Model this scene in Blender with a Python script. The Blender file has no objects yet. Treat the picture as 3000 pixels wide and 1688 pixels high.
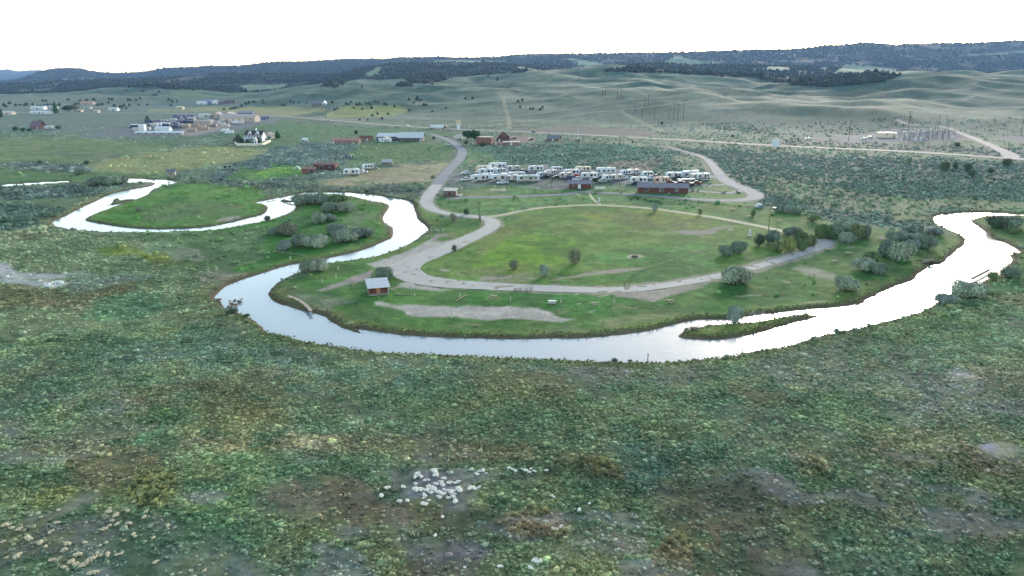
import bpy, math, random
import numpy as np
from mathutils import Vector
random.seed(7); RNG = np.random.default_rng(11)
R = math.radians
SC = bpy.context.scene
COL = SC.collection
# ------------------------------------------------------------------ camera model (photo pixels: 3000 x 1688)
H = 55.0; PITCH = R(16.0); F = 2142.0
CP, SP = math.cos(PITCH), math.sin(PITCH)
WL = -0.6                                             # river level; the valley floor is 0
HAZE = 0.000034; EXPO = 2.35
K = np.array([1.0, 1.0, 1.0])                         # set below: light reaching a surface, used to turn seen colours into albedo

# helpers that turn a point read off an enlarged crop into photo pixels
def crop(x0, y0, s): return lambda x, y: (x0 + x / s, y0 + y / s)
D = lambda x, y: (x * 1.1646, y * 1.1646)
c1 = crop(0, 150, 3.433); c2 = crop(700, 150, 3.433); c3 = crop(1300, 350, 5.724); c4 = crop(1700, 420, 4.675)
c5 = crop(1400, 80, 3.22); c6 = crop(2200, 80, 3.22)
m1 = crop(0, 480, 3.22); m2 = crop(600, 530, 3.22); m3 = crop(1000, 680, 5.152); m4 = crop(1400, 580, 3.677)
m5 = crop(2000, 560, 5.152); m6 = crop(2400, 560, 4.293); m7 = crop(1900, 780, 3.677)
f1 = crop(0, 900, 2.576); f2 = crop(1000, 1000, 2.576); f3 = crop(2000, 1000, 2.576)
f4 = crop(0, 1300, 3.733); f5 = crop(1100, 1300, 3.733); f6 = crop(1900, 1300, 3.733)
g1 = crop(560, 320, 6.44); g2 = crop(1360, 460, 8.587); g3 = crop(1640, 460, 5.6); g4 = crop(1300, 360, 6.44)
g5 = crop(0, 280, 6.44); g6 = crop(380, 290, 6.133); g7 = crop(2540, 340, 5.6)
def pts(fn, s):
    v = [float(t) for t in s.replace(',', ' ').split()]
    return [fn(v[i], v[i + 1]) for i in range(0, len(v), 2)]

# ------------------------------------------------------------------ noise
_T = np.random.default_rng(5).random((256, 256))
def vnoise(x, y):
    xi = np.floor(x).astype(np.int64); yi = np.floor(y).astype(np.int64)
    fx = x - xi; fy = y - yi
    fx = fx * fx * (3 - 2 * fx); fy = fy * fy * (3 - 2 * fy)
    a = _T[xi & 255, yi & 255]; b = _T[(xi + 1) & 255, yi & 255]
    c = _T[xi & 255, (yi + 1) & 255]; d = _T[(xi + 1) & 255, (yi + 1) & 255]
    return (a * (1 - fx) + b * fx) * (1 - fy) + (c * (1 - fx) + d * fx) * fy
def fbm(x, y, wl, octs=4, seed=0, gain=0.5):
    x = np.asarray(x, float) / wl + seed * 17.31; y = np.asarray(y, float) / wl + seed * 9.77
    s = 0; a = 1; t = 0
    for i in range(octs):
        s = s + a * vnoise(x, y); t += a; a *= gain
        x, y = 1.93 * (0.8 * x - 0.6 * y) + 3.1, 1.93 * (0.6 * x + 0.8 * y) + 7.7
    return s / t                                       # 0..1, mean .5
def sstep(a, b, x):
    t = np.clip((x - a) / (b - a), 0, 1); return t * t * (3 - 2 * t)

# ------------------------------------------------------------------ terrain
def yt(y):                                            # photo row -> slope (z-H)/Y
    q = (844 - y) / F
    return (q * CP - SP) / (CP + q * SP)
def curve(s, dy=0):
    p = pts(D, s); xs = [a for a, b in p]; ys = [b + dy for a, b in p]
    return lambda x: np.interp(x, xs, ys)
GRASS = curve("-400,238 0,236 150,230 240,219 330,213 425,215 500,226 575,232 640,230 700,222 830,205 900,196 1000,192 1100,190 1300,182 1450,178 1550,181 1650,187 1800,196 1950,207 2050,212 2150,209 2200,200 2290,190 2400,190 2575,187 3000,180")
FOREST = curve("-400,213 0,213 200,208 330,200 400,196 560,188 700,190 850,190 950,172 1050,161 1200,158 1300,164 1450,170 1550,165 1700,163 1838,166 1960,168 2100,172 2250,180 2400,184 2575,186 3000,180")
SKY = curve("-400,215 0,207 50,200 90,186 125,177 162,174.5 200,175 240,184 290,187 342,189 380,183 412,176 460,172 500,170 520,168 575,168 620,166 680,160 760,158 800,156 860,151 980,151 1050,147 1200,146 1300,141 1400,139 1500,136 1600,136 1700,133 1800,131 1990,127 2060,121 2110,117 2170,111.5 2210,112 2240,115 2330,116 2420,111 2575,104 3000,100")
FAR = curve("-400,180 0,176 20,174 45,180 75,177 100,176 125,181 200,190 3000,190")
RISE = curve("-400,0 0,0 3000,0")
def Zt(X, Y):
    X = np.asarray(X, float); Y = np.maximum(np.asarray(Y, float), 1.0)
    u = X / Y; px = 1500 + 2236 * u
    Ys = np.interp(px, [-300, 600, 1000, 1500, 2200, 3000], [1700, 1500, 1150, 950, 760, 700])
    zG = H + 2200 * yt(GRASS(px)); zF = H + 3700 * yt(FOREST(px)); zS = H + 6800 * yt(SKY(px)); zR = H + 13000 * yt(FAR(px))
    def seg(y0, y1, z0, z1, pw=1.0):
        t = np.clip((Y - y0) / (y1 - y0), 0, 1)
        return z0 + (z1 - z0) * t ** pw
    t = np.clip((Y - Ys) / (2200 - Ys), 0, 1)
    z = zG * (1 - (1 - t) ** 1.5) * sstep(0, .25, t) ** .6
    def blend(z, y0, y1, z0, z1):
        m = Y > y0; t = np.clip((Y - y0) / (y1 - y0), 0, 1); t = t * t * (3 - 2 * t)
        return np.where(m, z0 + (z1 - z0) * t, z)
    z = blend(z, 2200, 2550, zG, zG - 22)
    z = blend(z, 2550, 3700, zG - 22, zF)
    z = blend(z, 3700, 4300, zF, zF - 30)
    z = blend(z, 4300, 6800, zF - 30, zS)
    z = blend(z, 6800, 8500, zS, np.minimum(zS, zR) - 60)
    z = blend(z, 8500, 13000, np.minimum(zS, zR) - 60, zR)
    z = blend(z, 13000, 24000, zR, zR - 700)
    # rolling relief on the slopes: ribs and draws running down towards the highway
    a = sstep(0, 500, Y - Ys) * (1 - .75 * sstep(2000, 2300, Y) )
    rel = (fbm(X * .9 + Y * .35, Y * .55 - X * .1, 330, 4, 3) - .5) * 52 + (np.abs(fbm(X, Y * .8, 150, 3, 8) - .5) * -30 + 4)
    z = z + a * 1.35 * rel * sstep(0, 30, z + 20)
    b = sstep(2500, 2800, Y) * (1 - sstep(3450, 3700, Y)) + sstep(4200, 4700, Y) * (1 - sstep(6300, 6800, Y)) * 1.8
    z = z + b * (fbm(X, Y, 420, 4, 21) - .5) * 34
    fl = sstep(-40, 260, Y - Ys + 330)
    z = z + (fbm(X, Y, 90, 3, 5) - .5) * 1.6 * fl * (Y > 430)
    return z
def proj(X, Y, Z):                                    # world -> photo pixels
    X = np.asarray(X, float); Y = np.asarray(Y, float); Z = np.asarray(Z, float)
    d = Y * CP - (Z - H) * SP; v = Y * SP + (Z - H) * CP
    return 1500 + F * X / d, 844 - F * v / d
_YS = np.geomspace(50, 16000, 5000)
def hit(x, y, z0=None):                               # photo pixel -> point on the ground (or on the level z0)
    a = (x - 1500) / F; b = (844 - y) / F
    dy = CP + b * SP; dz = -SP + b * CP; u = a / dy; s = dz / dy
    if z0 is not None or (s < 0 and -H / s < 430):
        Yv = ((z0 or 0) - H) / s
        return Vector((u * Yv, Yv, z0 or 0))
    zz = Zt(u * _YS, _YS); m = zz >= H + s * _YS
    i = int(np.argmax(m)) if m.any() else len(_YS) - 1
    i = max(i, 1)
    g0 = zz[i - 1] - (H + s * _YS[i - 1]); g1 = zz[i] - (H + s * _YS[i])
    t = 0 if g1 == g0 else min(1, max(0, -g0 / (g1 - g0)))
    Yv = _YS[i - 1] + t * (_YS[i] - _YS[i - 1])
    return Vector((u * Yv, Yv, float(Zt(u * Yv, Yv))))
def mpp(p):                                           # metres per photo pixel at a point
    return (Vector(p) - Vector((0, 0, H))).length / F

# ------------------------------------------------------------------ polygons
def sdf(P, X, Y):                                     # signed distance, inside negative
    P = np.asarray(P, float); A = P; B = np.roll(P, -1, 0)
    X = X.ravel(); Y = Y.ravel()
    d2 = np.full(X.shape, 1e18); ins = np.zeros(X.shape, bool)
    for (ax, ay), (bx, by) in zip(A, B):
        ex, ey = bx - ax, by - ay; L = ex * ex + ey * ey + 1e-12
        t = np.clip(((X - ax) * ex + (Y - ay) * ey) / L, 0, 1)
        dd = (X - ax - t * ex) ** 2 + (Y - ay - t * ey) ** 2
        np.minimum(d2, dd, out=d2)
        if ay != by:
            c = ((ay > Y) != (by > Y)) & (X < (bx - ax) * (Y - ay) / (by - ay) + ax)
            ins ^= c
    return np.where(ins, -1, 1) * np.sqrt(d2)
def pdist(P, X, Y):                                   # distance to an open polyline
    d2 = np.full(X.shape, 1e18)
    for (ax, ay), (bx, by) in zip(P[:-1], P[1:]):
        ex, ey = bx - ax, by - ay; L = ex * ex + ey * ey + 1e-12
        t = np.clip(((X - ax) * ex + (Y - ay) * ey) / L, 0, 1)
        np.minimum(d2, (X - ax - t * ex) ** 2 + (Y - ay - t * ey) ** 2, out=d2)
    return np.sqrt(d2)
def smooth(P, closed=False, n=4):
    P = [np.array(p, float) for p in P]; out = []; N = len(P)
    rng_ = range(N if closed else N - 1)
    for i in rng_:
        g = (lambda k: P[k % N]) if closed else (lambda k: P[min(max(k, 0), N - 1)])
        a, b, c, d = g(i - 1), g(i), g(i + 1), g(i + 2)
        for j in range(n):
            t = j / n
            out.append(.5 * ((2 * b) + (c - a) * t + (2 * a - 5 * b + 4 * c - d) * t * t + (3 * b - a - 3 * c + d) * t ** 3))
    if not closed: out.append(P[-1])
    return out

# ------------------------------------------------------------------ river outline
FAR_BANK = (pts(m6, "2900,300 2576,290 2460,290 2280,272 2000,268 1700,280 1560,298 1440,330 1450,370 1490,420 1600,470 1720,520 1800,560 1840,620 1810,690 1750,730 1660,810 1590,880 1560,905 1440,925 1380,935 1330,985 1230,1050 1210,1090 1150,1130 1000,1180 860,1240 740,1290 680,1340 640,1380 560,1405 430,1447")
  + pts(m7, "2450,310 2370,370 2200,410 2100,440 1900,455 1750,460 1500,490 1300,510 1030,545 1000,562 830,577 600,575 450,590 250,640 120,675 0,700")
  + pts(D, "1560,843 1480,850 1400,852 1250,853 1100,849 1000,842 900,828")
  + pts(m2, "1500,1449 1300,1390 1180,1320 1130,1280 1010,1245 880,1215 750,1175 650,1140 610,1090 600,1060 640,1010 680,970 740,930 850,880 920,850 1020,835 1130,790 1180,780 1300,765 1450,740 1600,720 1750,670 1900,610 2000,550 2060,500 2110,465 2090,430 2040,390 2000,355 2000,320 1975,270 1960,210 1900,185 1750,160 1600,135 1400,115 1200,106 1000,108 880,122 780,145 650,170 550,190 480,205"))
LEFT_PEN = pts(m1, "2480,380 2520,400 2520,440 2480,480 2350,510 2200,550 2000,590 1800,610 1500,620 1200,605 1000,575 880,555 805,540 815,515 860,490 950,455 1050,415 1180,370 1300,330 1390,290 1420,260 1470,230 1560,210 1640,185 1670,170 1560,152 1400,146 1230,140 1200,152")
BACK = (pts(m1, "1210,175 1380,172 1470,178 1420,205 1280,230 1100,265 1000,300 900,350 780,400 650,470 540,520 495,535 510,570 600,600 720,620 1000,637 1300,642 1560,637 1700,627 1900,627 2100,607 2300,572 2400,547 2440,532")
  + pts(m2, "450,400 560,375 650,350 800,295 860,255 835,210 855,170 905,140 1000,122 1150,118 1300,127 1450,155 1600,190 1700,205 1740,235 1710,290 1680,340 1700,390 1770,430 1775,480 1760,530 1720,550 1580,612 1400,670 1180,715 1130,745 900,765 700,810 500,875 330,930 200,985 130,1040 90,1090 150,1140 190,1190 290,1220 380,1260 450,1300 550,1370 560,1400 640,1430 720,1449")
  + pts(f1, "2120,200 2250,240 2400,270 2576,290")
  + pts(D, "900,878 1000,886 1100,889 1250,896 1400,903 1550,908 1650,909 1750,903 1850,893 1900,880 1960,872 2000,862 2080,838 2150,825 2220,808 2290,790 2340,770 2370,748")
  + pts(m6, "1450,1400 1560,1330 1700,1260 1900,1200 2030,1180 2040,1140 2140,1090 2270,1050 2290,980 2360,940 2390,900 2440,850 2420,810 2380,800 2440,785 2540,765 2500,720 2420,680 2300,620 2180,590 2120,520 2070,490 1990,430 1920,380 1915,350 2000,325 2150,306 2576,303 2900,312"))
def wpoly(P, z=WL): return [tuple(hit(x, y, z)[:2]) for x, y in P]
RIVER = smooth(wpoly(FAR_BANK + LEFT_PEN, WL) + wpoly(BACK, -0.25), True, 2)
ISLES = [smooth(wpoly(pts(m7, "318,750 360,720 430,690 550,660 700,635 1000,615 1250,585 1450,545 1600,530 1780,528 1830,542 1780,560 1620,595 1350,670 1100,740 900,775 700,795 450,785 330,770")), True, 2),
         wpoly(pts(m1, "975,405 1050,380 1075,335 1110,325 1130,345 1230,340 1310,308 1240,348 1110,382 1070,388")),
         wpoly(pts(m2, "695,190 740,178 800,185 805,200 740,205"))]
SLOUGH = wpoly(pts(m1, "-300,192 0,198 200,186 400,173 560,164 650,163 650,176 500,186 250,205 0,220 -300,228"), WL)
SLOUGH = [(x, y) for x, y in SLOUGH]
def river_sd(X, Y):                                   # <0 in the water
    s = np.full(X.shape, 400.0)
    m = (Y > 95) & (Y < 760)
    if m.any():
        xs, ys = X[m], Y[m]
        r = sdf(RIVER, xs, ys)
        for I in ISLES: r = np.maximum(r, -sdf(I, xs, ys))
        r = np.minimum(r, sdf(SLOUGH, xs, ys))
        s[m] = r
    return s
def ground_z(X, Y, sd=None):
    X = np.asarray(X, float); Y = np.asarray(Y, float)
    if sd is None: sd = river_sd(X, Y)
    z = Zt(X, Y)
    w = .25 * (fbm(X, Y, 3.0, 2, 31) - .5)
    t = (sd + w * 2.5) * np.clip(Y / 170., .8, 2.0) ** -.0
    carve = np.where(t < 0, np.maximum(WL + t * .42, WL - .62), WL + np.minimum(t * .42, .62))
    return np.where(sd < 12, np.minimum(z, carve + .02 * np.clip(t, 0, 12)), z)
# ------------------------------------------------------------------ ground cover: seen colours (sRGB) of every field, patch and slope
def lin(c):
    c = np.asarray(c, float) / 255.0
    return np.where(c <= .04045, c / 12.92, ((c + .055) / 1.055) ** 2.4)
KF = np.array([1.44, 1.68, 1.87])                     # light level at the chosen exposure (linear value of a matt white surface)
def alb(c): return np.clip(lin(c) / KF, 0, .9)
# layer: polygon, feather px, colour a, colour b, opacity, shrubs per 100 m2 (None = keep)
L = []
def lay(P, fe, a, b=None, op=1.0, dens=None, wl=None): L.append((P, fe, np.array(a), np.array(b if b is not None else a), op, dens, wl))
GREEN = (72, 116, 66); BRIGHT = (78, 142, 48); OLIVE = (112, 132, 66); SAGE = (96, 118, 116); SAGED = (74, 98, 92)
DIRT = (176, 180, 182); DIRT2 = (140, 140, 138); ASPH = (118, 122, 148)
# --- far left valley
lay(pts(D, "-300,255 0,255 575,245 640,262 640,290 560,330 420,345 0,330 -300,330"), 8, (112, 134, 128), (98, 122, 118), 1, 1)
lay(pts(c1, "-400,420 0,430 400,440 1000,420 1450,470 1700,520 1300,560 800,560 0,550 -400,550"), 6, (136, 150, 136), (118, 134, 124), .8, 0)
lay(pts(c1, "0,880 -500,860 -500,1130 0,1130 400,1120 900,1130 1000,1100 1400,1030 1650,970 1750,930 1300,910 700,890 300,870"), 5, (104, 138, 98), (112, 134, 104), 1, 0)
lay(pts(c1, "0,1010 500,970 1000,1000 1300,1040 900,1100 400,1040"), 6, (106, 126, 112), (98, 120, 100), .6, 0)
lay(pts(c1, "820,1180 1000,1120 1600,1000 2000,960 2576,980 2800,1000 2400,1090 2000,1170 1700,1230 1300,1230 1000,1200"), 5, (150, 162, 118), (124, 144, 104), 1, .8)
lay(pts(c1, "-400,1130 400,1125 870,1140 900,1210 700,1225 480,1215 300,1190 -400,1185"), 4, (78, 98, 94), (98, 118, 112), 1, 9)
lay(pts(c1, "-400,1200 300,1200 500,1230 900,1230 1300,1230 1700,1240 1700,1280 900,1300 600,1320 0,1335 -400,1345"), 4, (92, 132, 84), (84, 122, 86), 1, .5)
lay(pts(m1, "-400,225 500,205 1000,235 1040,290 700,310 300,330 0,345 -400,345"), 5, SAGED, (92, 112, 106), 1, 10)
lay(pts(m1, "-400,345 300,320 750,310 880,330 860,360 400,420 -400,420"), 5, (104, 132, 96), (88, 118, 92), .8, 3)
lay(pts(m1, "-400,400 300,370 640,400 600,480 480,540 300,600 0,650 -400,650"), 6, (66, 96, 82), (84, 110, 98), 1, 9)
lay(pts(m1, "880,330 1000,300 860,400 640,490 500,540 350,520 520,500 700,420"), 4, (132, 148, 114), (120, 138, 110), .8, 2)
lay(pts(c2, "-300,640 170,680 500,710 1000,760 1900,790 2200,830 2000,870 1900,900 1350,900 950,860 700,950 300,980 0,800 -300,760"), 5, (96, 132, 98), (84, 120, 90), .9, 1)
lay(pts(c1, "2100,720 2576,760 2800,800 2600,860 2400,860 1900,900 1600,930 1300,900 1900,840"), 5, (92, 122, 100), (84, 112, 98), .9, 3)
# fields above the highway
lay(pts(c2, "-400,560 0,562 400,556 860,568 850,612 520,652 170,640 -200,600 -400,600"), 3, (150, 158, 118), (142, 152, 116), 1, 0)
lay(pts(c2, "860,640 1000,565 1150,545 1500,548 1690,562 1700,602 1560,650 1250,668 900,662"), 3, (140, 156, 104), (146, 160, 112), 1, 0)
lay(pts(c2, "640,670 900,655 1300,690 1250,725 900,700"), 3, (150, 154, 138), (134, 144, 124), .8, 0)
lay(pts(c1, "1480,590 2250,555 2260,605 1500,615"), 3, (140, 152, 120), None, .8, 0)
lay(pts(c1, "1700,380 2000,400 2400,370 2576,390 2576,420 2300,460 1900,480 1700,440"), 5, (104, 136, 110), (90, 120, 104), .8, 0)
# industrial yard ground
lay(pts(c1, "780,860 1150,780 1400,730 1950,650 2250,620 2900,660 2760,720 2400,790 2000,850 1500,870"), 3, (122, 138, 142), (106, 120, 128), 1, 0)
lay(pts(g6, "900,560 1150,480 1700,440 1900,480 1500,580 1200,640 1000,640"), 2, (168, 162, 156), (146, 144, 146), .9, 0)
# slope below the houses
lay(pts(c2, "-300,1250 0,1130 350,990 700,900 950,930 1300,955 1150,1000 1080,1060 1350,1110 1000,1130 650,1150 450,1190 200,1250 -100,1330 -300,1350"), 4, (84, 108, 108), (98, 120, 114), 1, 9)
lay(pts(c2, "0,1160 -100,1300 100,1290 400,1290 700,1230 640,1160 450,1170 200,1220"), 4, (70, 128, 74), (84, 140, 70), .9, .6)
lay(pts(g1, "1000,1260 1300,1130 1750,1040 2050,1060 2250,1180 2000,1240 1400,1340 1000,1320"), 4, (68, 134, 76), (96, 148, 62), 1, .5)
lay(pts(c2, "-600,1449 -300,1320 0,1310 300,1290 800,1250 1060,1215 760,1320 700,1400 800,1449"), 4, (88, 114, 112), (100, 122, 112), 1, 9)
lay(pts(c2, "1060,1130 1400,1120 2050,1100 2170,1100 2100,1060 2180,980 2100,930 1900,920 1350,925 1200,960 1050,1060 1200,1080"), 4, (90, 128, 86), (80, 118, 82), 1, .8)
lay(pts(c2, "760,1320 1100,1240 1350,1180 1650,1140 2120,1105 2060,1180 2020,1290 1960,1320 1600,1320 1100,1340"), 3, (158, 158, 136), (148, 152, 128), 1, 0)
lay(pts(c2, "1600,1320 2000,1310 1900,1449 1700,1400 1550,1370"), 4, (84, 118, 84), (96, 124, 92), .9, 2)
lay(pts(m2, "0,0 1050,-10 1060,40 1300,40 2000,50 2200,20 2120,130 2080,200 1960,190 1700,140 1300,95 800,115 600,150 300,110 0,70"), 4, (82, 104, 98), (98, 118, 100), 1, 8)
# ground between brick house and camp
lay(pts(c3, "330,480 1300,450 2576,400 3200,420 3800,560 4000,900 3400,820 2576,850 1500,780 800,740 300,700 280,600"), 5, (76, 106, 94), (86, 116, 102), 1, 9)
lay(pts(c3, "300,500 600,520 800,600 900,740 500,760 260,760 280,620"), 5, (88, 128, 88), (96, 132, 96), .9, 2)
lay(pts(c4, "300,290 500,250 900,240 1100,280 950,360 600,330"), 4, (122, 120, 112), (104, 112, 104), .9, 3)
# camp vehicle park
lay(pts(c3, "-20,1010 60,930 250,905 480,900 500,820 760,780 1000,800 2400,810 2576,860 2900,830 3100,860 3300,900 3600,950 3560,1090 3300,1110 2700,1090 2560,1130 2100,1190 1600,1190 1000,1120 200,1080"), 2, (110, 122, 136), (130, 140, 146), 1, 0)
lay(pts(c3, "1080,1110 1300,1060 1800,1030 1700,1090 1250,1130"), 3, (92, 130, 92), None, .8, 0)
lay(pts(c4, "230,610 830,600 830,660 700,690 240,660"), 2, (94, 134, 90), None, .9, 0)
lay(pts(c4, "1560,590 2000,570 2150,610 2100,650 1560,650"), 2, (112, 146, 84), (98, 134, 84), 1, 0)
lay(pts(c4, "1500,690 2200,690 2280,720 2150,765 1700,765 1400,740"), 2, (112, 146, 84), (92, 128, 84), 1, 0)
lay(pts(c4, "1640,500 1800,470 1950,500 2000,560 1700,555"), 2, (104, 144, 76), (92, 128, 84), 1, 0)
lay(pts(c4, "2150,610 2500,620 2560,900 2440,860 2480,740 2380,640"), 4, (140, 150, 128), (124, 138, 118), .8, .5)
# rest of the near valley, green
lay(pts(c3, "-300,1300 0,1300 300,1300 700,1120 1600,1180 2576,1200 3600,1240 5200,1340 5200,1750 4600,1660 3500,1500 2424,1440 1425,1515 825,1690 -42,1570 -300,1400"), 4, (74, 128, 72), (88, 134, 84), 1, .8)
lay(pts(c3, "480,1180 1100,1150 1150,1280 700,1330 450,1300"), 4, (134, 146, 118), (104, 132, 92), .8, 0)
lay(pts(c4, "0,660 300,680 800,720 1300,770 2000,850 2576,900 2576,930 1900,880 1200,800 600,740 0,690"), 2, (56, 98, 56), (60, 104, 66), .9, 4)
lay(pts(c4, "2400,860 2900,900 3500,1000 3700,1100 3400,1100 2600,960"), 4, (74, 112, 72), None, 1, 2)
# sage to the east
lay(pts(D, "1790,395 1900,400 2200,405 2900,430 2900,530 2575,530 2420,532 2350,548 2330,575 2230,570 2150,570 2050,545 1990,525 1920,510 1910,490 1880,460 1810,430"), 6, (84, 110, 98), (72, 98, 90), 1, 10)
lay(pts(D, "1920,440 2100,470 2300,500 2350,520 2330,545 2200,540 2050,520 1930,490"), 6, (94, 118, 98), (106, 128, 100), .7, 7)
lay(pts(m6, "700,200 1000,130 1500,100 2576,130 2900,150 2900,260 2576,280 1500,230 1300,300 1000,330"), 6, (118, 142, 104), (96, 122, 94), .8, 5)
lay(pts(D, "1640,380 1760,372 2100,395 2400,400 2700,415 2700,460 2400,440 2100,430 1900,415 1780,400"), 6, (88, 110, 104), (78, 98, 94), .8, 8)
lay(pts(D, "1950,352 2575,375 2900,392 2900,400 2575,398 2300,378 1950,364"), 2, (104, 114, 112), (84, 104, 100), .8, 3)
# campground meadows
CAMP = pts(D, "1120,545 1240,553 1400,520 1500,510 1717,514 1830,519 1934,527 2034,548 2110,562 2200,575 2300,583 2420,600 2400,640 2330,690 2200,745 2080,775 1940,788 1800,800 1640,835 1560,843 1400,852 1250,853 1100,849 1000,842 900,828 820,808 770,790 700,763 682,745 678,732 720,700 780,680 830,655 930,640 1000,620 1080,590 1070,560 1030,520 1040,490 1080,500")
lay(CAMP, 3, (66, 118, 62), (80, 126, 68), 1, .25)
lay(pts(D, "1060,680 1110,640 1200,600 1252,572 1240,553 1340,528 1500,518 1640,528 1800,550 1950,580 2030,600 1990,640 1880,668 1740,700 1560,720 1300,716 1120,706"), 4, (82, 130, 62), (94, 134, 70), 1, 0)
lay(pts(m4, "1100,140 1900,110 2576,230 2576,330 1800,310 1100,260"), 8, (106, 126, 84), (112, 136, 60), .8, 0)
lay(pts(m4, "100,520 500,400 900,380 1100,520 700,560 900,760 400,790 0,770 0,650"), 10, (92, 152, 40), (104, 150, 48), .75, 0)
lay(pts(m4, "0,500 300,300 500,250 700,290 400,450 200,600 0,640"), 10, (112, 128, 76), (98, 128, 72), .8, 0)
lay(pts(m4, "1700,560 2576,470 2576,800 1900,860 1200,900 1300,860 1850,760 1500,740 1000,680"), 8, (66, 126, 66), (76, 134, 72), .85, 0)
lay(pts(m4, "0,790 500,790 800,870 700,920 300,900 0,890"), 5, (118, 140, 104), (128, 142, 124), .8, 0)
lay(pts(m4, "0,1000 900,1010 1500,1030 2000,1120 2000,1260 1300,1290 1000,1290 850,1230 600,1160 0,1150"), 6, (52, 118, 50), (58, 126, 62), .85, 0)
lay(pts(m4, "1380,1340 2200,1235 2300,1260 1950,1350 1500,1390"), 5, (146, 156, 132), (104, 130, 88), .8, 0)
lay(pts(m4, "600,1400 1000,1370 1300,1400 1100,1449 700,1449"), 5, (138, 146, 140), (92, 122, 84), .7, 0)
lay(pts(m4, "1500,1200 2300,1120 2576,1000 2576,1180 2200,1240 1700,1300"), 8, (86, 122, 80), (60, 120, 64), .7, 0)
lay(pts(m2, "640,1040 760,980 1000,1090 1300,1240 1700,1400 2200,1449 1700,1460 1300,1390 1130,1280 880,1215 650,1140"), 4, (100, 118, 92), (84, 112, 74), .8, 1)
lay(pts(m2, "820,1100 1050,1110 1300,1105 1420,1130 1250,1190 1150,1240 1000,1200"), 5, (140, 146, 142), (108, 130, 108), .85, 0)
# peninsulas
lay(pts(m1, "800,540 860,490 1050,415 1400,290 1670,170 1900,200 2400,220 2576,300 2500,440 2350,510 2000,590 1500,620 1000,575"), 3, (70, 132, 56), (86, 136, 74), 1, .5)
lay(pts(m1, "1250,450 1500,360 2000,330 2300,400 2200,500 1900,560 1300,560"), 8, (104, 128, 96), (86, 122, 78), .85, 1)
lay(pts(m1, "2060,520 2250,485 2270,500 2150,540"), 3, (156, 162, 156), (120, 140, 112), .9, 0)
PEN2 = pts(m2, "-200,470 400,425 850,260 900,140 1300,125 1740,235 1700,390 1775,480 1760,530 1500,640 1180,715 900,765 500,870 300,860 100,800 -200,700")
lay(PEN2, 4, (62, 122, 54), (74, 126, 66), 1, .6)
lay(pts(m2, "-200,640 300,600 600,620 750,720 400,780 100,760 -200,720"), 8, (78, 116, 76), (70, 118, 66), .9, 1.5)
lay(pts(m2, "1330,400 1500,270 1600,290 1650,340 1600,370 1450,420"), 5, (128, 140, 128), (92, 128, 84), .85, 0)
lay(pts(m2, "170,690 240,690 330,760 270,800 220,780"), 4, (168, 176, 168), (100, 130, 100), .9, 0)
lay(pts(m2, "500,520 620,500 640,600 560,640"), 8, (60, 110, 74), None, .6, 3)
# left marsh
lay(pts(D, "-300,590 0,590 150,585 300,585 560,582 700,640 560,690 540,780 620,800 800,860 700,900 -300,900"), 10, (98, 124, 90), (112, 132, 100), 1, 14)
lay(pts(m1, "950,800 1150,720 1400,780 1400,850 1200,870 950,850"), 8, (92, 134, 52), (112, 134, 70), .85, 5)
lay(pts(m1, "1300,650 1900,650 2576,600 2576,960 1700,960 1300,900 1500,800"), 10, (82, 120, 80), (96, 128, 88), .9, 3)
lay(pts(m1, "1330,790 1550,690 1750,780 1950,910 1700,930 1400,880"), 6, (132, 150, 134), (104, 134, 104), .85, 3)
lay(pts(m1, "-300,660 300,600 900,650 300,720 0,780 -300,790"), 8, (140, 154, 118), (122, 142, 112), .8, 8)
lay(pts(m1, "-300,940 60,940 200,1030 560,1060 820,1050 850,1090 600,1110 350,1120 650,1150 500,1190 100,1140 -300,1120"), 5, (196, 206, 214), (150, 166, 166), 1, 2.5)
lay(pts(m1, "600,1070 900,1060 1300,1000 1500,1040 1300,1100 900,1190 650,1200"), 7, (118, 138, 126), (104, 128, 102), .9, 10)
lay(pts(m1, "-300,1180 300,1180 700,1220 1000,1180 1200,1100 1400,1080 1300,1180 1000,1290 800,1370 0,1380 -300,1380"), 8, (104, 114, 80), (112, 112, 84), .9, 30)
lay(pts(m1, "800,1449 950,1330 1200,1240 1500,1200 1500,1340 1300,1449"), 8, (88, 130, 98), (98, 134, 100), .8, 30)
lay(pts(m1, "1300,900 1500,850 1650,930 2000,950 1500,960"), 6, (108, 126, 66), None, .7, 5)
lay(pts(m2, "0,880 150,860 250,880 160,950 100,1000 0,1000"), 5, (128, 138, 128), (110, 128, 100), .7, 6)
lay(pts(m2, "130,975 180,920 260,880 400,864 480,872 330,925 200,983"), 2, (150, 148, 140), None, 1, 0)
lay(pts(m2, "-20,1030 110,1020 100,1090 0,1090"), 3, (150, 150, 146), (120, 128, 108), .8, 1)
# east bank beyond the weir
lay(pts(m6, "1915,350 2150,300 2700,300 2700,640 2540,700 2300,600 2000,430"), 3, (70, 118, 64), (84, 120, 78), 1, 1)
lay(pts(m6, "2450,850 2700,720 2900,760 2900,1500 1500,1449 2040,1200 2300,1050"), 5, (84, 126, 80), (98, 130, 92), 1, 10)
# islet
lay(pts(m7, "300,750 600,650 1450,545 1850,535 1600,610 1100,750 700,800"), 2, (84, 128, 60), (94, 120, 72), 1, 2)
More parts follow.
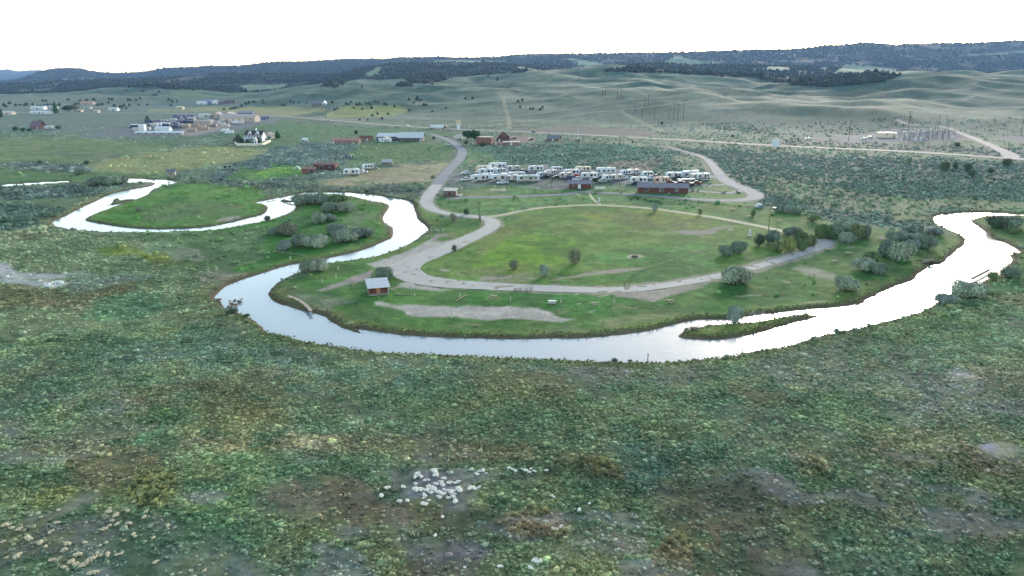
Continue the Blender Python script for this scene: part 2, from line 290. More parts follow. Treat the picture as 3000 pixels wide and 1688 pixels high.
# --- the near bank: marsh and brush
FGP = pts(D, "-400,840 0,840 560,790 640,820 720,862 860,880 1100,893 1550,912 1750,907 2000,866 2220,812 2370,755 2900,700 2900,1900 -400,1900")
lay(FGP, 5, (90, 117, 84), (104, 126, 92), 1, 130)
def fgp(s, a, b=None, op=.85, dens=None, fe=14):
    sf = lambda c: None if c is None else tuple(np.array(c) * .82 + np.mean(c) * .12 + 6)
    lay(pts(D, s), fe * 1.5 + 4, sf(a), sf(b), op, dens)
fgp("0,900 300,870 600,860 700,900 900,930 900,1040 500,1060 0,1000", (98, 122, 82), (84, 112, 80), .8, None, 25)
fgp("240,890 500,820 640,860 700,900 560,930 300,920", (92, 136, 108), (108, 136, 118), .7, None, 25)
fgp("540,900 720,890 900,920 760,1000 600,970", (84, 132, 108), (92, 120, 104), .6, None, 25)
fgp("700,880 1000,890 1800,910 1850,950 1500,980 1100,960 800,930", (112, 124, 124), (84, 116, 84), .7, 70)
fgp("860,900 1050,900 1060,960 900,970", (140, 150, 160), (92, 122, 104), .75, 60)
fgp("1260,920 1560,925 1600,960 1300,960", (138, 146, 152), (96, 118, 100), .7, 60)
fgp("2000,870 2250,900 2250,980 1900,1000 1850,920", (108, 120, 120), (92, 112, 98), .7, 80)
fgp("2360,800 2900,790 2900,860 2300,900 2250,840", (88, 132, 76), (98, 130, 100), .7, None, 25)
fgp("2250,930 2900,920 2900,1080 2300,1070 2200,1000", (112, 126, 116), (98, 114, 104), .9, 110, 30)
fgp("2380,930 2460,935 2440,970 2380,960", (160, 168, 176), None, .7, 30)
fgp("0,1010 70,1030 90,1080 40,1110 0,1090", (142, 150, 164), (104, 122, 112), .8, 60)
fgp("80,1000 300,980 400,1020 200,1060", (124, 138, 140), (104, 124, 104), .6)
fgp("240,915 300,930 260,945", (128, 120, 92), None, .7)
fgp("340,1010 420,1000 440,1030 350,1040", (120, 116, 78), None, .6)
fgp("560,1030 720,1040 740,1070 600,1080", (118, 112, 74), None, .7)
fgp("380,1040 430,1035 440,1060 390,1065", (66, 128, 50), None, .8)
fgp("60,1120 350,1080 520,1090 560,1120 300,1160 60,1160", (132, 122, 90), (108, 112, 78), .75)
fgp("150,1160 400,1130 420,1170 300,1240 180,1230", (104, 98, 68), (110, 108, 76), .8, 60, 20)
fgp("220,1190 340,1170 345,1200 240,1225", (146, 142, 104), None, .7, 120)
fgp("350,1090 430,1080 430,1120 340,1120", (78, 124, 84), None, .7)
fgp("560,1100 740,1090 1000,1095 1350,1110 1360,1150 1100,1170 760,1150 560,1140", (112, 108, 76), (96, 100, 70), .85)
fgp("735,1095 860,1100 870,1135 760,1130", (160, 156, 112), None, .8, 150, 8)
fgp("500,1110 620,1080 640,1120 560,1150", (150, 136, 92), None, .7, 150, 10)
fgp("560,1150 1000,1150 1010,1230 700,1220 500,1280 440,1200", (62, 108, 70), (78, 116, 78), .75)
fgp("640,1250 740,1212 900,1205 1010,1260 1220,1270 1290,1300 1160,1325 900,1335 700,1300", (98, 92, 68), (104, 102, 86), .9, 40, 22)
fgp("995,1195 1090,1180 1190,1215 1210,1245 1110,1262 1010,1255", (144, 150, 166), (126, 134, 144), .95, 8, 10)
fgp("1110,1240 1180,1240 1200,1290 1130,1280", (132, 140, 156), (100, 112, 116), .9, 12)
fgp("60,1300 130,1290 200,1232 255,1240 240,1275 160,1300 70,1335", (148, 156, 172), (122, 132, 146), .95, 10, 10)
fgp("0,1330 250,1300 520,1310 620,1380 600,1460 0,1460", (112, 118, 122), (92, 106, 98), .8, 60)
fgp("300,1400 560,1390 640,1449 560,1600 250,1600", (132, 136, 156), (104, 114, 122), .95, 14)
fgp("350,1195 420,1175 460,1200 455,1260 400,1290 345,1255", (152, 152, 92), (128, 138, 84), .95, 200, 6)
fgp("60,1250 130,1220 200,1235 120,1275 60,1290", (120, 128, 62), None, .8, 150, 8)
fgp("440,1290 620,1220 700,1300 620,1380 480,1340", (54, 100, 56), (66, 108, 66), .7)
fgp("700,1330 1000,1330 1050,1449 1000,1600 650,1600", (98, 108, 70), (80, 104, 72), .7)
fgp("830,1340 1250,1330 1270,1400 1000,1449 850,1400", (76, 108, 70), (104, 118, 80), .6)
fgp("1265,1300 1330,1265 1420,1290 1430,1350 1290,1350", (160, 152, 112), (126, 124, 86), .95, 200, 5)
fgp("1380,1160 1480,1150 1560,1180 1555,1215 1480,1210", (146, 140, 96), (108, 118, 76), .85, 170, 6)
fgp("1395,1130 1500,1140 1520,1180 1430,1190", (112, 116, 66), None, .6)
fgp("1560,1100 1800,1120 1850,1200 1800,1240 1560,1250 1540,1180", (70, 110, 92), (84, 116, 88), .7, 150)
fgp("1850,1160 1960,1170 1960,1230 1850,1200", (60, 108, 80), None, .6)
fgp("1965,1140 2040,1125 2075,1180 2050,1205 1975,1195", (160, 154, 116), (112, 120, 82), .9, 200, 5)
fgp("1870,1195 1930,1190 1940,1225 1880,1225", (156, 150, 114), (108, 114, 82), .85, 180, 5)
fgp("1815,1285 1885,1270 1890,1320 1860,1350 1815,1330", (160, 146, 96), (76, 76, 52), .8, 120, 6)
fgp("1640,1230 1850,1205 1990,1250 2080,1320 2100,1600 1780,1600 1760,1400 1650,1310", (88, 94, 80), (98, 94, 72), .85, 55, 30)
fgp("1780,1230 1880,1215 2000,1270 2100,1330 1950,1310 1800,1270", (64, 84, 68), (70, 92, 74), .85, 60, 26)  # dark shadow in the brush, painted into the ground colour
fgp("1640,1390 1700,1350 1755,1380 1760,1440 1700,1500 1640,1460", (158, 150, 116), (130, 126, 92), .95, 200, 5)
fgp("1380,1420 1500,1400 1560,1420 1640,1449 1600,1600 1400,1600", (126, 116, 78), (104, 112, 72), .8, 140)
fgp("1050,1370 1200,1350 1250,1380 1200,1449 1080,1600 1050,1449", (116, 120, 140), (96, 110, 104), .8, 40)
fgp("1380,1340 1480,1310 1640,1340 1640,1400 1400,1400", (92, 118, 92), (124, 126, 116), .6, 80)
fgp("2150,1080 2400,1090 2575,1150 2900,1180 2900,1230 2300,1190 2150,1140", (96, 92, 58), (84, 84, 60), .8)
fgp("2300,1080 2500,1100 2520,1140 2350,1130", (136, 130, 84), (120, 120, 82), .7)
fgp("2470,1115 2540,1110 2560,1130 2500,1140", (150, 158, 180), None, .9, 10, 5)
fgp("2200,1180 2575,1240 2900,1300 2900,1600 2350,1600 2100,1400 2050,1250", (74, 104, 80), (92, 104, 78), .7)
fgp("2250,1250 2450,1280 2575,1350 2500,1449 2300,1420 2200,1320", (106, 106, 70), (76, 104, 88), .6)
fgp("1100,960 1500,980 1600,1040 1300,1080 1000,1060", (92, 118, 68), (80, 112, 72), .6, None, 25)
fgp("1700,1000 2100,960 2200,1040 1900,1080 1700,1070", (84, 128, 88), (88, 112, 68), .6, None, 25)
TAN = np.array([150, 135, 100])

# hill clearings and forest patches, in terms of what covers the slope there
CLEAR = [pts(c5, "840,290 1000,310 1280,365 1330,400 1200,410 960,370"), pts(c5, "1720,345 1850,275 2080,310 2380,355 2100,360 1900,350"),
         pts(c5, "340,372 420,375 660,410 480,425 400,400"), pts(c6, "780,420 900,350 1150,370 1380,395 1360,425 1000,410 1400,440 2576,450 2600,470 1300,465 780,440"),
         pts(c6, "120,385 280,370 400,405 200,410"), pts(c6, "1900,265 2400,235 2600,215 2600,235 2400,260 2100,270"),
         pts(c2, "1255,230 1400,160 1600,150 1500,170 1420,180 1480,215 1350,245 1260,250"), pts(c2, "1850,120 2000,90 2576,100 2576,112 2000,118"),
         pts(c2, "0,340 300,340 500,330 400,380 100,400"), pts(c5, "-100,318 150,325 250,318 250,335 -100,340")]
WOOD = [pts(c2, "835,335 950,300 1110,268 1100,290 960,370 880,360"), pts(c2, "1630,240 1760,250 1900,265 2090,245 2100,280 1950,320 1750,320 1700,280"),
        pts(c2, "1600,350 1740,325 1740,350 1650,360"), pts(c6, "700,430 1100,430 1400,455 1200,520 1050,535 700,560 300,540 0,480 -50,440 300,430"),
        pts(c1, "-400,340 400,330 700,310 1300,340 1650,300 2200,240 2576,235 2900,240 2600,330 2400,370 1900,390 1600,380 1000,350 700,400 0,430 -400,430"),
        pts(c5, "1210,410 1500,370 2000,360 2576,400 2576,480 2250,465 1850,430 1500,425"),
        pts(c5, "-400,340 0,340 350,375 460,425 100,440 -400,430")]
def near_line(px, py, s, fn, w): return pdist(smooth(pts(fn, s), False, 3), px, py) < w
ROADD = []                                             # (world polyline, half width, feather) filled by the roads
def paint(X, Y, Z, sd):
    n = X.size; X = X.ravel(); Y = Y.ravel(); Z = Z.ravel(); sd = sd.ravel()
    px, py = proj(X, Y, Z)
    big = fbm(X, Y, 60, 4, 1); mid = fbm(X, Y, 14, 3, 2); fine = fbm(X, Y, 3.2, 3, 4); huge = fbm(X, Y, 260, 4, 6)
    wx = (fbm(X, Y, 18, 4, 9) - .5); wy = (fbm(X, Y, 18, 4, 10) - .5)
    mp = np.sqrt(X * X + Y * Y + H * H) / F
    ax = np.clip(14.0 / mp, 6, 130); qx = px + wx * ax; qy = py + wy * ax * .38
    # base: mid valley
    t = sstep(.35, .65, mid * .5 + big * .5)[:, None]
    c = np.array([92, 118, 102]) * (1 - t) + np.array([106, 130, 112]) * t
    dens = np.full(n, 3.0)
    # grass hills
    hillm = sstep(0, 160, Y - np.interp(px, [-300, 700, 1000, 1340, 2270, 3000], [1250, 1180, 1000, 880, 640, 520]))
    hx = fbm(X * .8 + Y * .3, Y * .45 - X * .12, 120, 5, 14); h2 = fbm(X + Y * .2, Y * .3, 40, 4, 15)
    t = sstep(.3, .7, hx * .65 + h2 * .35)[:, None]
    hc = np.array([80, 112, 110]) * (1 - t) + np.array([136, 154, 146]) * t
    t2 = sstep(.5, .75, huge)[:, None]; hc = hc * (1 - t2 * .5) + np.array([136, 142, 136]) * t2 * .5
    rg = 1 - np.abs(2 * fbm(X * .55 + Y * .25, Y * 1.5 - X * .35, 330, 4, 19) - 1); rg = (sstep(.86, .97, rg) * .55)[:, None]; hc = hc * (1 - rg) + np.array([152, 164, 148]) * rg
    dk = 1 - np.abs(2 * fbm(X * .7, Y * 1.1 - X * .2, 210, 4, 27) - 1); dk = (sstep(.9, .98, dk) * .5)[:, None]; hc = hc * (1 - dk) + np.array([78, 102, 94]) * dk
    brush = (sstep(.52, .72, fbm(X, Y * .6, 70, 5, 17)) * sstep(1600, 800, Y))[:, None]
    hc = hc * np.array([.86, .91, .88]); hc = hc * (1 - brush * .8) + np.array([82, 108, 98]) * brush * .8
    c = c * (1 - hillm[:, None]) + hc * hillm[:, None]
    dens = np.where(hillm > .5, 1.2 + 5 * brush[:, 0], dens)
    # forest country beyond the grass crest
    fo = sstep(2230, 2320, Y); ft = (.75 + .5 * fbm(X, Y, 60, 3, 22))[:, None]
    fc = np.array([42, 58, 60]) * ft
    open_ = sstep(.6, .72, fbm(X, Y * .5, 500, 4, 25)) * sstep(800, 500, px) * (Y < 3800)
    fc = fc * (1 - open_[:, None] * .6) + np.array([110, 122, 108]) * open_[:, None] * .6
    c = c * (1 - fo[:, None]) + fc * fo[:, None]; dens = np.where(fo > .5, 0, dens)
    wood = fo * (1 - open_ * .8)
    # bald brow behind the sunset side, pale scarp on the left hill
    far = Y > 2200
    for P in CLEAR:
        m = far & (np.abs(px - np.mean([a for a, b in P])) < 600)
        if m.any():
            s = sdf(P, px[m] + wx[m] * 10, py[m] + wy[m] * 5); o = sstep(2, -1, s)[:, None]
            c[m] = c[m] * (1 - o) + np.array([118, 146, 122]) * o; wood[m] *= 1 - o[:, 0]
    for P in WOOD:
        m = (Y > 1200) & (Y < 2330)
        s = sdf(P, px[m] + wx[m] * 12, py[m] + wy[m] * 5); o = sstep(2, -2, s)[:, None]
        c[m] = c[m] * (1 - o) + np.array([46, 64, 62]) * ft[m] * o; wood[m] = np.maximum(wood[m], o[:, 0])
    m = (Y > 4300) & (px < 360); s = sdf(pts(c1, "330,290 450,250 700,250 950,265 1020,300 850,320 500,310"), px[m] + wx[m] * 10, py[m] + wy[m] * 10)
    o = (sstep(3, -2, s) * (fbm(X[m], Z[m] * 6, 130, 3, 33) > .5))[:, None]; c[m] = c[m] * (1 - o * .6) + np.array([150, 158, 160]) * o * .6
    m = (Y > 5600) & (px > 2450); o = (sstep(2450, 2750, px) * sstep(5600, 6400, Y) * .45)[m][:, None]
    c[m] = c[m] * (1 - o) + np.array([128, 118, 110]) * o
    # fields and patches
    for P, fe, a, b, op, dn, wl in L:
        A = np.array(P); lo = A.min(0) - 40 - fe; hi = A.max(0) + 40 + fe
        m = (px > lo[0]) & (px < hi[0]) & (py > lo[1]) & (py < hi[1]) & (Y < 2250)
        if not m.any(): continue
        s = sdf(A, qx[m], qy[m])
        o = (sstep(fe, -fe, s) * op)
        f = fine[m]; o = np.clip(o * (1 + (f - .5) * 2.2 * (1 - np.abs(2 * o - 1))) , 0, 1)[:, None]
        t = sstep(.36, .64, mid[m] * .6 + f * .4)[:, None]
        c[m] = c[m] * (1 - o) + (a * (1 - t) + b * t) * o
        if dn is not None: dens[m] = np.where(o[:, 0] > .4, dn, dens[m])
    # small scale colour play
    near = sstep(330, 150, Y)
    fgm = (sdf(FGP, px, py) < 0)
    v = fbm(X, Y, 7, 3, 41); w2 = fbm(X, Y, 25, 3, 43)
    o = (sstep(.52, .7, v) * .4 * fgm)[:, None]; c = c * (1 - o) + np.array([108, 126, 80]) * o
    o = (sstep(.55, .75, w2) * .4 * fgm)[:, None]; c = c * (1 - o) + np.array([72, 112, 88]) * o
    o = (sstep(.42, .28, v) * .3 * fgm)[:, None]; c = c * (1 - o) + np.array([104, 118, 116]) * o
    o = (sstep(.6, .75, fbm(X, Y, 18, 3, 47)) * .4 * fgm)[:, None]; c = c * (1 - o) + np.array([104, 98, 64]) * o
    v3 = fbm(X, Y, 4.2, 3, 73); o = (sstep(.57, .7, v3) * .4 * fgm)[:, None]; c = c * (1 - o) + np.array([112, 128, 88]) * o
    o = (sstep(.42, .32, v3) * .5 * fgm)[:, None]; c = c * (1 - o) + np.array([62, 94, 70]) * o
    v4 = fbm(X + Y * .3, Y * 1.7, 9, 4, 77); gap = fgm * sstep(.6, .72, v4) * sstep(1260, 1380, py); o = (gap * .45)[:, None]; c = c * (1 - o) + np.array([132, 140, 156]) * o
    dens = np.where(gap > .5, dens * .25, dens)
    dens = np.where(fgm & (v < .36), dens * .45, dens)
    dens = np.where((Y < 400) & ~fgm & (dens > 6), dens * 1.3, dens)
    mead = (dens < 1.5) & (Y < 700)
    s1 = fbm(X, Y, 22, 4, 51)
    o = (sstep(.5, .75, s1) * .35 * mead)[:, None]; c = c * (1 - o) + np.array([118, 132, 84]) * o
    tiny = fbm(X, Y * 1.6, 1.7, 2, 57)
    c = c * (1 + (fine - .5)[:, None] * .3 + (mid - .5)[:, None] * .3 + ((tiny - .5) * .3 * (Y < 500))[:, None])
    sp = (sstep(.66, .8, fbm(X, Y, 5.5, 3, 61)) * .5 * mead)[:, None]; c = c * (1 - sp) + np.array([140, 148, 110]) * sp
    sp = (sstep(.4, .28, fbm(X, Y, 11, 4, 63)) * .45 * mead)[:, None]; c = c * (1 - sp) + np.array([60, 104, 66]) * sp
    # river edge: mud, then sedge
    eb = (sd > -3) & (sd < 9) & (Y < 760)
    o = (sstep(1.9, .9, sd + (fine - .5) * 1.6) * eb)[:, None]; c = c * (1 - o) + np.array([102, 102, 84]) * (.8 + .4 * mid[:, None]) * o
    o = (sstep(6, 2.5, sd + (mid - .5) * 5) * sstep(1.6, 2.4, sd) * .35 * eb)[:, None]; c = c * (1 - o) + np.array([126, 138, 84]) * o
    dens = np.where((sd < 1.2), 0, dens)
    # soft worn verges
    for P, hw, fe, colr, op in ROADD:
        m = np.zeros(n, bool); A = np.array(P); lo = A.min(0) - hw - fe - 5; hi = A.max(0) + hw + fe + 5
        m = (X > lo[0]) & (X < hi[0]) & (Y > lo[1]) & (Y < hi[1])
        if not m.any(): continue
        d = pdist(P, X[m], Y[m]) + (fine[m] - .5) * fe * 1.6
        o = (sstep(hw + fe, hw, d) * op)[:, None]; c[m] = c[m] * (1 - o) + np.array(colr) * o
        dens[m] = np.where(pdist(P, X[m], Y[m]) < hw + .5 * fe, 0, dens[m])
    for P, fe, colr in SOIL:
        A = np.array(P); lo = A.min(0) - 30; hi = A.max(0) + 30
        m = (px > lo[0]) & (px < hi[0]) & (py > lo[1]) & (py < hi[1])
        if not m.any(): continue
        s = sdf(A, px[m] + wx[m] * 14, py[m] + wy[m] * 6 + (fine[m] - .5) * 8)
        o = (sstep(fe, -fe, s) * .95)[:, None]; c[m] = c[m] * (1 - o) + np.array(colr) * (1 + (fine[m] - .5) * .2)[:, None] * o
        dens[m] = np.where(s < fe, 0, dens[m])
    return np.clip(c, 5, 235), dens, wood
SOIL = []
def soil(fn, s, colr=(178, 182, 184), fe=4): SOIL.append((pts(fn, s), fe, colr))
soil(m4, "0,1165 350,1172 650,1185 760,1230 900,1290 1060,1310 900,1342 600,1320 300,1290 150,1270 0,1290")
soil(m3, "500,1058 560,1050 700,1090 900,1100 1300,1108 1600,1128 1750,1150 1900,1120 2576,1148 2576,1290 2200,1335 1700,1290 1200,1282 980,1262 950,1190 700,1130 500,1110")
soil(m3, "380,490 700,395 1100,240 1400,80 1420,160 1700,110 1900,190 1500,330 1180,380 1250,480 1050,560 880,600 780,620 740,540 520,540")
soil(m3, "1060,360 1500,350 1900,180 1650,150 1200,250")
soil(m3, "880,770 1000,740 1130,740 1120,800 1300,800 1500,860 1700,860 1500,900 900,835")
soil(m3, "-30,760 120,690 250,645 400,590 500,556 440,690 300,742 150,770 0,820 -300,900 -400,880", (158, 156, 158))
soil(m3, "1480,560 1600,575 1650,605 1520,595", (156, 156, 158), 2)
soil(m3, "1750,635 1860,640 1850,655 1750,650", (170, 172, 160), 2)
soil(m3, "2050,700 2300,655 2576,660 2576,690 2350,710 2100,720", (156, 156, 152), 2)
soil(m3, "700,860 880,800 900,830 800,860", (160, 160, 158), 3)
soil(m3, "1440,20 1580,20 1620,50 1450,90 1500,150 1350,160 1400,70", (150, 150, 150), 3)
soil(m4, "780,890 1150,815 1480,765 1850,742 1700,780 1500,810 1150,845 900,890", (156, 156, 150), 2)
soil(m4, "1500,1010 1800,1005 2450,945 2300,985 1980,1050 1880,1110 1740,1090 1600,1065 1480,1060", (162, 162, 158), 3)
soil(m4, "1290,1055 1420,1045 1400,1065 1300,1068", (176, 180, 160), 1.5); soil(m4, "1040,1045 1110,1040 1080,1058", (176, 180, 160), 1.5)
soil(m4, "1040,1138 1140,1132 1100,1152", (176, 180, 160), 1.5); soil(m4, "1600,1185 1720,1175 1700,1196", (150, 156, 136), 1.5)
soil(m4, "1170,1240 1290,1210 1230,1245", (158, 160, 150), 2); soil(m4, "830,1225 910,1195 890,1225", (158, 160, 150), 1.5)
soil(m4, "1900,365 2200,350 2450,345 2576,325 2576,375 2450,385 2250,395 2150,375", (150, 152, 148), 2)
soil(m4, "1570,348 1900,358 1900,366 1600,356", (138, 146, 120), 1.5)
soil(m4, "1590,640 1640,612 1750,605 1815,635 1720,660 1620,652", (178, 178, 168), 1.5)
soil(m5, "-50,600 400,560 700,530 820,525 800,545 450,595 480,638 200,650 0,655", (144, 146, 144), 2)
soil(m5, "650,575 780,575 740,600", (168, 170, 168), 1)
soil(m5, "1650,1170 1800,1140 2000,1155 2100,1200 2300,1225 2270,1290 2280,1340 2120,1310 1900,1290 1820,1240", (150, 158, 144), 4)
soil(m5, "2420,845 2576,850 2576,865 2440,865", (160, 164, 150), 1.5); soil(m6, "280,712 450,708 420,722 300,724", (160, 164, 150), 1.5)
soil(m7, "900,310 1220,300 1210,318 950,330", (132, 146, 124), 2)
soil(m7, "0,330 120,300 350,225 600,210 500,245 350,280 200,330 60,385 0,375", (158, 160, 156), 3)
soil(m7, "1600,400 1900,370 1930,385 1650,415", (140, 148, 124), 2)
soil(m7, "1050,500 1250,470 1300,490 1100,530", (150, 146, 142), 2)
soil(m2, "480,205 620,170 740,150 760,160 640,185 560,212", (146, 148, 140), 2)
soil(m2, "150,355 320,325 330,345 200,375 80,400", (158, 160, 152), 2)
soil(m1, "2080,520 2250,485 2280,500 2150,540", (160, 162, 156), 2)
soil(m1, "1260,215 1380,180 1465,182 1400,205", (146, 150, 136), 2)
soil(c6, "700,1035 1000,1020 1350,960 1900,980 2050,1030 1990,1065 1500,1090 900,1085", (118, 130, 142), 2)
soil(c6, "500,1050 700,1035 700,1070 520,1085", (118, 124, 130), 2)
soil(c6, "2330,1030 2700,1020 2700,1110 2576,1090 2400,1060", (122, 128, 144), 2)
soil(c5, "300,965 940,942 1400,972 1700,990 1680,1020 1300,1030 700,1000", (106, 112, 114), 3)
soil(c5, "700,940 940,932 1400,960 1750,985 1400,972 940,944", (96, 94, 92), 1.5)
soil(c3, "430,690 560,680 580,720 450,730", (138, 130, 120), 3)
soil(c3, "760,1185 900,1165 1050,1165 1040,1200 850,1195", (184, 192, 176), 1.5)
soil(c3, "1100,285 1400,275 1560,330 1560,380 1300,400 1200,440 830,440 800,390", (138, 126, 128), 2)
soil(c3, "150,290 370,250 380,300 200,330", (168, 178, 176), 2)
soil(g2, "100,690 240,690 250,715 110,718", (150, 165, 165), 1.5)
soil(c6, "1380,960 1900,985 2010,1030 1980,1060 1500,1075 1400,1050", (92, 100, 120), 2)
# ------------------------------------------------------------------ materials
def srgb(c): return tuple(float(v) for v in lin(c)) + (1,)
def newmat(name):
    m = bpy.data.materials.new(name); m.use_nodes = True
    nt = m.node_tree; b = nt.nodes['Principled BSDF']; b.inputs['Roughness'].default_value = .8
    b.inputs['Specular IOR Level'].default_value = .25
    return m, nt, b
def link(nt, a, b): nt.links.new(a, b)
def noise(nt, scale, detail=3, rough=.55, coord=None):
    n = nt.nodes.new('ShaderNodeTexNoise'); n.inputs['Scale'].default_value = scale
    n.inputs['Detail'].default_value = detail; n.inputs['Roughness'].default_value = rough
    if coord is not None: link(nt, coord, n.inputs['Vector'])
    return n
def mrange(nt, src, a, b, c, d):
    n = nt.nodes.new('ShaderNodeMapRange'); link(nt, src, n.inputs[0])
    for i, v in zip((1, 2, 3, 4), (a, b, c, d)): n.inputs[i].default_value = v
    return n.outputs[0]
def mul(nt, col, fac):
    n = nt.nodes.new('ShaderNodeMix'); n.data_type = 'RGBA'; n.blend_type = 'MULTIPLY'; n.inputs[0].default_value = 1
    link(nt, col, n.inputs[6]); link(nt, fac, n.inputs[7]); return n.outputs[2]
_M = {}
def mat(name, c, rough=.8, var=.12, scale=2.0, metal=0.0, spec=.3):
    """weathered surface of one colour (c as seen, sRGB), with blotches and a little bump"""
    if name in _M: return _M[name]
    m, nt, b = newmat(name)
    tc = nt.nodes.new('ShaderNodeTexCoord'); n1 = noise(nt, scale, 4, .6, tc.outputs['Object'])
    f = mrange(nt, n1.outputs[0], .3, .7, 1 - var, 1 + var)
    rgb = nt.nodes.new('ShaderNodeRGB'); rgb.outputs[0].default_value = tuple(float(v) for v in alb(c)) + (1,)
    link(nt, mul(nt, rgb.outputs[0], f), b.inputs['Base Color'])
    b.inputs['Roughness'].default_value = rough; b.inputs['Metallic'].default_value = metal; b.inputs['Specular IOR Level'].default_value = spec
    _M[name] = m; return m
def corrugated(name, c, scale=6.0, axis=0, rough=.45, depth=.25, lo=.82):
    """ribbed sheet metal or boards: stripes across one object axis"""
    if name in _M: return _M[name]
    m, nt, b = newmat(name)
    tc = nt.nodes.new('ShaderNodeTexCoord'); w = nt.nodes.new('ShaderNodeTexWave'); w.bands_direction = 'XYZ'[axis]
    w.inputs['Scale'].default_value = scale; w.inputs['Distortion'].default_value = .3; link(nt, tc.outputs['Object'], w.inputs['Vector'])
    n1 = noise(nt, .9, 4, .6, tc.outputs['Object'])
    f = mrange(nt, w.outputs['Fac'], 0, 1, lo, 1.06); g = mrange(nt, n1.outputs[0], .3, .7, .86, 1.1)
    rgb = nt.nodes.new('ShaderNodeRGB'); rgb.outputs[0].default_value = tuple(float(v) for v in alb(c)) + (1,)
    link(nt, mul(nt, mul(nt, rgb.outputs[0], f), g), b.inputs['Base Color'])
    bp = nt.nodes.new('ShaderNodeBump'); bp.inputs['Strength'].default_value = depth; bp.inputs['Distance'].default_value = .03
    link(nt, w.outputs['Fac'], bp.inputs['Height']); link(nt, bp.outputs[0], b.inputs['Normal'])
    b.inputs['Roughness'].default_value = rough
    _M[name] = m; return m
def attr_mat(name, rough=.85, var=.16, scale=3.0, bump=.0, bscale=1.2, bdist=.3, spec=.15, attr='Col', obj=False):
    m, nt, b = newmat(name)
    a = nt.nodes.new('ShaderNodeAttribute'); a.attribute_name = attr
    if obj: tc = nt.nodes.new('ShaderNodeTexCoord'); co = tc.outputs['Object']
    else: g = nt.nodes.new('ShaderNodeNewGeometry'); co = g.outputs['Position']
    n1 = noise(nt, scale, 4, .65, co)
    link(nt, mul(nt, a.outputs['Color'], mrange(nt, n1.outputs[0], .3, .7, 1 - var, 1 + var)), b.inputs['Base Color'])
    if bump:
        n2 = noise(nt, bscale, 6, .65, co)
        bp = nt.nodes.new('ShaderNodeBump'); bp.inputs['Strength'].default_value = bump; bp.inputs['Distance'].default_value = bdist
        link(nt, n2.outputs[0], bp.inputs['Height']); link(nt, bp.outputs[0], b.inputs['Normal'])
    b.inputs['Roughness'].default_value = rough; b.inputs['Specular IOR Level'].default_value = spec
    return m

# ------------------------------------------------------------------ mesh helpers
def tag(o, label=None, cat=None, group=None, kind=None):
    if label: o['label'] = label
    if cat: o['category'] = cat
    if group: o['group'] = group
    if kind: o['kind'] = kind
    return o
def mesh_np(name, V, Fc, m, col=None, smooth_=False, parent=None, per=None):
    """V (n,3), Fc (k,3 or 4) int arrays; col (n,3) linear"""
    me = bpy.data.meshes.new(name); V = np.asarray(V, np.float32); Fc = np.asarray(Fc, np.int32); k, q = Fc.shape
    me.vertices.add(len(V)); me.vertices.foreach_set('co', V.ravel())
    me.loops.add(k * q); me.loops.foreach_set('vertex_index', Fc.ravel())
    me.polygons.add(k); me.polygons.foreach_set('loop_start', np.arange(0, k * q, q, dtype=np.int32))
    try: me.polygons.foreach_set('loop_total', np.full(k, q, np.int32))
    except Exception: pass
    if smooth_: me.polygons.foreach_set('use_smooth', np.ones(k, bool))
    me.update(calc_edges=True)
    if col is not None:
        a = me.color_attributes.new('Col', 'FLOAT_COLOR', 'POINT')
        c4_ = np.ones((len(V), 4), np.float32); c4_[:, :3] = col; a.data.foreach_set('color', c4_.ravel())
    if m: me.materials.append(m)
    o = bpy.data.objects.new(name, me); COL.objects.link(o)
    if parent: o.parent = parent
    return o

# ------------------------------------------------------------------ roads
roads = []
def wline(P, n=5): return [tuple(hit(x, y)[:2]) for x, y in smooth(P, False, n)]
def resample(P, step):
    P = np.array(P); d = np.r_[0, np.cumsum(np.hypot(*np.diff(P, axis=0).T))]
    n = max(2, int(d[-1] / step)); t = np.linspace(0, d[-1], n)
    x = np.interp(t, d, P[:, 0]); y = np.interp(t, d, P[:, 1])
    for _ in range(2):
        x[1:-1] = (x[:-2] + 2 * x[1:-1] + x[2:]) / 4; y[1:-1] = (y[:-2] + 2 * y[1:-1] + y[2:]) / 4
    return np.c_[x, y]
def ribbon(name, P, w, m, dz=.04, jit=.0, step=1.5, nx=4):
    P = resample(P, step); T = np.gradient(P, axis=0); T /= np.linalg.norm(T, axis=1)[:, None] + 1e-9
    Nn = np.c_[-T[:, 1], T[:, 0]]; V = []; n = len(P)
    wv = np.interp(np.linspace(0, 1, n), np.linspace(0, 1, len(w)), w) if hasattr(w, '__len__') else np.full(n, w)
    for k in range(nx + 1):
        s = (k / nx - .5) * wv
        if jit and k in (0, nx): s = s + np.sign(k - 1) * (fbm(P[:, 0], P[:, 1], 3, 3, 60 + k) - .5) * jit
        Q = P + Nn * s[:, None]
        V.append(np.c_[Q, Zt(Q[:, 0], Q[:, 1]) + dz + (Q[:, 1] > 430) * .12])
    V = np.stack(V, 1).reshape(-1, 3); i = np.arange(n - 1)[:, None] * (nx + 1) + np.arange(nx)[None]
    i = i.ravel(); Fc = np.c_[i, i + nx + 1, i + nx + 2, i + 1]
    o = mesh_np(name, V, Fc, m); tag(o, kind='structure'); return o
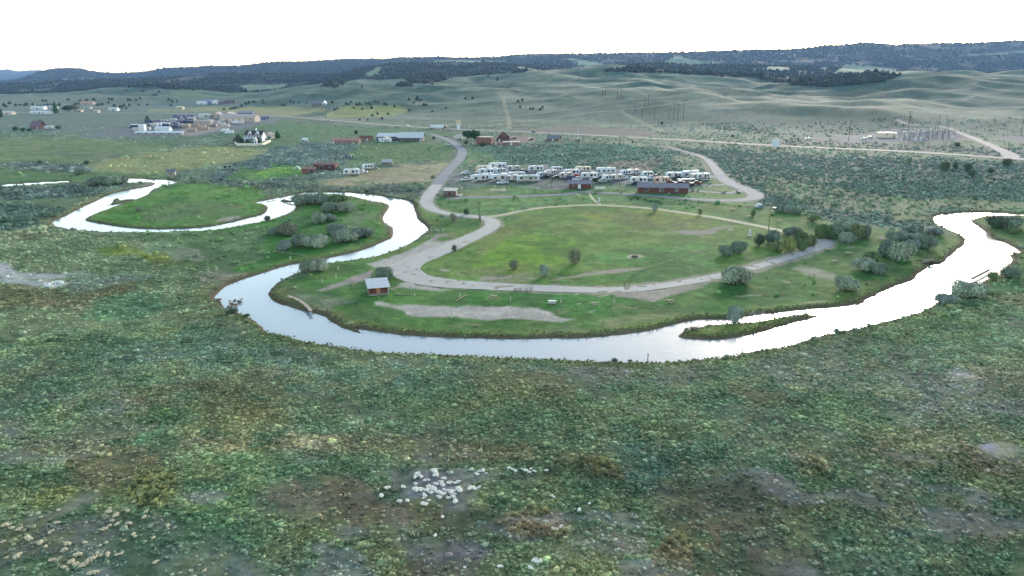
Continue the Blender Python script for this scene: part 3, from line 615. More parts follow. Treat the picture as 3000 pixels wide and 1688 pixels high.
def road_mat(name, c, c2, wheel=None):
    m, nt, b = newmat(name); g = nt.nodes.new('ShaderNodeNewGeometry')
    n1 = noise(nt, .25, 5, .7, g.outputs['Position']); n2 = noise(nt, 2.5, 3, .6, g.outputs['Position'])
    mx = nt.nodes.new('ShaderNodeMix'); mx.data_type = 'RGBA'
    mx.inputs[6].default_value = tuple(map(float, alb(c))) + (1,); mx.inputs[7].default_value = tuple(map(float, alb(c2))) + (1,)
    link(nt, mrange(nt, n1.outputs[0], .35, .65, 0, 1), mx.inputs[0])
    link(nt, mul(nt, mx.outputs[2], mrange(nt, n2.outputs[0], .3, .7, .9, 1.1)), b.inputs['Base Color'])
    b.inputs['Roughness'].default_value = .9; return m
R_LOOP_UP = wline(pts(D, "1085,338 1112,347 1135,356 1155,370 1163,382 1158,398 1143,415 1128,430 1112,448 1100,465"))
R_LOOP = wline(pts(D, "1106,456 1100,465 1088,480 1077,496 1073,510 1082,523 1110,534 1150,541 1190,545 1222,549 1238,558 1237,570 1215,584 1180,600 1130,622 1085,640 1045,655 1022,668 1020,683 1045,699 1090,709 1150,715 1250,721 1400,727 1520,730 1620,725 1740,708 1830,690 1900,672 1980,649 2040,629 2074,617 2078,609 2062,603 2030,597 2010,592"))
R_BACK = wline(pts(D, "2058,604 2030,597 1960,580 1900,567 1800,548 1700,533 1640,525 1560,519 1480,516 1400,520 1330,527 1270,540 1222,547"))
R_HIGH = wline(pts(D, "-200,282 0,283 150,284 330,285 560,287 660,290 760,297 880,307 1000,317 1130,325 1290,331 1500,341 1730,354 1950,367 2120,375 2300,383 2575,402 2800,419"))
R_EAST = wline(pts(c4, "900,20 1200,60 1400,110 1600,165 1730,225 1830,330 1900,420 1980,500 2100,565 2250,620 2380,680 2400,740 2250,775 2000,785 1700,775"))
R_PARK = wline(pts(c4, "-1780,760 -1500,740 -1000,735 -600,715 -200,700 0,665 200,672 500,690 800,710 1300,745 1700,775 2000,790 2300,785"))
R_PARK2 = wline(pts(c4, "1640,480 1800,455 1900,450")); R_PARK3 = wline(pts(c4, "1500,565 1800,575 2000,560 2080,560")); R_PARK4 = wline(pts(c4, "1480,640 1800,670 2050,680 2200,650 2260,630"))
R_SIDE = wline(pts(c6, "1380,870 1500,920 1800,940 2000,1010 2200,1090 2400,1180 2480,1240"))
R_TRACK = wline(pts(c6, "-200,540 0,550 150,580 210,610 130,630 300,660 500,700 700,745 900,785 1100,810 1380,870"))
R_FOOT = wline(pts(c4, "120,670 140,720 190,780 240,820 290,845"))
R_FOOT2 = wline(pts(c4, "700,690 760,670 820,652"))
R_FARM = wline(pts(c1, "1750,640 1200,700 900,860"))
R_DRIVE = wline(pts(c2, "2350,800 2250,830 2150,850 2050,860 1900,880"))
ROADD += [(R_LOOP, 3.0, 2.2, (166, 164, 160), .85), (R_BACK, 1.6, .8, (160, 168, 144), .8), (R_HIGH, 9, 5, (126, 138, 124), .8),
          (R_EAST, 3.2, 3.5, (138, 146, 136), .7), (R_SIDE, 4, 2.5, (150, 150, 152), .8), (R_LOOP_UP, 3.4, 3.0, (112, 134, 120), .7),
          (R_TRACK, .9, 1.2, (92, 100, 96), .8), (R_PARK, 2.2, 1.6, (130, 144, 144), .8),
          (wline(pts(c5, "235,655 260,760 290,860 295,960")), 1.5, 2, (160, 166, 146), .8),
          (wline(pts(c5, "0,940 300,900 700,855 1000,810 1350,780 1900,715 2300,660 2576,630")), 2.2, 3, (160, 166, 146), .7),
          (wline(pts(c5, "250,860 600,810 1000,760 1250,700 1500,675 2000,655 2576,610")), 2.0, 5, (150, 156, 140), .55),
          (wline(pts(c5, "1350,790 1450,850 1550,900 1750,980")), 2, 3, (168, 176, 150), .6),
          (wline(pts(c5, "700,610 1000,575 1300,540 1600,500 1900,490 2300,520 2700,555")), 3, 6, (148, 158, 146), .6),
          (wline(pts(c6, "190,565 500,595 900,620 1400,660")), 3, 6, (92, 104, 98), .7),
          (wline(pts(c6, "1000,770 1300,770 1600,700 1700,620 1950,560 2300,500")), 3, 6, (88, 108, 98), .6),
          (wline(pts(c4, "700,20 900,30 1200,40")), 2, 3, (140, 144, 132), .6),
          (wline(pts(c4, "500,180 800,190 1150,195")), 2, 3, (132, 138, 126), .5),
          (wline(pts(c2, "850,620 950,570")), 2, 2, (118, 122, 112), .7),
          (wline(pts(m4, "2576,545 2300,610 2050,690 1850,760 1700,830 1620,900 1590,950")), .5, .5, (52, 96, 52), .7),
          (wline(pts(m4, "2576,540 2300,600 2050,680 1850,745")), .3, .4, (128, 140, 110), .5)]
G_ASPH = road_mat('asphalt', (126, 140, 156), (110, 124, 144)); G_GRAV = road_mat('gravel', (184, 194, 196), (166, 176, 180))
G_PALE = road_mat('pale_gravel', (176, 184, 158), (160, 166, 142)); G_HIGH = road_mat('highway_surface', (158, 164, 166), (142, 150, 154))
ribbon('access_road', R_LOOP_UP, 7.0, G_ASPH, .05, .4)
ribbon('gravel_road', R_LOOP, np.array([6, 6, 6.5, 6, 5, 5, 6, 7, 8.5, 9.5, 8.5, 6.5, 5, 4.6, 4.0, 3.8, 4.2, 5.2]), G_GRAV, .045, .7)
ribbon('gravel_path', R_BACK, 3.4, G_PALE, .035, .4)
ribbon('highway', R_HIGH, 11, G_HIGH, .10, 0, 6)
ribbon('park_road', R_EAST, np.array([2.5, 3.2, 4.2, 5, 5.5, 6.5, 8, 8, 5]), G_ASPH, .05, .6)
ribbon('park_lane', R_PARK, 4.5, G_ASPH, .04, .5)
ribbon('park_lane', R_PARK2, 5, G_ASPH, .03, .4); ribbon('park_lane', R_PARK3, 3.5, G_ASPH, .03, .4); ribbon('park_lane', R_PARK4, 4, G_ASPH, .03, .4)
ribbon('side_road', R_SIDE, np.array([4, 6, 7, 8, 12]), road_mat('side_gravel', (146, 152, 160), (134, 140, 148)), .06, .6)
ribbon('footpath', R_FOOT, 1.3, G_PALE, .03, .2); ribbon('footpath', R_FOOT2, 1.3, G_PALE, .03, .2)
# painted lines of the highway
Pn = resample(R_HIGH, 8); T = np.gradient(Pn, axis=0); T /= np.linalg.norm(T, axis=1)[:, None]; Nn = np.c_[-T[:, 1], T[:, 0]]
for off in (-4.6, 4.6): ribbon('edge_line', Pn + Nn * off, .35, mat('line_paint', (205, 210, 205)), .16, 0, 6, 1)

# ------------------------------------------------------------------ ground sheet
rowpx = np.r_[np.arange(1780, 330, -3.1)]
bb = (844 - rowpx) / F; Yr = -H * (CP + bb * SP) / (-SP + bb * CP)
Yr = np.r_[-60, -30, -10, 5, 20, 32, 42, 50, 57, 62, Yr[Yr < 1000]]
Yr = np.r_[Yr, np.geomspace(1005, 2400, 150), np.geomspace(2415, 6900, 130), np.geomspace(7000, 14000, 40), np.geomspace(14500, 24000, 8)]
U = np.r_[np.linspace(-1.9, -.86, 60), np.arange(-.85, .85, .00175), np.linspace(.86, 1.9, 60)]
UU, YY = np.meshgrid(U, Yr); XX = UU * np.maximum(YY, 60.0)
X, Y = XX.ravel(), YY.ravel()
SD = river_sd(X, Y); Zg = ground_z(X, Y, SD)
near = (Y < 320); Zg = Zg + near * (fbm(X, Y, 2.6, 3, 71) - .5) * .28 * sstep(320, 200, Y) * (SD > 3)
C, DENS, WOODM = paint(X, Y, Zg, SD)
nr, ncl = UU.shape
i = (np.arange(nr - 1)[:, None] * ncl + np.arange(ncl - 1)[None]).ravel(); Fc = np.c_[i, i + 1, i + ncl + 1, i + ncl]
def to_alb(C): return np.clip(lin(C) / KF, 0, .9)
gm = attr_mat('ground_cover', .95, .28, 1.1, .55, .9, .35, .05)
nt = gm.node_tree                                      # a second, broader mottling
ground = mesh_np('ground', np.c_[X, Y, Zg], Fc, gm, to_alb(C), True); tag(ground, kind='structure')

# ------------------------------------------------------------------ river
wm, nt, b = newmat('river_water')
b.inputs['Base Color'].default_value = (.21, .245, .27, 1); b.inputs['Roughness'].default_value = .13; b.inputs['IOR'].default_value = 1.333
b.inputs['Specular IOR Level'].default_value = .5
g = nt.nodes.new('ShaderNodeNewGeometry'); n1 = noise(nt, .55, 4, .6, g.outputs['Position']); n2 = noise(nt, .035, 3, .5, g.outputs['Position'])
st = mrange(nt, n2.outputs[0], .42, .60, .08, .7)
bp = nt.nodes.new('ShaderNodeBump'); bp.inputs['Distance'].default_value = .06; link(nt, st, bp.inputs['Strength'])
link(nt, n1.outputs[0], bp.inputs['Height']); link(nt, bp.outputs[0], b.inputs['Normal'])
A = np.array(RIVER); x0, y0 = A.min(0) - 25; x1, y1 = A.max(0) + 25; x0 = min(x0, min(p[0] for p in SLOUGH) - 5)
gx = np.linspace(x0, x1, 60); gy = np.linspace(y0, y1, 60); GX, GY = np.meshgrid(gx, gy)
i = (np.arange(59)[:, None] * 60 + np.arange(59)[None]).ravel()
water = mesh_np('water', np.c_[GX.ravel(), GY.ravel(), np.full(3600, WL)], np.c_[i, i + 1, i + 61, i + 60], wm); tag(water, kind='structure')

# ------------------------------------------------------------------ sky, sun, air
SUN_AZ, SUN_EL = R(24), R(9)
w = bpy.data.worlds.new('World'); SC.world = w; w.use_nodes = True; nt = w.node_tree
sky = nt.nodes.new('ShaderNodeTexSky'); sky.sky_type = 'NISHITA'; sky.sun_disc = False
sky.sun_elevation = SUN_EL; sky.sun_rotation = SUN_AZ; sky.altitude = 1800; sky.dust_density = 1.5; sky.ozone_density = 1.2
mx = nt.nodes.new('ShaderNodeMix'); mx.data_type = 'RGBA'; mx.blend_type = 'MULTIPLY'; mx.inputs[0].default_value = 1
mx.inputs[7].default_value = (1.28, 1.08, .86, 1); nt.links.new(sky.outputs[0], mx.inputs[6]); nt.links.new(mx.outputs[2], nt.nodes['Background'].inputs[0]); nt.nodes['Background'].inputs[1].default_value = .15
sl = bpy.data.lights.new('sun', 'SUN'); sl.energy = 1.3; sl.angle = R(18); sl.color = (1, .93, .84)
so = bpy.data.objects.new('sun', sl); COL.objects.link(so)
dirv = Vector((math.sin(SUN_AZ) * math.cos(SUN_EL), math.cos(SUN_AZ) * math.cos(SUN_EL), math.sin(SUN_EL)))
so.rotation_euler = dirv.to_track_quat('Z', 'Y').to_euler()
hm = bpy.data.materials.new('haze_air'); hm.use_nodes = True; nt = hm.node_tree; nt.nodes.clear()
out = nt.nodes.new('ShaderNodeOutputMaterial'); vp = nt.nodes.new('ShaderNodeVolumePrincipled')
vp.inputs['Color'].default_value = (.34, .57, 1.0, 1); vp.inputs['Density'].default_value = HAZE; vp.inputs['Anisotropy'].default_value = 0
nt.links.new(vp.outputs[0], out.inputs['Volume'])
zt = float(Zg.max()) + 30; hx, hy0, hy1 = 46500, -300, 24500
Vh = [(x, y, z) for z in (min(-3.0, float(Zg.min())) - 1, max(zt, H + 5)) for (x, y) in ((-hx, hy0), (hx, hy0), (hx, hy1), (-hx, hy1))]
Fh = [(0, 3, 2, 1), (4, 5, 6, 7), (0, 1, 5, 4), (1, 2, 6, 5), (2, 3, 7, 6), (3, 0, 4, 7)]
hz = mesh_np('haze', Vh, Fh, hm); tag(hz, kind='stuff')
cd = bpy.data.cameras.new('camera'); cam = bpy.data.objects.new('camera', cd); COL.objects.link(cam); SC.camera = cam
cd.sensor_width = 36; cd.lens = F / 3000 * 36; cd.clip_end = 60000; cd.clip_start = 1
cam.location = (0, 0, H); cam.rotation_euler = (R(90) - PITCH, 0, 0)
SC.view_settings.view_transform = 'Standard'; SC.view_settings.look = 'None'; SC.view_settings.exposure = EXPO; SC.view_settings.gamma = 1
SC.cycles.use_denoising = True; SC.cycles.max_bounces = 5; SC.cycles.volume_bounces = 0
# ------------------------------------------------------------------ brush, reeds and far woods: far too many to count
def mound_arch(seed, nleaf, ls=.24, seg=7, up=.5, base=True):
    r = np.random.default_rng(seed); V = []; Fc = []; S = []
    if base:
        k = 0
        for z, rad in ((0.0, .92), (.5, .78)):
            for j in range(seg):
                a = 2 * math.pi * (j + r.uniform(-.25, .25)) / seg; q = rad * r.uniform(.8, 1.12)
                V.append((q * math.cos(a), q * math.sin(a), z * r.uniform(.85, 1.15))); S.append(r.uniform(.86, 1.08))
        V.append((r.uniform(-.2, .2), r.uniform(-.2, .2), .86)); S.append(1.08)
        for j in range(seg):
            a, b = j, (j + 1) % seg
            Fc += [(a, b, seg + b), (a, seg + b, seg + a), (seg + a, seg + b, 2 * seg)]
    for _ in range(nleaf):
        d = r.normal(size=3); d[2] = abs(d[2]) * .9 + .05; d /= np.linalg.norm(d)
        p = d * r.uniform(.78, 1.12); n = d + r.normal(size=3) * .55 + np.array([0, 0, up]); n /= np.linalg.norm(n)
        t = np.cross(n, r.normal(size=3)); t /= np.linalg.norm(t); b = np.cross(n, t); s = ls * r.uniform(.6, 1.4)
        k = len(V); V += [tuple(p + t * s), tuple(p - t * s * .6 + b * s * .8), tuple(p - t * s * .5 - b * s * .9)]
        sh = r.uniform(.74, 1.3); S += [sh] * 3; Fc.append((k, k + 1, k + 2))
    return np.array(V), np.array(Fc), np.array(S)
def reed_arch(seed, n=22):
    r = np.random.default_rng(seed); V = []; Fc = []; S = []
    for _ in range(n):
        x, y = r.normal(size=2) * .5; a = r.uniform(0, 6.28); hgt = r.uniform(.55, 1.1); lean = r.normal(size=2) * .22; w = .11
        k = len(V); c, s = math.cos(a) * w, math.sin(a) * w
        V += [(x - c, y - s, 0), (x + c, y + s, 0), (x + lean[0], y + lean[1], hgt * .75), (x + lean[0] - c * 1.5, y + lean[1] - s, hgt), (x + lean[0] + c * 1.4, y + lean[1] + s * 1.2, hgt * .95)]
        S += [.62, .62, .95, 1.4, 1.4]; Fc += [(k, k + 1, k + 2), (k + 2, k + 3, k + 4)]
    return np.array(V), np.array(Fc), np.array(S)
def grass_arch(seed, n=12):
    r = np.random.default_rng(seed); V = []; Fc = []; S = []
    for _ in range(n):
        a = r.uniform(0, 6.28); q = r.uniform(0, .55); o = r.uniform(.5, 1.1); hgt = r.uniform(.5, 1.35); w = .2; x, y = q * math.cos(a), q * math.sin(a)
        k = len(V); px_, py_ = -math.sin(a) * w, math.cos(a) * w
        V += [(x - px_, y - py_, 0), (x + px_, y + py_, 0), (x + .5 * o * math.cos(a) + px_, y + .5 * o * math.sin(a) + py_, hgt * .8), (x + o * math.cos(a), y + o * math.sin(a), hgt * .75)]
        sh = r.uniform(.8, 1.3); S += [sh * .8, sh * .8, sh, sh * 1.15]; Fc += [(k, k + 1, k + 2), (k, k + 2, k + 3)]
    return np.array(V), np.array(Fc), np.array(S)
def cone_arch(seed, seg=6):
    r = np.random.default_rng(seed); V = []; S = []
    for z, rad in ((0.0, .7), (.22, 1.0), (.62, .62)):
        for j in range(seg):
            a = 2 * math.pi * (j + r.uniform(-.3, .3)) / seg; q = rad * r.uniform(.75, 1.2); V.append((q * math.cos(a), q * math.sin(a), z)); S.append(r.uniform(.8, 1.15))
    V.append((0, 0, 1.05)); S.append(1.1); Fc = []
    for lv in range(2):
        for j in range(seg):
            a, b = lv * seg + j, lv * seg + (j + 1) % seg; Fc += [(a, b, b + seg), (a, b + seg, a + seg)]
    for j in range(seg): Fc.append((2 * seg + j, 2 * seg + (j + 1) % seg, 3 * seg))
    return np.array(V), np.array(Fc), np.array(S)
def clumps(name, P, r, h, C, archs, m, kind='stuff'):
    Vs, Fs, Cs = [], [], []; base = 0; n = len(P); which = RNG.integers(0, len(archs), n)
    for ai, (AV, AF, AS) in enumerate(archs):
        ix = np.nonzero(which == ai)[0]
        if not len(ix): continue
        th = RNG.uniform(0, 2 * np.pi, len(ix)); c, s = np.cos(th)[:, None], np.sin(th)[:, None]
        el = RNG.uniform(.8, 1.25, len(ix))[:, None]
        x = AV[None, :, 0] * el; y = AV[None, :, 1] / el
        X_ = (x * c - y * s) * r[ix, None] + P[ix, 0:1]; Y_ = (x * s + y * c) * r[ix, None] + P[ix, 1:2]; Z_ = AV[None, :, 2] * h[ix, None] + P[ix, 2:3]
        Vs.append(np.stack([X_, Y_, Z_], -1).reshape(-1, 3)); k = len(AV)
        Fs.append((AF[None] + (np.arange(len(ix)) * k)[:, None, None] + base).reshape(-1, 3)); base += len(ix) * k
        Cs.append((C[ix][:, None, :] * AS[None, :, None]).reshape(-1, 3))
    o = mesh_np(name, np.concatenate(Vs), np.concatenate(Fs), m, np.concatenate(Cs)); tag(o, kind=kind); return o
def look(Xq, Yq):
    ri = np.clip(np.searchsorted(Yr, Yq), 1, nr - 1); ri -= (np.abs(Yr[ri - 1] - Yq) < np.abs(Yr[ri] - Yq))
    ci = np.clip(np.searchsorted(U, Xq / np.maximum(Yq, 60)), 0, ncl - 1); return ri * ncl + ci
def scatter(y0, y1, dmax, wide=.80, dmult=1.0):
    area = wide * (y1 * y1 - y0 * y0); n = int(area * dmax / 100)
    Yq = np.sqrt(RNG.uniform(y0 * y0, y1 * y1, n)); Xq = RNG.uniform(-wide, wide, n) * Yq
    k = look(Xq, Yq); keep = RNG.uniform(0, dmax, n) < DENS[k] * (dmult)
    return Xq[keep], Yq[keep], k[keep]
leafm = attr_mat('brush_leaf', .8, .1, 2.0, spec=.12)
NEAR_A = [mound_arch(s, 34) for s in range(6)]; NEAR2_A = [mound_arch(90 + s, 16, .3, 6) for s in range(5)] + [grass_arch(210 + s, 14) for s in range(5)]; MID_A = [mound_arch(20 + s, 12, .32, 6) for s in range(5)] + [grass_arch(200 + s, 9) for s in range(3)]; FAR_A = [mound_arch(40 + s, 4, .4, 5) for s in range(6)]
REED_A = [reed_arch(60 + s) for s in range(5)]
ALBC = to_alb(C); ZgF = Zg
def colour(k, n, amp=.19, gain=2.2):
    j = np.exp(RNG.normal(0, amp, n))[:, None] * np.exp(RNG.normal(0, .045, (n, 3)))
    c_ = ALBC[k] * j * gain; c_ = c_ * .86 + c_.mean(1, keepdims=True) * .14
    return np.clip(c_, .004, .75)
parts_ = []
for y0, y1, f, rr, A in ((60, 100, .9, .21, NEAR2_A), (100, 165, .8, .23, MID_A), (165, 260, .5, .34, MID_A), (260, 430, .26, .55, MID_A)):
    Xq, Yq, k = scatter(y0, y1, 1000, .8, 5.5)
    m = DENS[k] >= 12; m &= RNG.uniform(size=len(k)) < np.where(DENS[k] > 25, f, np.minimum(1, f * 2.5)); Xq, Yq, k = Xq[m], Yq[m], k[m]
    reed = (DENS[k] >= 165) & (RNG.uniform(size=len(k)) < .35)
    for sel, nm in ((~reed, 'brush'), (reed, 'reeds')):
        if sel.sum() < 5: continue
        n = int(sel.sum()); x, y, kk = Xq[sel], Yq[sel], k[sel]
        if nm == 'brush':
            r = rr * np.exp(RNG.normal(0, .36, n)); h = r * RNG.uniform(.45, .85, n)
            clumps('brush', np.c_[x, y, ZgF[kk] - .05], r, h, colour(kk, n), A, leafm)
        else:
            clumps('reeds', np.c_[x, y, ZgF[kk] - .03], rr * 1.3 * np.exp(RNG.normal(0, .2, n)), RNG.uniform(.45, .85, n), colour(kk, n, .25, 1.9), REED_A, leafm)
for y0, y1, f, A in ((110, 430, 1, MID_A), (430, 620, 1.0, FAR_A), (620, 900, .6, FAR_A)):
    Xq, Yq, k = scatter(y0, y1, 24, .8, 1.6)
    m = (DENS[k] < 25) & (RNG.uniform(size=len(k)) < f) & ((DENS[k] < 12) | (Yq > 330)); Xq, Yq, k = Xq[m], Yq[m], k[m]; n = len(k)
    s = np.where(Yq < 430, .8, 1.0) * (1.5 if y0 >= 900 else 1)
    r = s * .88 * np.exp(RNG.normal(0, .32, n)); h = r * RNG.uniform(.8, 1.15, n)
    clumps('sagebrush', np.c_[Xq, Yq, ZgF[k] - .1], r, h, colour(k, n, .16, 1.95), A, leafm)
# lush sedge tufts in the meadow, mostly too small to tell
Xq, Yq, k = scatter(100, 430, 60); DK = np.abs(DENS[k] - .6) < .7
m = DK & (DENS[k] > .1) & (SD[k] > 2); Xq, Yq, k = Xq[m], Yq[m], k[m]; m = fbm(Xq, Yq, 16, 3, 81) > .52; Xq, Yq, k = Xq[m], Yq[m], k[m]; n = len(k)
clumps('meadow_grass', np.c_[Xq, Yq, ZgF[k] - .05], .5 * np.exp(RNG.normal(0, .3, n)), RNG.uniform(.1, .3, n), colour(k, n, .14, 1.0), MID_A, leafm)
# river edge sedge
cand = np.nonzero((SD > .9) & (SD < 2.6) & (Y < 560) & (Y > 90))[0]; cand = np.repeat(cand, 2)[RNG.uniform(size=len(cand) * 2) < .22]
n = len(cand); jx = RNG.normal(0, .5, n)
cc = np.clip(np.tile(alb((120, 136, 88)), (n, 1)) * np.exp(RNG.normal(0, .3, n))[:, None], 0, .6)
clumps('bank_sedge', np.c_[X[cand] + jx, Y[cand] + RNG.normal(0, .5, n), ZgF[cand] - .1], RNG.uniform(.15, .36, n), RNG.uniform(.2, .45, n), cc, MID_A, leafm)
# woods on the hills
CONE_A = [cone_arch(80 + s) for s in range(6)]
pick = np.nonzero((WOODM > .45) & (Y > 1250) & (Y < 9000) & (np.abs(X / Y) < .82))[0]
pick = np.repeat(pick, 2); pick = pick[RNG.uniform(size=len(pick)) < np.where(Y[pick] < 2400, .5, .42) * sstep(.34, .5, fbm(X[pick], Y[pick], 110, 3, 91))]
n = len(pick); sp = Y[pick] * .0022
r = 2.6 + Y[pick] * .0006; r = r * np.exp(RNG.normal(0, .25, n)); h = r * RNG.uniform(1.1, 1.9, n)
cc = np.tile(alb((42, 60, 60)), (n, 1)) * np.exp(RNG.normal(0, .16, n))[:, None]
x = X[pick] + RNG.normal(0, 1, n) * sp; y = Y[pick] + RNG.normal(0, 6, n)
clumps('forest', np.c_[x, y, Zt(x, y) - .5], r, h, cc, CONE_A, leafm)
# ------------------------------------------------------------------ kit for single things
class MB:
    def __init__(s): s.V = []; s.F = []; s.C = []
    def add(s, V, Fc):
        k = len(s.V); s.V += [tuple(v) for v in V]; s.F += [tuple(k + i for i in f) for f in Fc]; return s
    def box(s, x0, x1, y0, y1, z0, z1):
        return s.add([(x0, y0, z0), (x1, y0, z0), (x1, y1, z0), (x0, y1, z0), (x0, y0, z1), (x1, y0, z1), (x1, y1, z1), (x0, y1, z1)],
                     [(0, 3, 2, 1), (4, 5, 6, 7), (0, 1, 5, 4), (1, 2, 6, 5), (2, 3, 7, 6), (3, 0, 4, 7)])
    def prism(s, prof, y0, y1):                        # closed side profile (x,z) pulled along y
        n = len(prof); V = [(x, y0, z) for x, z in prof] + [(x, y1, z) for x, z in prof]
        return s.add(V, [tuple(range(n)), tuple(range(2 * n - 1, n - 1, -1))] + [(i, i + n, (i + 1) % n + n, (i + 1) % n) for i in range(n)])
    def prismx(s, prof, x0, x1):                       # profile (y,z) pulled along x
        n = len(prof); V = [(x0, y, z) for y, z in prof] + [(x1, y, z) for y, z in prof]
        return s.add(V, [tuple(range(n - 1, -1, -1)), tuple(range(n, 2 * n))] + [(i, (i + 1) % n, (i + 1) % n + n, i + n) for i in range(n)])
    def tube(s, a, b, r0, r1=None, n=7, cap=True):
        a = Vector(a); b = Vector(b); r1 = r0 if r1 is None else r1; d = (b - a).normalized()
        u = d.cross(Vector((0, 0, 1)) if abs(d.z) < .9 else Vector((1, 0, 0))).normalized(); v = d.cross(u)
        V = [a + (u * math.cos(t) + v * math.sin(t)) * r0 for t in [2 * math.pi * i / n for i in range(n)]] + \
            [b + (u * math.cos(t) + v * math.sin(t)) * r1 for t in [2 * math.pi * i / n for i in range(n)]]
        Fc = [(i, (i + 1) % n, (i + 1) % n + n, i + n) for i in range(n)]
        if cap: Fc += [tuple(range(n - 1, -1, -1)), tuple(range(n, 2 * n))]
        return s.add(V, Fc)
    def ball(s, c, r, sz=1.0, n=8):
        V = []; Fc = []
        for i in range(1, n // 2):
            ph = math.pi * i / (n // 2)
            for j in range(n): V.append((c[0] + r * math.sin(ph) * math.cos(2 * math.pi * j / n), c[1] + r * math.sin(ph) * math.sin(2 * math.pi * j / n), c[2] + r * sz * math.cos(ph)))
        V += [(c[0], c[1], c[2] + r * sz), (c[0], c[1], c[2] - r * sz)]; m = n // 2 - 1
        for i in range(m - 1):
            for j in range(n): Fc.append((i * n + j, (i + 1) * n + j, (i + 1) * n + (j + 1) % n, i * n + (j + 1) % n))
        for j in range(n): Fc += [(m * n, j, (j + 1) % n), (m * n + 1, (m - 1) * n + (j + 1) % n, (m - 1) * n + j)]
        return s.add(V, Fc)
    def build(s, name, m, parent=None, bevel=0.0):
        me = bpy.data.meshes.new(name); me.from_pydata(s.V, [], s.F); me.update()
        if m: me.materials.append(m)
        o = bpy.data.objects.new(name, me); COL.objects.link(o)
        if parent: o.parent = parent
        if bevel:
            b = o.modifiers.new('bevel', 'BEVEL'); b.width = bevel; b.segments = 2; b.limit_method = 'ANGLE'
        return o
def thing(name, label, cat, loc, rz=0, group=None):
    o = bpy.data.objects.new(name, None); COL.objects.link(o); o.location = loc; o.rotation_euler = (0, 0, rz); o.empty_display_size = .5
    return tag(o, label, cat, group)
def dup(root, loc, rz, label, group=None, scale=None, color=None):
    kids = {}
    for o in KIDS.get(root.name, []): kids.setdefault(o.parent.name, []).append(o)
    def cp(o, par):
        c = o.copy(); COL.objects.link(c)
        if par: c.parent = par
        if color: c.color = color
        for ch in kids.get(o.name, []): cp(ch, c)
        return c
    r = cp(root, None); r.location = loc; r.rotation_euler = (0, 0, rz); r['label'] = label
    if group: r['group'] = group
    if scale: r.scale = scale
    return r
KIDS = {}
def reg(root):                                          # remember a prototype's parts
    KIDS[root.name] = [o for o in bpy.data.objects if o.parent and (o.parent == root or (o.parent.parent and o.parent.parent == root))]
    return root
def place(root, first, loc, rz, label, group=None, scale=None, color=None):
    if root.name in first: return dup(root, loc, rz, label, group, scale, color)
    first.add(root.name); root.location = loc; root.rotation_euler = (0, 0, rz); root['label'] = label
    if group: root['group'] = group
    if scale: root.scale = scale
    if color:
        root.color = color
        for o in KIDS.get(root.name, []): o.color = color
    return root
USED = set()
def gp(fn, x, y): return hit(*fn(x, y))

glass = mat('dark_glass', (38, 44, 54), .15, .1, 3, spec=.6); white = mat('white_paint', (208, 232, 255), .45, .06, 1.5)
dark = mat('dark_metal', (50, 54, 60), .6, .1); rubber = mat('tyre_rubber', (34, 36, 38), .9, .1); chrome = mat('grey_metal', (150, 156, 160), .4, .1)
roofw = corrugated('pale_metal_roof', (205, 220, 236), 3.2, 0, .35); roofg = corrugated('grey_metal_roof', (132, 138, 160), 3.0, 0, .45)
roofb = corrugated('blue_grey_roof', (116, 126, 148), 3.0, 0, .45); roofr = corrugated('rust_roof', (112, 78, 72), 2.5, 0, .7)
rooft = mat('tan_roof', (184, 184, 186), .7, .08, .3); roofd = mat('dark_shingle', (66, 66, 74), .85, .2, 1.5); roofp = mat('porch_roof', (214, 214, 210), .6, .1)
redw = corrugated('red_boards', (102, 70, 67), 1.6, 2, .75, .4, .8); redb = mat('red_brown_wall', (116, 78, 72), .85, .14, .8); brick = mat('brick_wall', (122, 92, 86), .9, .16, 1.2)
pink = mat('pinkish_wall', (140, 122, 120), .85, .12, .8); tanw = mat('tan_wall', (178, 176, 172), .8, .08, .5); cream = mat('cream_wall', (206, 208, 200), .8, .1, .8)
woodb = mat('brown_wood', (118, 98, 84), .85, .2, 1.5); woodg = mat('weathered_wood', (158, 158, 148), .9, .15, 1.5); woodd = mat('dark_wood', (66, 58, 54), .9, .15, 1.5)
barnd = corrugated('dark_barn_wall', (92, 60, 60), 2.0, 0, .8, .3, .8); slatew = mat('slate_wall', (58, 66, 78), .8, .12, .8); conc = mat('concrete', (196, 198, 196), .9, .1, 1.2)
lampw = mat('lamp_white', (235, 238, 235), .4, .03); steelb = mat('galvanised_steel', (118, 140, 160), .5, .12); olivet = mat('green_canvas', (190, 222, 208), .8, .08)
blued = mat('blue_paint', (70, 92, 140), .5, .1); redd = mat('red_paint', (178, 48, 66), .5, .08)

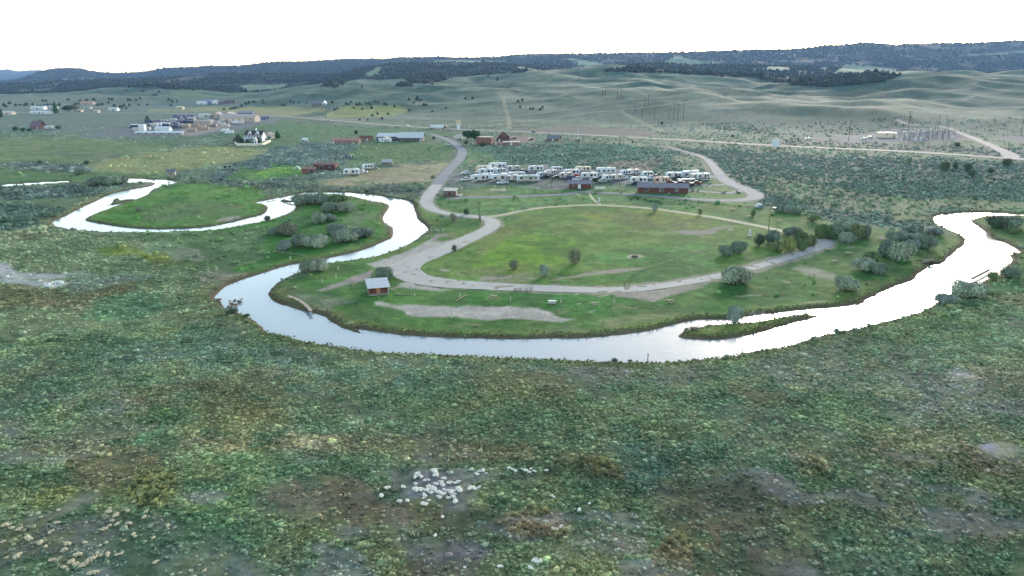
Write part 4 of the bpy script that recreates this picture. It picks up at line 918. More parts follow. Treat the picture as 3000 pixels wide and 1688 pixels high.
def building(name, label, cat, loc, w, d, rot, h, roof, rise, wm_, rm, over=.4, wins=(), doors=(), ridge='x', winm=None, framem=None, base=None, group=None):
    """front wall on y=0 facing the viewer; windows / doors: (side f|r|l, along, sill, width, height)"""
    t = thing(name, label, cat, loc, R(rot), group); b = MB(); hw = w / 2
    if roof == 'gable' and ridge == 'x':
        b.prismx([(0, -.6), (d, -.6), (d, h), (d / 2, h + rise - .03), (0, h)], -hw, hw)
    elif roof == 'gable':
        b.prism([(-hw, -.6), (hw, -.6), (hw, h), (0, h + rise - .03), (-hw, h)], 0, d)
    elif roof == 'shed':
        b.prismx([(0, -.6), (d, -.6), (d, h + rise), (0, h)], -hw, hw)
    elif roof == 'saltbox':
        b.prismx([(0, -.6), (d, -.6), (d, h + rise * .35), (d * .72, h + rise - .02), (0, h)], -hw, hw)
    else: b.box(-hw, hw, 0, d, -.6, h)
    b.build('wall', wm_, t); r = MB(); o = over; th = .16
    def slab(p, q, ax):
        (y0, z0), (y1, z1) = p, q
        (r.prismx if ax == 'x' else r.prism)([(y0, z0), (y1, z1), (y1, z1 + th), (y0, z0 + th)], -(hw + o) if ax == 'x' else -o, (hw + o) if ax == 'x' else d + o)
    if roof == 'gable' and ridge == 'x':
        s = rise / (d / 2); slab((-o, h - o * s), (d / 2, h + rise), 'x'); slab((d / 2, h + rise), (d + o, h - o * s), 'x')
    elif roof == 'gable':
        s = rise / hw; slab((-hw - o, h - o * s), (0, h + rise), 'y'); slab((0, h + rise), (hw + o, h - o * s), 'y')
    elif roof == 'shed':
        s = rise / d; slab((-o, h - o * s), (d + o, h + rise + o * s), 'x')
    elif roof == 'saltbox':
        s = rise / (d * .72); slab((-o, h - o * s), (d * .72, h + rise), 'x'); slab((d * .72, h + rise), (d + o, h + rise * .35 - o * .5), 'x')
    else: r.box(-hw - o * .3, hw + o * .3, -o * .3, d + o * .3, h, h + .35)
    r.build('roof', rm, t)
    def opening(nm, side, a, z, ww, hh, m_, fm):
        f = MB(); p = MB(); e = .09
        def put(B, a0, a1, z0, z1, dp, dq):
            if side == 'f': B.box(a0, a1, -dq, -dp, z0, z1)
            elif side == 'r': B.box(hw + dp, hw + dq, a0, a1, z0, z1)
            else: B.box(-hw - dq, -hw - dp, a0, a1, z0, z1)
        a0, a1 = a - ww / 2, a + ww / 2
        put(f, a0 - e, a0, z - e, z + hh + e, .003, .09); put(f, a1, a1 + e, z - e, z + hh + e, .003, .09)
        put(f, a0, a1, z + hh, z + hh + e, .003, .09); put(f, a0, a1, z - e, z, .003, .09)
        fo = f.build(nm, fm or white, t); put(p, a0, a1, z, z + hh, .003, .05); p.build('pane' if nm == 'window' else 'door_leaf', m_, fo)
    for (sd_, a, z, ww, hh) in wins: opening('window', sd_, a, z, ww, hh, winm or glass, framem)
    for (sd_, a, z, ww, hh, dm) in doors: opening('door', sd_, a, z, ww, hh, dm, framem)
    if base is not None: MB().box(-hw - .25, hw + .25, -base, 0 - .003, -.5, .18).build('porch_slab', conc, t)
    return t
# ------------------------------------------------------------------ single shrubs and trees
def tint_mat(name, rough=.8, var=.2, scale=1.5, trans=False):
    m, nt, b = newmat(name); a = nt.nodes.new('ShaderNodeAttribute'); a.attribute_name = 'Col'
    oi = nt.nodes.new('ShaderNodeObjectInfo'); tc = nt.nodes.new('ShaderNodeTexCoord'); n1 = noise(nt, scale, 3, .6, tc.outputs['Object'])
    link(nt, mul(nt, mul(nt, a.outputs['Color'], oi.outputs['Color']), mrange(nt, n1.outputs[0], .3, .7, 1 - var, 1 + var)), b.inputs['Base Color'])
    b.inputs['Roughness'].default_value = rough; b.inputs['Specular IOR Level'].default_value = .15
    return m
leaf_t = tint_mat('shrub_leaf'); bark = mat('bark', (104, 98, 92), .9, .2, 3)
def crown_mesh(seed, lobes, nleaf, kind='willow'):
    """unit crown: radius 1, height 1 (z 0..1)"""
    r = np.random.default_rng(seed); V = []; Fc = []; S = []; C0 = []
    Ls = []
    if kind == 'willow':
        for i in range(lobes):
            a = r.uniform(0, 6.28); q = r.uniform(.2, .62) if i else 0; s = r.uniform(.34, .5)
            Ls.append((q * math.cos(a), q * math.sin(a), r.uniform(.38, .62) if i else .62, s, s * r.uniform(.8, 1.05)))
    elif kind == 'round':
        Ls = [(0, 0, .5, .82, .5)] + [(r.uniform(-.4, .4), r.uniform(-.4, .4), r.uniform(.45, .7), r.uniform(.35, .5), .3) for _ in range(3)]
    elif kind == 'tree':
        for i in range(lobes):
            a = r.uniform(0, 6.28); q = r.uniform(.1, .6); Ls.append((q * math.cos(a), q * math.sin(a), r.uniform(.4, .8), r.uniform(.28, .45), r.uniform(.16, .24)))
    tot = sum(l[3] ** 2 for l in Ls)
    for (cx, cy, cz, s, sz) in Ls:
        sh = r.uniform(.82, 1.18)
        if kind != 'tree' or True:                     # twiggy heart of the lobe
            k = len(V); nn = 8
            for lv, (zz, rr) in enumerate(((-.7, .55), (0, .8), (.62, .5))):
                for j in range(nn):
                    a = 6.283 * j / nn; q = rr * r.uniform(.75, 1.05); q *= .88; V.append((cx + s * q * math.cos(a), cy + s * q * math.sin(a), cz + sz * zz * .9)); S.append(sh * r.uniform(.8, 1.05))
            for lv in range(2):
                for j in range(nn):
                    a, b2 = k + lv * nn + j, k + lv * nn + (j + 1) % nn; Fc += [(a, b2, b2 + nn), (a, b2 + nn, a + nn)]
            V.append((cx, cy, cz + sz * .8)); S.append(sh)
            for j in range(nn): Fc.append((k + 2 * nn + j, k + 2 * nn + (j + 1) % nn, len(V) - 1))
        for _ in range(int(nleaf * s * s / tot)):
            d = r.normal(size=3); d /= np.linalg.norm(d); e = r.uniform(.72, 1.16)
            p = np.array([cx + d[0] * s * e, cy + d[1] * s * e, cz + d[2] * sz * e])
            if p[2] < .02: p[2] = r.uniform(0.02, .15)
            n = d + r.normal(size=3) * .5 + np.array([0, 0, .35]); n /= np.linalg.norm(n)
            t = np.cross(n, [0, 0, 1.0]) + r.normal(size=3) * .25; t /= np.linalg.norm(t); b = np.cross(n, t); q = r.uniform(.022, .055)
            k = len(V); V += [tuple(p + t * q), tuple(p - t * q + b * q * .6), tuple(p + b * q * 2.2 - t * q * .2), tuple(p - b * q * 1.4)]
            c = sh * r.uniform(.72, 1.3); S += [c] * 4; Fc += [(k, k + 1, k + 2), (k, k + 3, k + 1)]
    return np.array(V), np.array(Fc), np.array(S)
def tree_proto(name, cat, seed, lobes, nleaf, kind, trunk=0.0, crownname='crown'):
    V, Fc, S = crown_mesh(seed, lobes, nleaf, kind)
    if trunk: V[:, 2] = trunk + V[:, 2] * (1 - trunk)
    t = thing(name, 'x', cat, (0, -300, -50))
    V[:, 2] *= 1
    mesh_np(crownname, V, Fc, leaf_t, np.repeat(S[:, None], 3, 1), False, t)
    b = MB(); r = random.Random(seed)
    if trunk:
        b.tube((0, 0, -.06), (.01, 0, trunk + .1), .05, .035, 7)
        for i in range(4):
            a = i * 1.6 + r.random(); b.tube((.01, 0, trunk * .8), (.4 * math.cos(a), .4 * math.sin(a), trunk + .3), .028, .01, 5)
        b.build('trunk', bark, t)
    else:
        for i in range(7):
            a = i * .9 + r.random() * .5; q = r.uniform(.3, .6); b.tube((.06 * math.cos(a), .06 * math.sin(a), -.05), (q * math.cos(a), q * math.sin(a), .45), .022, .008, 5)
        b.build('stem', bark, t)
    return reg(t)
WIL = [tree_proto('willow_shrub', 'shrub', 100 + i, 8 + i, 3600, 'willow') for i in range(4)]
RND = [tree_proto('round_shrub', 'shrub', 120 + i, 1, 900, 'round') for i in range(2)]
TRE = [tree_proto('broadleaf_tree', 'tree', 130 + i, 11, 1700, 'tree', .16) for i in range(2)]
def conifer_proto(seed):
    V, Fc, S = cone_arch(seed, 9); r = np.random.default_rng(seed); t = thing('juniper_tree', 'x', 'tree', (0, -300, -50))
    V2, F2, S2 = [list(map(tuple, V)), list(map(tuple, Fc)), list(S)]
    for _ in range(260):
        z = r.uniform(.05, 1.0); rad = np.interp(z, [0, .22, .62, 1.05], [.75, 1.0, .62, .02]) * r.uniform(.85, 1.2); a = r.uniform(0, 6.28)
        p = np.array([rad * math.cos(a), rad * math.sin(a), z]); n = np.array([math.cos(a), math.sin(a), .5]) + r.normal(size=3) * .5; n /= np.linalg.norm(n)
        tt = np.cross(n, [0, 0, 1.0]); tt /= np.linalg.norm(tt); b = np.cross(n, tt); q = .09; k = len(V2)
        V2 += [tuple(p + tt * q), tuple(p - tt * q), tuple(p + b * q * 1.6)]; F2.append((k, k + 1, k + 2)); S2 += [r.uniform(.7, 1.3)] * 3
    V2 = np.array(V2); V2[:, 2] = .08 + V2[:, 2] * .92
    mesh_np('crown', V2, np.array(F2), leaf_t, np.repeat(np.array(S2)[:, None], 3, 1), False, t)
    b = MB(); b.tube((0, 0, -.08), (0, 0, .4), .09, .05, 6); b.build('trunk', bark, t); return reg(t)
JUN = [conifer_proto(150 + i) for i in range(2)]
TINT = {k: tuple(map(float, alb(v) * (1.45 if 'jun' not in k else 1.0))) + (1,) for k, v in dict(grey=(126, 148, 136), dgrey=(102, 126, 116), green=(84, 112, 76), olive=(98, 118, 84), yellow=(118, 140, 92), dark=(60, 84, 68), brown=(100, 112, 98), blue=(112, 136, 136), jun=(54, 78, 70), junl=(78, 104, 80), lush=(36, 76, 50)).items()}
def plant(fn, x, y, wpx, hpx, kind, tint, label, group=None, i=[0]):
    P = {'w': WIL, 'r': RND, 't': TRE, 'j': JUN}[kind]; i[0] += 1; pr = P[i[0] % len(P)]
    s = np.linalg.norm(np.array(fn(x + 1, y)) - np.array(fn(x, y)))       # photo px per crop px
    X0, Y0 = fn(x, y); p = hit(X0, Y0); m = mpp(p) * s
    if kind == 'w': wpx *= 1.12; hpx *= .95
    if kind == 't': wpx *= 1.2; hpx *= 1.25
    w = wpx * m / 2; ang = math.atan2(H, math.hypot(p.x, p.y)); h = max(.35, (hpx * m - 2 * w * .55 * math.sin(ang)) / math.cos(ang))
    dirv = Vector((p.x, p.y, 0)).normalized(); q = p + dirv * w * .6; q.z = float(ground_z(np.array([q.x]), np.array([q.y]))[0])
    if q.z < WL + .1: q = Vector((p.x, p.y, max(float(ground_z(np.array([p.x]), np.array([p.y]))[0]), WL)))
    h = max(h, w * .5)
    return place(pr, USED, q, random.uniform(0, 6.28), label, group, (w, w, h), TINT[tint])
W = [  # crop, x, base y, width, height, kind, tint, label
 (m5, 820, 1425, 450, 310, 'w', 'grey', 'large rounded silver-grey willow bush overlapping the southern loop road'),
 (m5, 655, 990, 240, 190, 'w', 'dgrey', 'dark half of the willow pair on the meadow inside the loop, its lower left clump'),
 (m5, 830, 950, 240, 215, 'w', 'dgrey', 'upper grey clump of the willow pair on the meadow inside the loop'),
 (m5, 1150, 830, 200, 195, 'r', 'dark', 'dark green round bush just left of the tall lamp pole base'),
 (m5, 1360, 785, 220, 200, 'w', 'dgrey', 'purplish grey willow bush to the right of the lamp pole base'),
 (m5, 1640, 670, 230, 140, 'w', 'dgrey', 'grey willow hiding the loop road behind the yellow-green bushes'),
 (m5, 1610, 920, 180, 230, 'w', 'yellow', 'bright yellow-green willow in the middle of the roadside thicket'),
 (m5, 1430, 920, 180, 170, 'w', 'olive', 'olive green bush at the left end of the roadside thicket'),
 (m5, 1780, 910, 180, 200, 'w', 'green', 'mid green bush right of the yellow-green willow in the thicket'),
 (m5, 1910, 840, 150, 180, 'w', 'olive', 'olive bush at the inner corner of the loop road'),
 (m5, 1790, 730, 180, 130, 'w', 'green', 'green bush at the back of the roadside thicket'),
 (m5, 1955, 470, 210, 125, 'r', 'olive', 'flat-topped olive bush standing alone on the lawn beyond the loop'),
 (m5, 1470, 320, 160, 105, 'w', 'dgrey', 'grey bush at the left end of the row along the eastern fence line'),
 (m5, 1600, 335, 150, 100, 'w', 'grey', 'grey bush in the middle of the row along the eastern fence line'),
 (m5, 1720, 350, 140, 90, 'w', 'dgrey', 'grey bush at the right end of the row along the eastern fence line'),
 (m5, 1060, 388, 90, 115, 'r', 'green', 'small upright green tree on the lawn between loop and tent'),
 (m5, 260, 358, 90, 95, 'r', 'olive', 'small olive bush growing on the edge of the back road'),
 (m6, 60, 610, 200, 190, 'w', 'green', 'leftmost green willow of the thicket outside the loop corner'),
 (m6, 185, 600, 190, 200, 'w', 'dgrey', 'tall dark willow in the thicket outside the loop corner'),
 (m6, 320, 500, 220, 150, 'w', 'grey', 'pale grey willow at the back of the thicket outside the loop corner'),
 (m6, 460, 600, 190, 180, 'w', 'olive', 'olive willow in the middle of the thicket outside the loop corner'),
 (m6, 360, 665, 220, 150, 'w', 'grey', 'low grey willow at the front of the thicket outside the loop corner'),
 (m6, 580, 580, 130, 155, 'w', 'dgrey', 'dark grey willow at the right end of the thicket outside the loop corner'),
 (m6, 985, 650, 250, 140, 'w', 'dgrey', 'dark willow at the left of the upper riverside thicket'),
 (m6, 1180, 580, 240, 140, 'w', 'dgrey', 'dark willow at the top of the upper riverside thicket'),
 (m6, 1220, 660, 200, 130, 'w', 'grey', 'grey willow in the heart of the upper riverside thicket'),
 (m6, 1170, 745, 210, 130, 'w', 'blue', 'blue-grey willow at the front of the upper riverside thicket'),
 (m6, 1345, 735, 190, 170, 'w', 'dgrey', 'willow at the right front of the upper riverside thicket'),
 (m6, 1455, 560, 170, 95, 'w', 'blue', 'small pale willow nearest the water at the top of the riverside thicket'),
 (m6, 820, 830, 240, 210, 'w', 'dgrey', 'darker left half of the twin willow above the weir'),
 (m6, 1010, 895, 280, 260, 'w', 'grey', 'rounded grey right half of the twin willow above the weir'),
 (m6, 560, 1010, 230, 165, 'w', 'grey', 'left lobe of the triple willow on the lawn near the weir'),
 (m6, 650, 900, 200, 140, 'w', 'green', 'green top lobe of the triple willow on the lawn near the weir'),
 (m6, 760, 1055, 220, 160, 'w', 'dgrey', 'right lobe of the triple willow on the lawn near the weir'),
 (m6, 340, 1270, 280, 205, 'w', 'grey', 'lone grey willow on the riverside lawn below the triple willow'),
 (m6, 1860, 1350, 370, 205, 'w', 'grey', 'big grey willow on the near bank below the weir log'),
 (m6, 1570, 1425, 230, 135, 'w', 'blue', 'feathery pale bush left of the big near bank willow'),
 (m6, 2190, 1130, 150, 110, 'r', 'green', 'green bush on the near bank right of the floating log'),
 (m6, 2400, 1110, 230, 155, 'w', 'dgrey', 'dark willow on the near bank upstream of the log'),
 (m6, 2240, 470, 220, 140, 'w', 'dark', 'dark willow at the left of the clump across the river bend'),
 (m6, 2410, 480, 240, 150, 'w', 'dgrey', 'dark grey willow at the right of the clump across the river bend'),
 (m6, 2440, 545, 160, 80, 'r', 'green', 'low green bush below the willows across the river bend'),
 (m7, 930, 585, 195, 215, 'r', 'blue', 'upright grey willow growing at the water edge beside the islet'),
 (m2, 930, 232, 220, 110, 'w', 'dgrey', 'left willow of the thicket at the top of the inner river bend'),
 (m2, 1080, 228, 220, 110, 'w', 'dgrey', 'middle willow of the thicket at the top of the inner river bend'),
 (m2, 1220, 215, 200, 90, 'w', 'green', 'greener right willow of the thicket at the top of the inner river bend'),
 (m2, 1190, 300, 200, 110, 'w', 'dgrey', 'left half of the broad willow in the middle of the peninsula'),
 (m2, 1330, 298, 170, 105, 'w', 'grey', 'right half of the broad willow in the middle of the peninsula'),
 (m2, 1070, 410, 130, 120, 'w', 'grey', 'small left lobe of the peninsula willow beside the open grass'),
 (m2, 1170, 385, 180, 85, 'w', 'dgrey', 'low right lobe of the peninsula willow beside the open grass'),
 (m2, 770, 522, 240, 135, 'w', 'brown', 'brownish willow standing apart on the west of the peninsula'),
 (m2, 650, 510, 110, 70, 'w', 'dgrey', 'low sprawling bush left of the brownish peninsula willow'),
 (m2, 1480, 545, 260, 115, 'w', 'dgrey', 'dark right end of the long willow hedge on the peninsula'),
 (m2, 1240, 520, 240, 120, 'w', 'dgrey', 'back of the long willow hedge on the peninsula'),
 (m2, 1320, 590, 240, 140, 'w', 'grey', 'big central clump of the long willow hedge on the peninsula'),
 (m2, 1060, 640, 230, 135, 'w', 'grey', 'front clump of the long willow hedge on the peninsula'),
 (m2, 900, 625, 190, 130, 'w', 'dgrey', 'clump left of centre in the long willow hedge on the peninsula'),
 (m2, 740, 660, 155, 100, 'w', 'blue', 'pale left end of the long willow hedge on the peninsula'),
 (m2, 960, 865, 140, 115, 'w', 'dgrey', 'left of the two round willows on the bank opposite the sandy shore'),
 (m2, 1085, 862, 170, 130, 'w', 'grey', 'right of the two round willows on the bank opposite the sandy shore'),
 (m2, 1690, 935, 170, 135, 'w', 'dgrey', 'dark willow directly behind the white roofed cabin'),
 (m2, 590, 385, 75, 60, 'r', 'dark', 'small dark bush standing on the edge of the left river bend'),
 (m2, 2345, 392, 85, 90, 'r', 'brown', 'small brownish tree on the grass left of the road junction'),
 (m2, 2470, 322, 70, 65, 'r', 'dark', 'small dark bush on the verge below the red cabin'),
 (m2, 2355, 668, 70, 65, 'r', 'dark', 'small dark spiky bush at the meadow edge of the gravel road'),
 (m4, 390, 778, 135, 125, 'r', 'brown', 'brownish round bush at the left of the meadow inside the loop'),
 (m4, 715, 855, 125, 150, 'r', 'blue', 'pale silver round bush standing near the southern loop road'),
 (m4, 1035, 722, 165, 185, 'r', 'brown', 'tallest thin-leaved bush in the middle of the meadow'),
 (m4, 1905, 152, 85, 100, 'r', 'blue', 'pale bluish bush overlapping the back road'),
 (m1, 880, 205, 130, 70, 'w', 'dgrey', 'left bush of the willow row beside the far river reach'),
 (m1, 970, 205, 130, 80, 'w', 'dgrey', 'second bush of the willow row beside the far river reach'),
 (m1, 1070, 200, 130, 80, 'w', 'grey', 'third bush of the willow row beside the far river reach'),
 (m1, 1160, 190, 110, 70, 'w', 'dgrey', 'right bush of the willow row beside the far river reach'),
 (m1, 1820, 182, 80, 62, 'r', 'dgrey', 'lone round bush right of the wooden pump hut'),
 (m1, 755, 105, 90, 50, 'w', 'dgrey', 'bush at the right end of the dark hedge in the left field'),
 (m1, 1310, 455, 80, 50, 'r', 'dgrey', 'faint round bush on the grass of the left river loop'),
 (c6, 1820, 1362, 100, 85, 'r', 'dark', 'left dark juniper of the group below the highway on the right'),
 (c6, 1925, 1352, 50, 70, 'r', 'dark', 'narrow dark juniper of the group below the highway on the right'),
 (c6, 2040, 1362, 90, 72, 'r', 'dark', 'round dark juniper at the right of the group below the highway'),
 (c6, 2085, 1412, 75, 55, 'r', 'dark', 'lowest dark juniper of the group below the highway on the right'),
 (c6, 2405, 1316, 95, 68, 'r', 'dark', 'dark juniper standing apart just below the highway at the frame edge'),
 (c6, 2260, 1375, 60, 40, 'r', 'dark', 'small juniper between the group and the lone one below the highway'),
 (c6, 1490, 1294, 55, 60, 'r', 'dgrey', 'thin grey bush left of the juniper group below the highway'),
 (c6, 1940, 1130, 60, 40, 'r', 'dark', 'dark bush in the brush between the switchyard and highway'),
 (c3, 400, 418, 160, 200, 't', 'lush', 'left half of the big green cottonwood beside the brick building'),
 (c3, 530, 420, 170, 215, 't', 'lush', 'tall right half of the big green cottonwood beside the brick building'),
 (c3, 372, 418, 90, 65, 'r', 'dark', 'dark low bush at the left foot of the cottonwood'),
 (c3, 660, 448, 130, 60, 'w', 'dark', 'dark bush against the front corner of the brick building'),
 (g3, 585, 480, 110, 120, 't', 'dark', 'thin dark tree behind the right end of the small red building'),
 (g1, 900, 640, 170, 150, 'j', 'jun', 'large dark spruce at the left front of the white gabled house'),
 (g1, 1070, 645, 110, 60, 'r', 'jun', 'dark bush in front of the white gabled house porch'),
 (g1, 1280, 640, 110, 110, 'r', 'dark', 'green tree at the front right of the white gabled house'),
 (g1, 1380, 600, 100, 60, 'r', 'jun', 'dark bush inside the curved garden wall'),
 (g1, 1635, 560, 100, 150, 'j', 'lush', 'tall dark conifer right of the white gabled house'),
 (g1, 1520, 490, 50, 60, 'j', 'lush', 'small conifer right behind the white gabled house'),
 (g1, 650, 1130, 70, 65, 'r', 'jun', 'dark bush at the lower edge of the tan field'),
 (g1, 725, 1105, 35, 35, 'r', 'jun', 'tiny dark bush right of the bush at the edge of the tan field'),
 (g1, 830, 1065, 40, 40, 'r', 'jun', 'small dark bush on the upper right edge of the tan field'),
 (c2, 1180, 838, 45, 40, 'r', 'jun', 'small dark tree behind the pink building'),
 (c2, 1958, 888, 35, 30, 'r', 'jun', 'small dark bush between long barn and asphalt road'),
 (c2, 1950, 1280, 70, 35, 'r', 'dgrey', 'dark bush on the verge left of the asphalt access road'),
 (c1, 870, 1140, 55, 38, 'r', 'dark', 'round dark tree at the left corner of the tan field'),
 (c1, 400, 1140, 60, 34, 'r', 'dark', 'round dark tree over the hedge of the left field'),
 (c1, 1485, 705, 40, 50, 'j', 'jun', 'lone dark conifer in the pasture above the industrial yard'),
 (g5, 1055, 345, 75, 190, 'j', 'lush', 'tall narrow dark poplar in front of the far farmstead'),
 (g5, 15, 430, 80, 200, 'j', 'lush', 'tall dark poplar at the left edge of the photo'),
 (g5, 780, 590, 100, 110, 'r', 'lush', 'dark tree against the right end of the red farmhouse'),
 (g5, 300, 680, 110, 80, 'r', 'lush', 'dark bush at the left front of the red farmhouse'),
 (g5, 430, 680, 90, 60, 'r', 'lush', 'low dark bush in front of the red farmhouse'),
 (g5, 560, 680, 100, 55, 'r', 'lush', 'dark bush at the right front of the red farmhouse'),
 (g5, 1110, 635, 100, 55, 'r', 'dark', 'green bush right of the white trailer by the red farmhouse'),
 (g5, 1300, 330, 190, 110, 't', 'dark', 'broad dark tree left of centre in the far farmstead'),
 (g5, 1420, 325, 170, 100, 't', 'brown', 'broad brownish tree right of the dark one in the far farmstead'),
 (c5, 185, 502, 20, 36, 'j', 'jun', 'single upright juniper high on the grassy slope'),
 (c2, 1795, 502, 48, 50, 'j', 'jun', 'largest dark juniper on the slope above the highway'),
 (c2, 1240, 372, 16, 36, 'j', 'jun', 'thin juniper below the left forest patch'),
]
for a in W: plant(*a)
BK = [(m7, 1780, 815, 100, 70, 'grey leafless-looking'), (m7, 2020, 720, 90, 65, 'round dark green'), (m7, 2230, 715, 90, 55, 'low dark'), (m7, 2370, 650, 70, 48, 'small dark'),
      (m7, 840, 995, 60, 45, 'small grey'), (m7, 1010, 975, 55, 50, 'spiky'), (m7, 495, 1002, 60, 35, 'low grey'), (m7, 1690, 830, 50, 30, 'tiny'), (m7, 330, 1022, 50, 25, 'flat')]
DS = ['in the middle of the near bank right of the islet', 'on the near bank below the islet tail', 'on the near bank right of the round bush', 'highest up the near bank of those right of the islet',
      'on the near bank below the islet head', 'right beside the thin marker post on the near bank', 'on the near bank left of the islet head', 'just left of the grey bush on the near bank', 'on the near bank at the bottom of the bend']
for (fn, x, y, w_, h_, ad), d_ in zip(BK, DS): plant(fn, x, y, w_, h_, 'r', 'dgrey', ad + ' bush ' + d_)
for (x, y, w_, h_, d_) in ((2060, 138, 62, 45, 'larger round dark bush overhanging the water at the lowest point of the bend'), (2180, 148, 48, 32, 'smaller dark bush beside the round one at the lowest point of the bend')):
    plant(f2, x, y, w_, h_, 'r', 'dark', d_)
plant(f1, 1750, 60, 110, 60, 'r', 'dark', 'dark bush on the left bank where the river widens'); plant(f1, 1860, 70, 60, 35, 'r', 'dark', 'small bush over the water below the sandy shore')
# junipers dotted over the far slopes: alike but single
J = pts(c2, "680,520 770,515 940,515 600,520 550,522 520,505 465,545 435,545 965,590 990,578 1080,535 1110,530 1130,515 1155,572 1185,540 1215,535 1240,582 1280,525 1315,535 1335,575 1370,510 1400,518 1465,535 1480,540 1565,558 1395,632 1500,632 1340,650 1440,682 1295,692 1215,690 1710,490 1760,518 1860,540 1885,540 1830,492 2085,570 1945,605 1715,595 2280,480 2350,475 250,525 160,510 240,500 100,515 30,560")
J += pts(c5, "100,455 380,700 420,690 400,755 495,770 520,775 590,780 610,760 190,500 2330,965 2400,1030 1460,1085 1285,1105 950,1080 1735,910")
J += pts(c1, "430,500 465,500 685,488 805,500 875,500 945,495 1000,540 980,545 1030,540 1090,520 1130,490 1100,485 1290,495 1310,490 1370,495 1410,480 1395,540 1485,540 1780,505 1735,510 1720,545 1545,445 1440,405 1150,555 1155,550 1210,560 1230,570 1250,550 1270,575 1295,550 1305,540 485,550 520,540 580,550 600,545 380,555 410,555 450,550 750,540 770,530 795,530 90,530 40,545 100,525 160,545 205,540 270,540 2255,585 2320,585 2345,580 2370,575 2400,570 2430,555 2470,530 2500,530 2550,510 1570,440 1270,400 1600,410 1700,490 60,560 250,548 330,540")
for (x, y) in J:
    plant(lambda a, b: (a, b), x, y + 2, random.uniform(5, 9), random.uniform(5, 9), 'j', 'jun', 'small dark juniper dotted on the far grassland above the highway', 'junipers scattered over the far grassland')
# pale flowering clumps
vm = tree_proto('blossoming_clump', 'shrub', 170, 5, 420, 'willow'); TINT['pale'] = tuple(map(float, np.array([.78, .76, .70]) + 0 * alb((236, 240, 240)))) + (1,)
TINT['paley'] = tuple(map(float, alb((236, 240, 216)))) + (1,)
P1 = pts(f5, "475,360 505,375 545,410 580,405 660,355 640,300 650,320 750,385 720,420 810,435 905,420 870,435 735,460 665,445 580,465 575,490 625,490 430,490 450,515 490,515 530,550 540,580 530,600 640,515 655,520 750,510 790,520 920,485 890,490 925,525 850,530 865,560 850,590 800,605 700,590 730,560 580,630 540,670 515,660 875,640 1060,495 1035,500 1090,505 1140,480 1130,490 265,635 350,635 305,485 130,495 65,580 435,380 460,345 440,445 690,540 760,550 830,545 905,510 610,545 560,520")
P2 = pts(f5, "1180,300 1150,305 1120,310 1210,325 1110,340 1460,270 1500,285 1530,300 1600,275 1640,295 1680,310 1700,275 1740,300 1870,290 1930,575 1950,590 2030,915 1990,940 1940,935 1360,1350 1695,1360 735,805 655,1015 2230,740 2340,655 975,1350 1800,1290 1740,1285 1770,1300")
P3 = pts(f4, "1190,755 1200,720 1400,745 1420,885 1385,880 1200,905 1280,890 1460,1000 1480,1020 1360,1070 1095,1120 930,1090 710,1170 740,1110 690,1180 850,1230 880,1225 780,1300 840,1320 900,1340 960,1300 1000,1280 700,1360 740,1380 820,1330 930,1330 1100,1225 1180,1215 1330,1200 1280,1215 1030,1250 990,1430 1040,1420 590,1270 560,1280 540,980 450,810 640,730 300,1030 320,1050 60,905 100,900 30,1075 340,790 500,1130 440,1090 1580,815 1600,750 1270,800 1230,850 1140,950 1180,1230 190,1240 70,1250 1700,1300 2240,1390 1530,670 1470,640 1840,905 1680,1040 620,870 210,940 130,925")
for P_, tn, lb, gr, s0 in ((P1, 'pale', 'creamy white blossoming clump on the bare patch near the bottom centre', 'creamy clumps on the bare patch', 1), (P2, 'pale', 'pale blossoming clump dotted in the brush around and below the bare patch', 'pale clumps in the lower centre brush', .8), (P3, 'paley', 'pale yellowish clump in the sparse brush of the lower left corner', 'pale clumps in the lower left corner', .95)):
    for (x, y) in P_:
        p = hit(x, y); s = s0 * random.uniform(.3, .62)
        p.z = float(ZgF[look(np.array([p.x]), np.array([p.y]))[0]]) - .03
        place(vm, USED, p, random.uniform(0, 6), lb, gr, (s * 1.15, s * random.uniform(.8, 1.2), s * random.uniform(.65, .95)), TINT[tn])
# ------------------------------------------------------------------ buildings
def B(name, label, fn, x, y, w, d, rot, h, roof, rise, wm_, rm, **k):
    return building(name, label, k.pop('cat', 'building'), gp(fn, x, y), w, d, rot, h, roof, rise, wm_, rm, **k)
# near cabin with a recessed porch
t = thing('cabin', 'small cabin with pale blue-white metal roof and open porch by the river camp', 'cabin', gp(m3, 572, 955), R(17))
MB().box(-2.55, 2.55, 0, 5.6, -.3, .12).build('porch_slab', conc, t)
MB().box(-2.5, 2.5, 1.8, 5.2, .12, 2.5).build('wall', redb, t)
MB().prismx([(0.05, .12), (5.3, .12), (5.3, 2.75), (.05, 2.2)], 2.4, 2.5).build('side_wall', white, t)
MB().prismx([(0.9, .12), (1.8, .12), (1.8, 2.6), (.9, 2.3)], -2.5, -2.4).build('side_wall', redb, t)
for sx in (-2.4, 2.3): MB().box(sx - .06, sx + .06, .08, .22, .12, 2.2).build('porch_post', woodb, t)
MB().prismx([(-.45, 2.12), (5.6, 3.15), (5.6, 3.27), (-.45, 2.24)], -3.0, 2.95).build('roof', roofw, t)
fo = MB().box(-.5, .55, 1.72, 1.797, .12, 2.15).build('door', mat('tan_door', (186, 150, 122), .8, .1), t); MB().box(.38, .46, 1.66, 1.718, 1.05, 1.15).build('handle', chrome, fo)
for sx in (-1.5, 1.5):
    f = MB().box(sx - .35, sx + .35, 1.74, 1.797, 1.05, 1.75).build('window', woodb, t); MB().box(sx - .28, sx + .28, 1.72, 1.738, 1.12, 1.68).build('pane', glass, f)
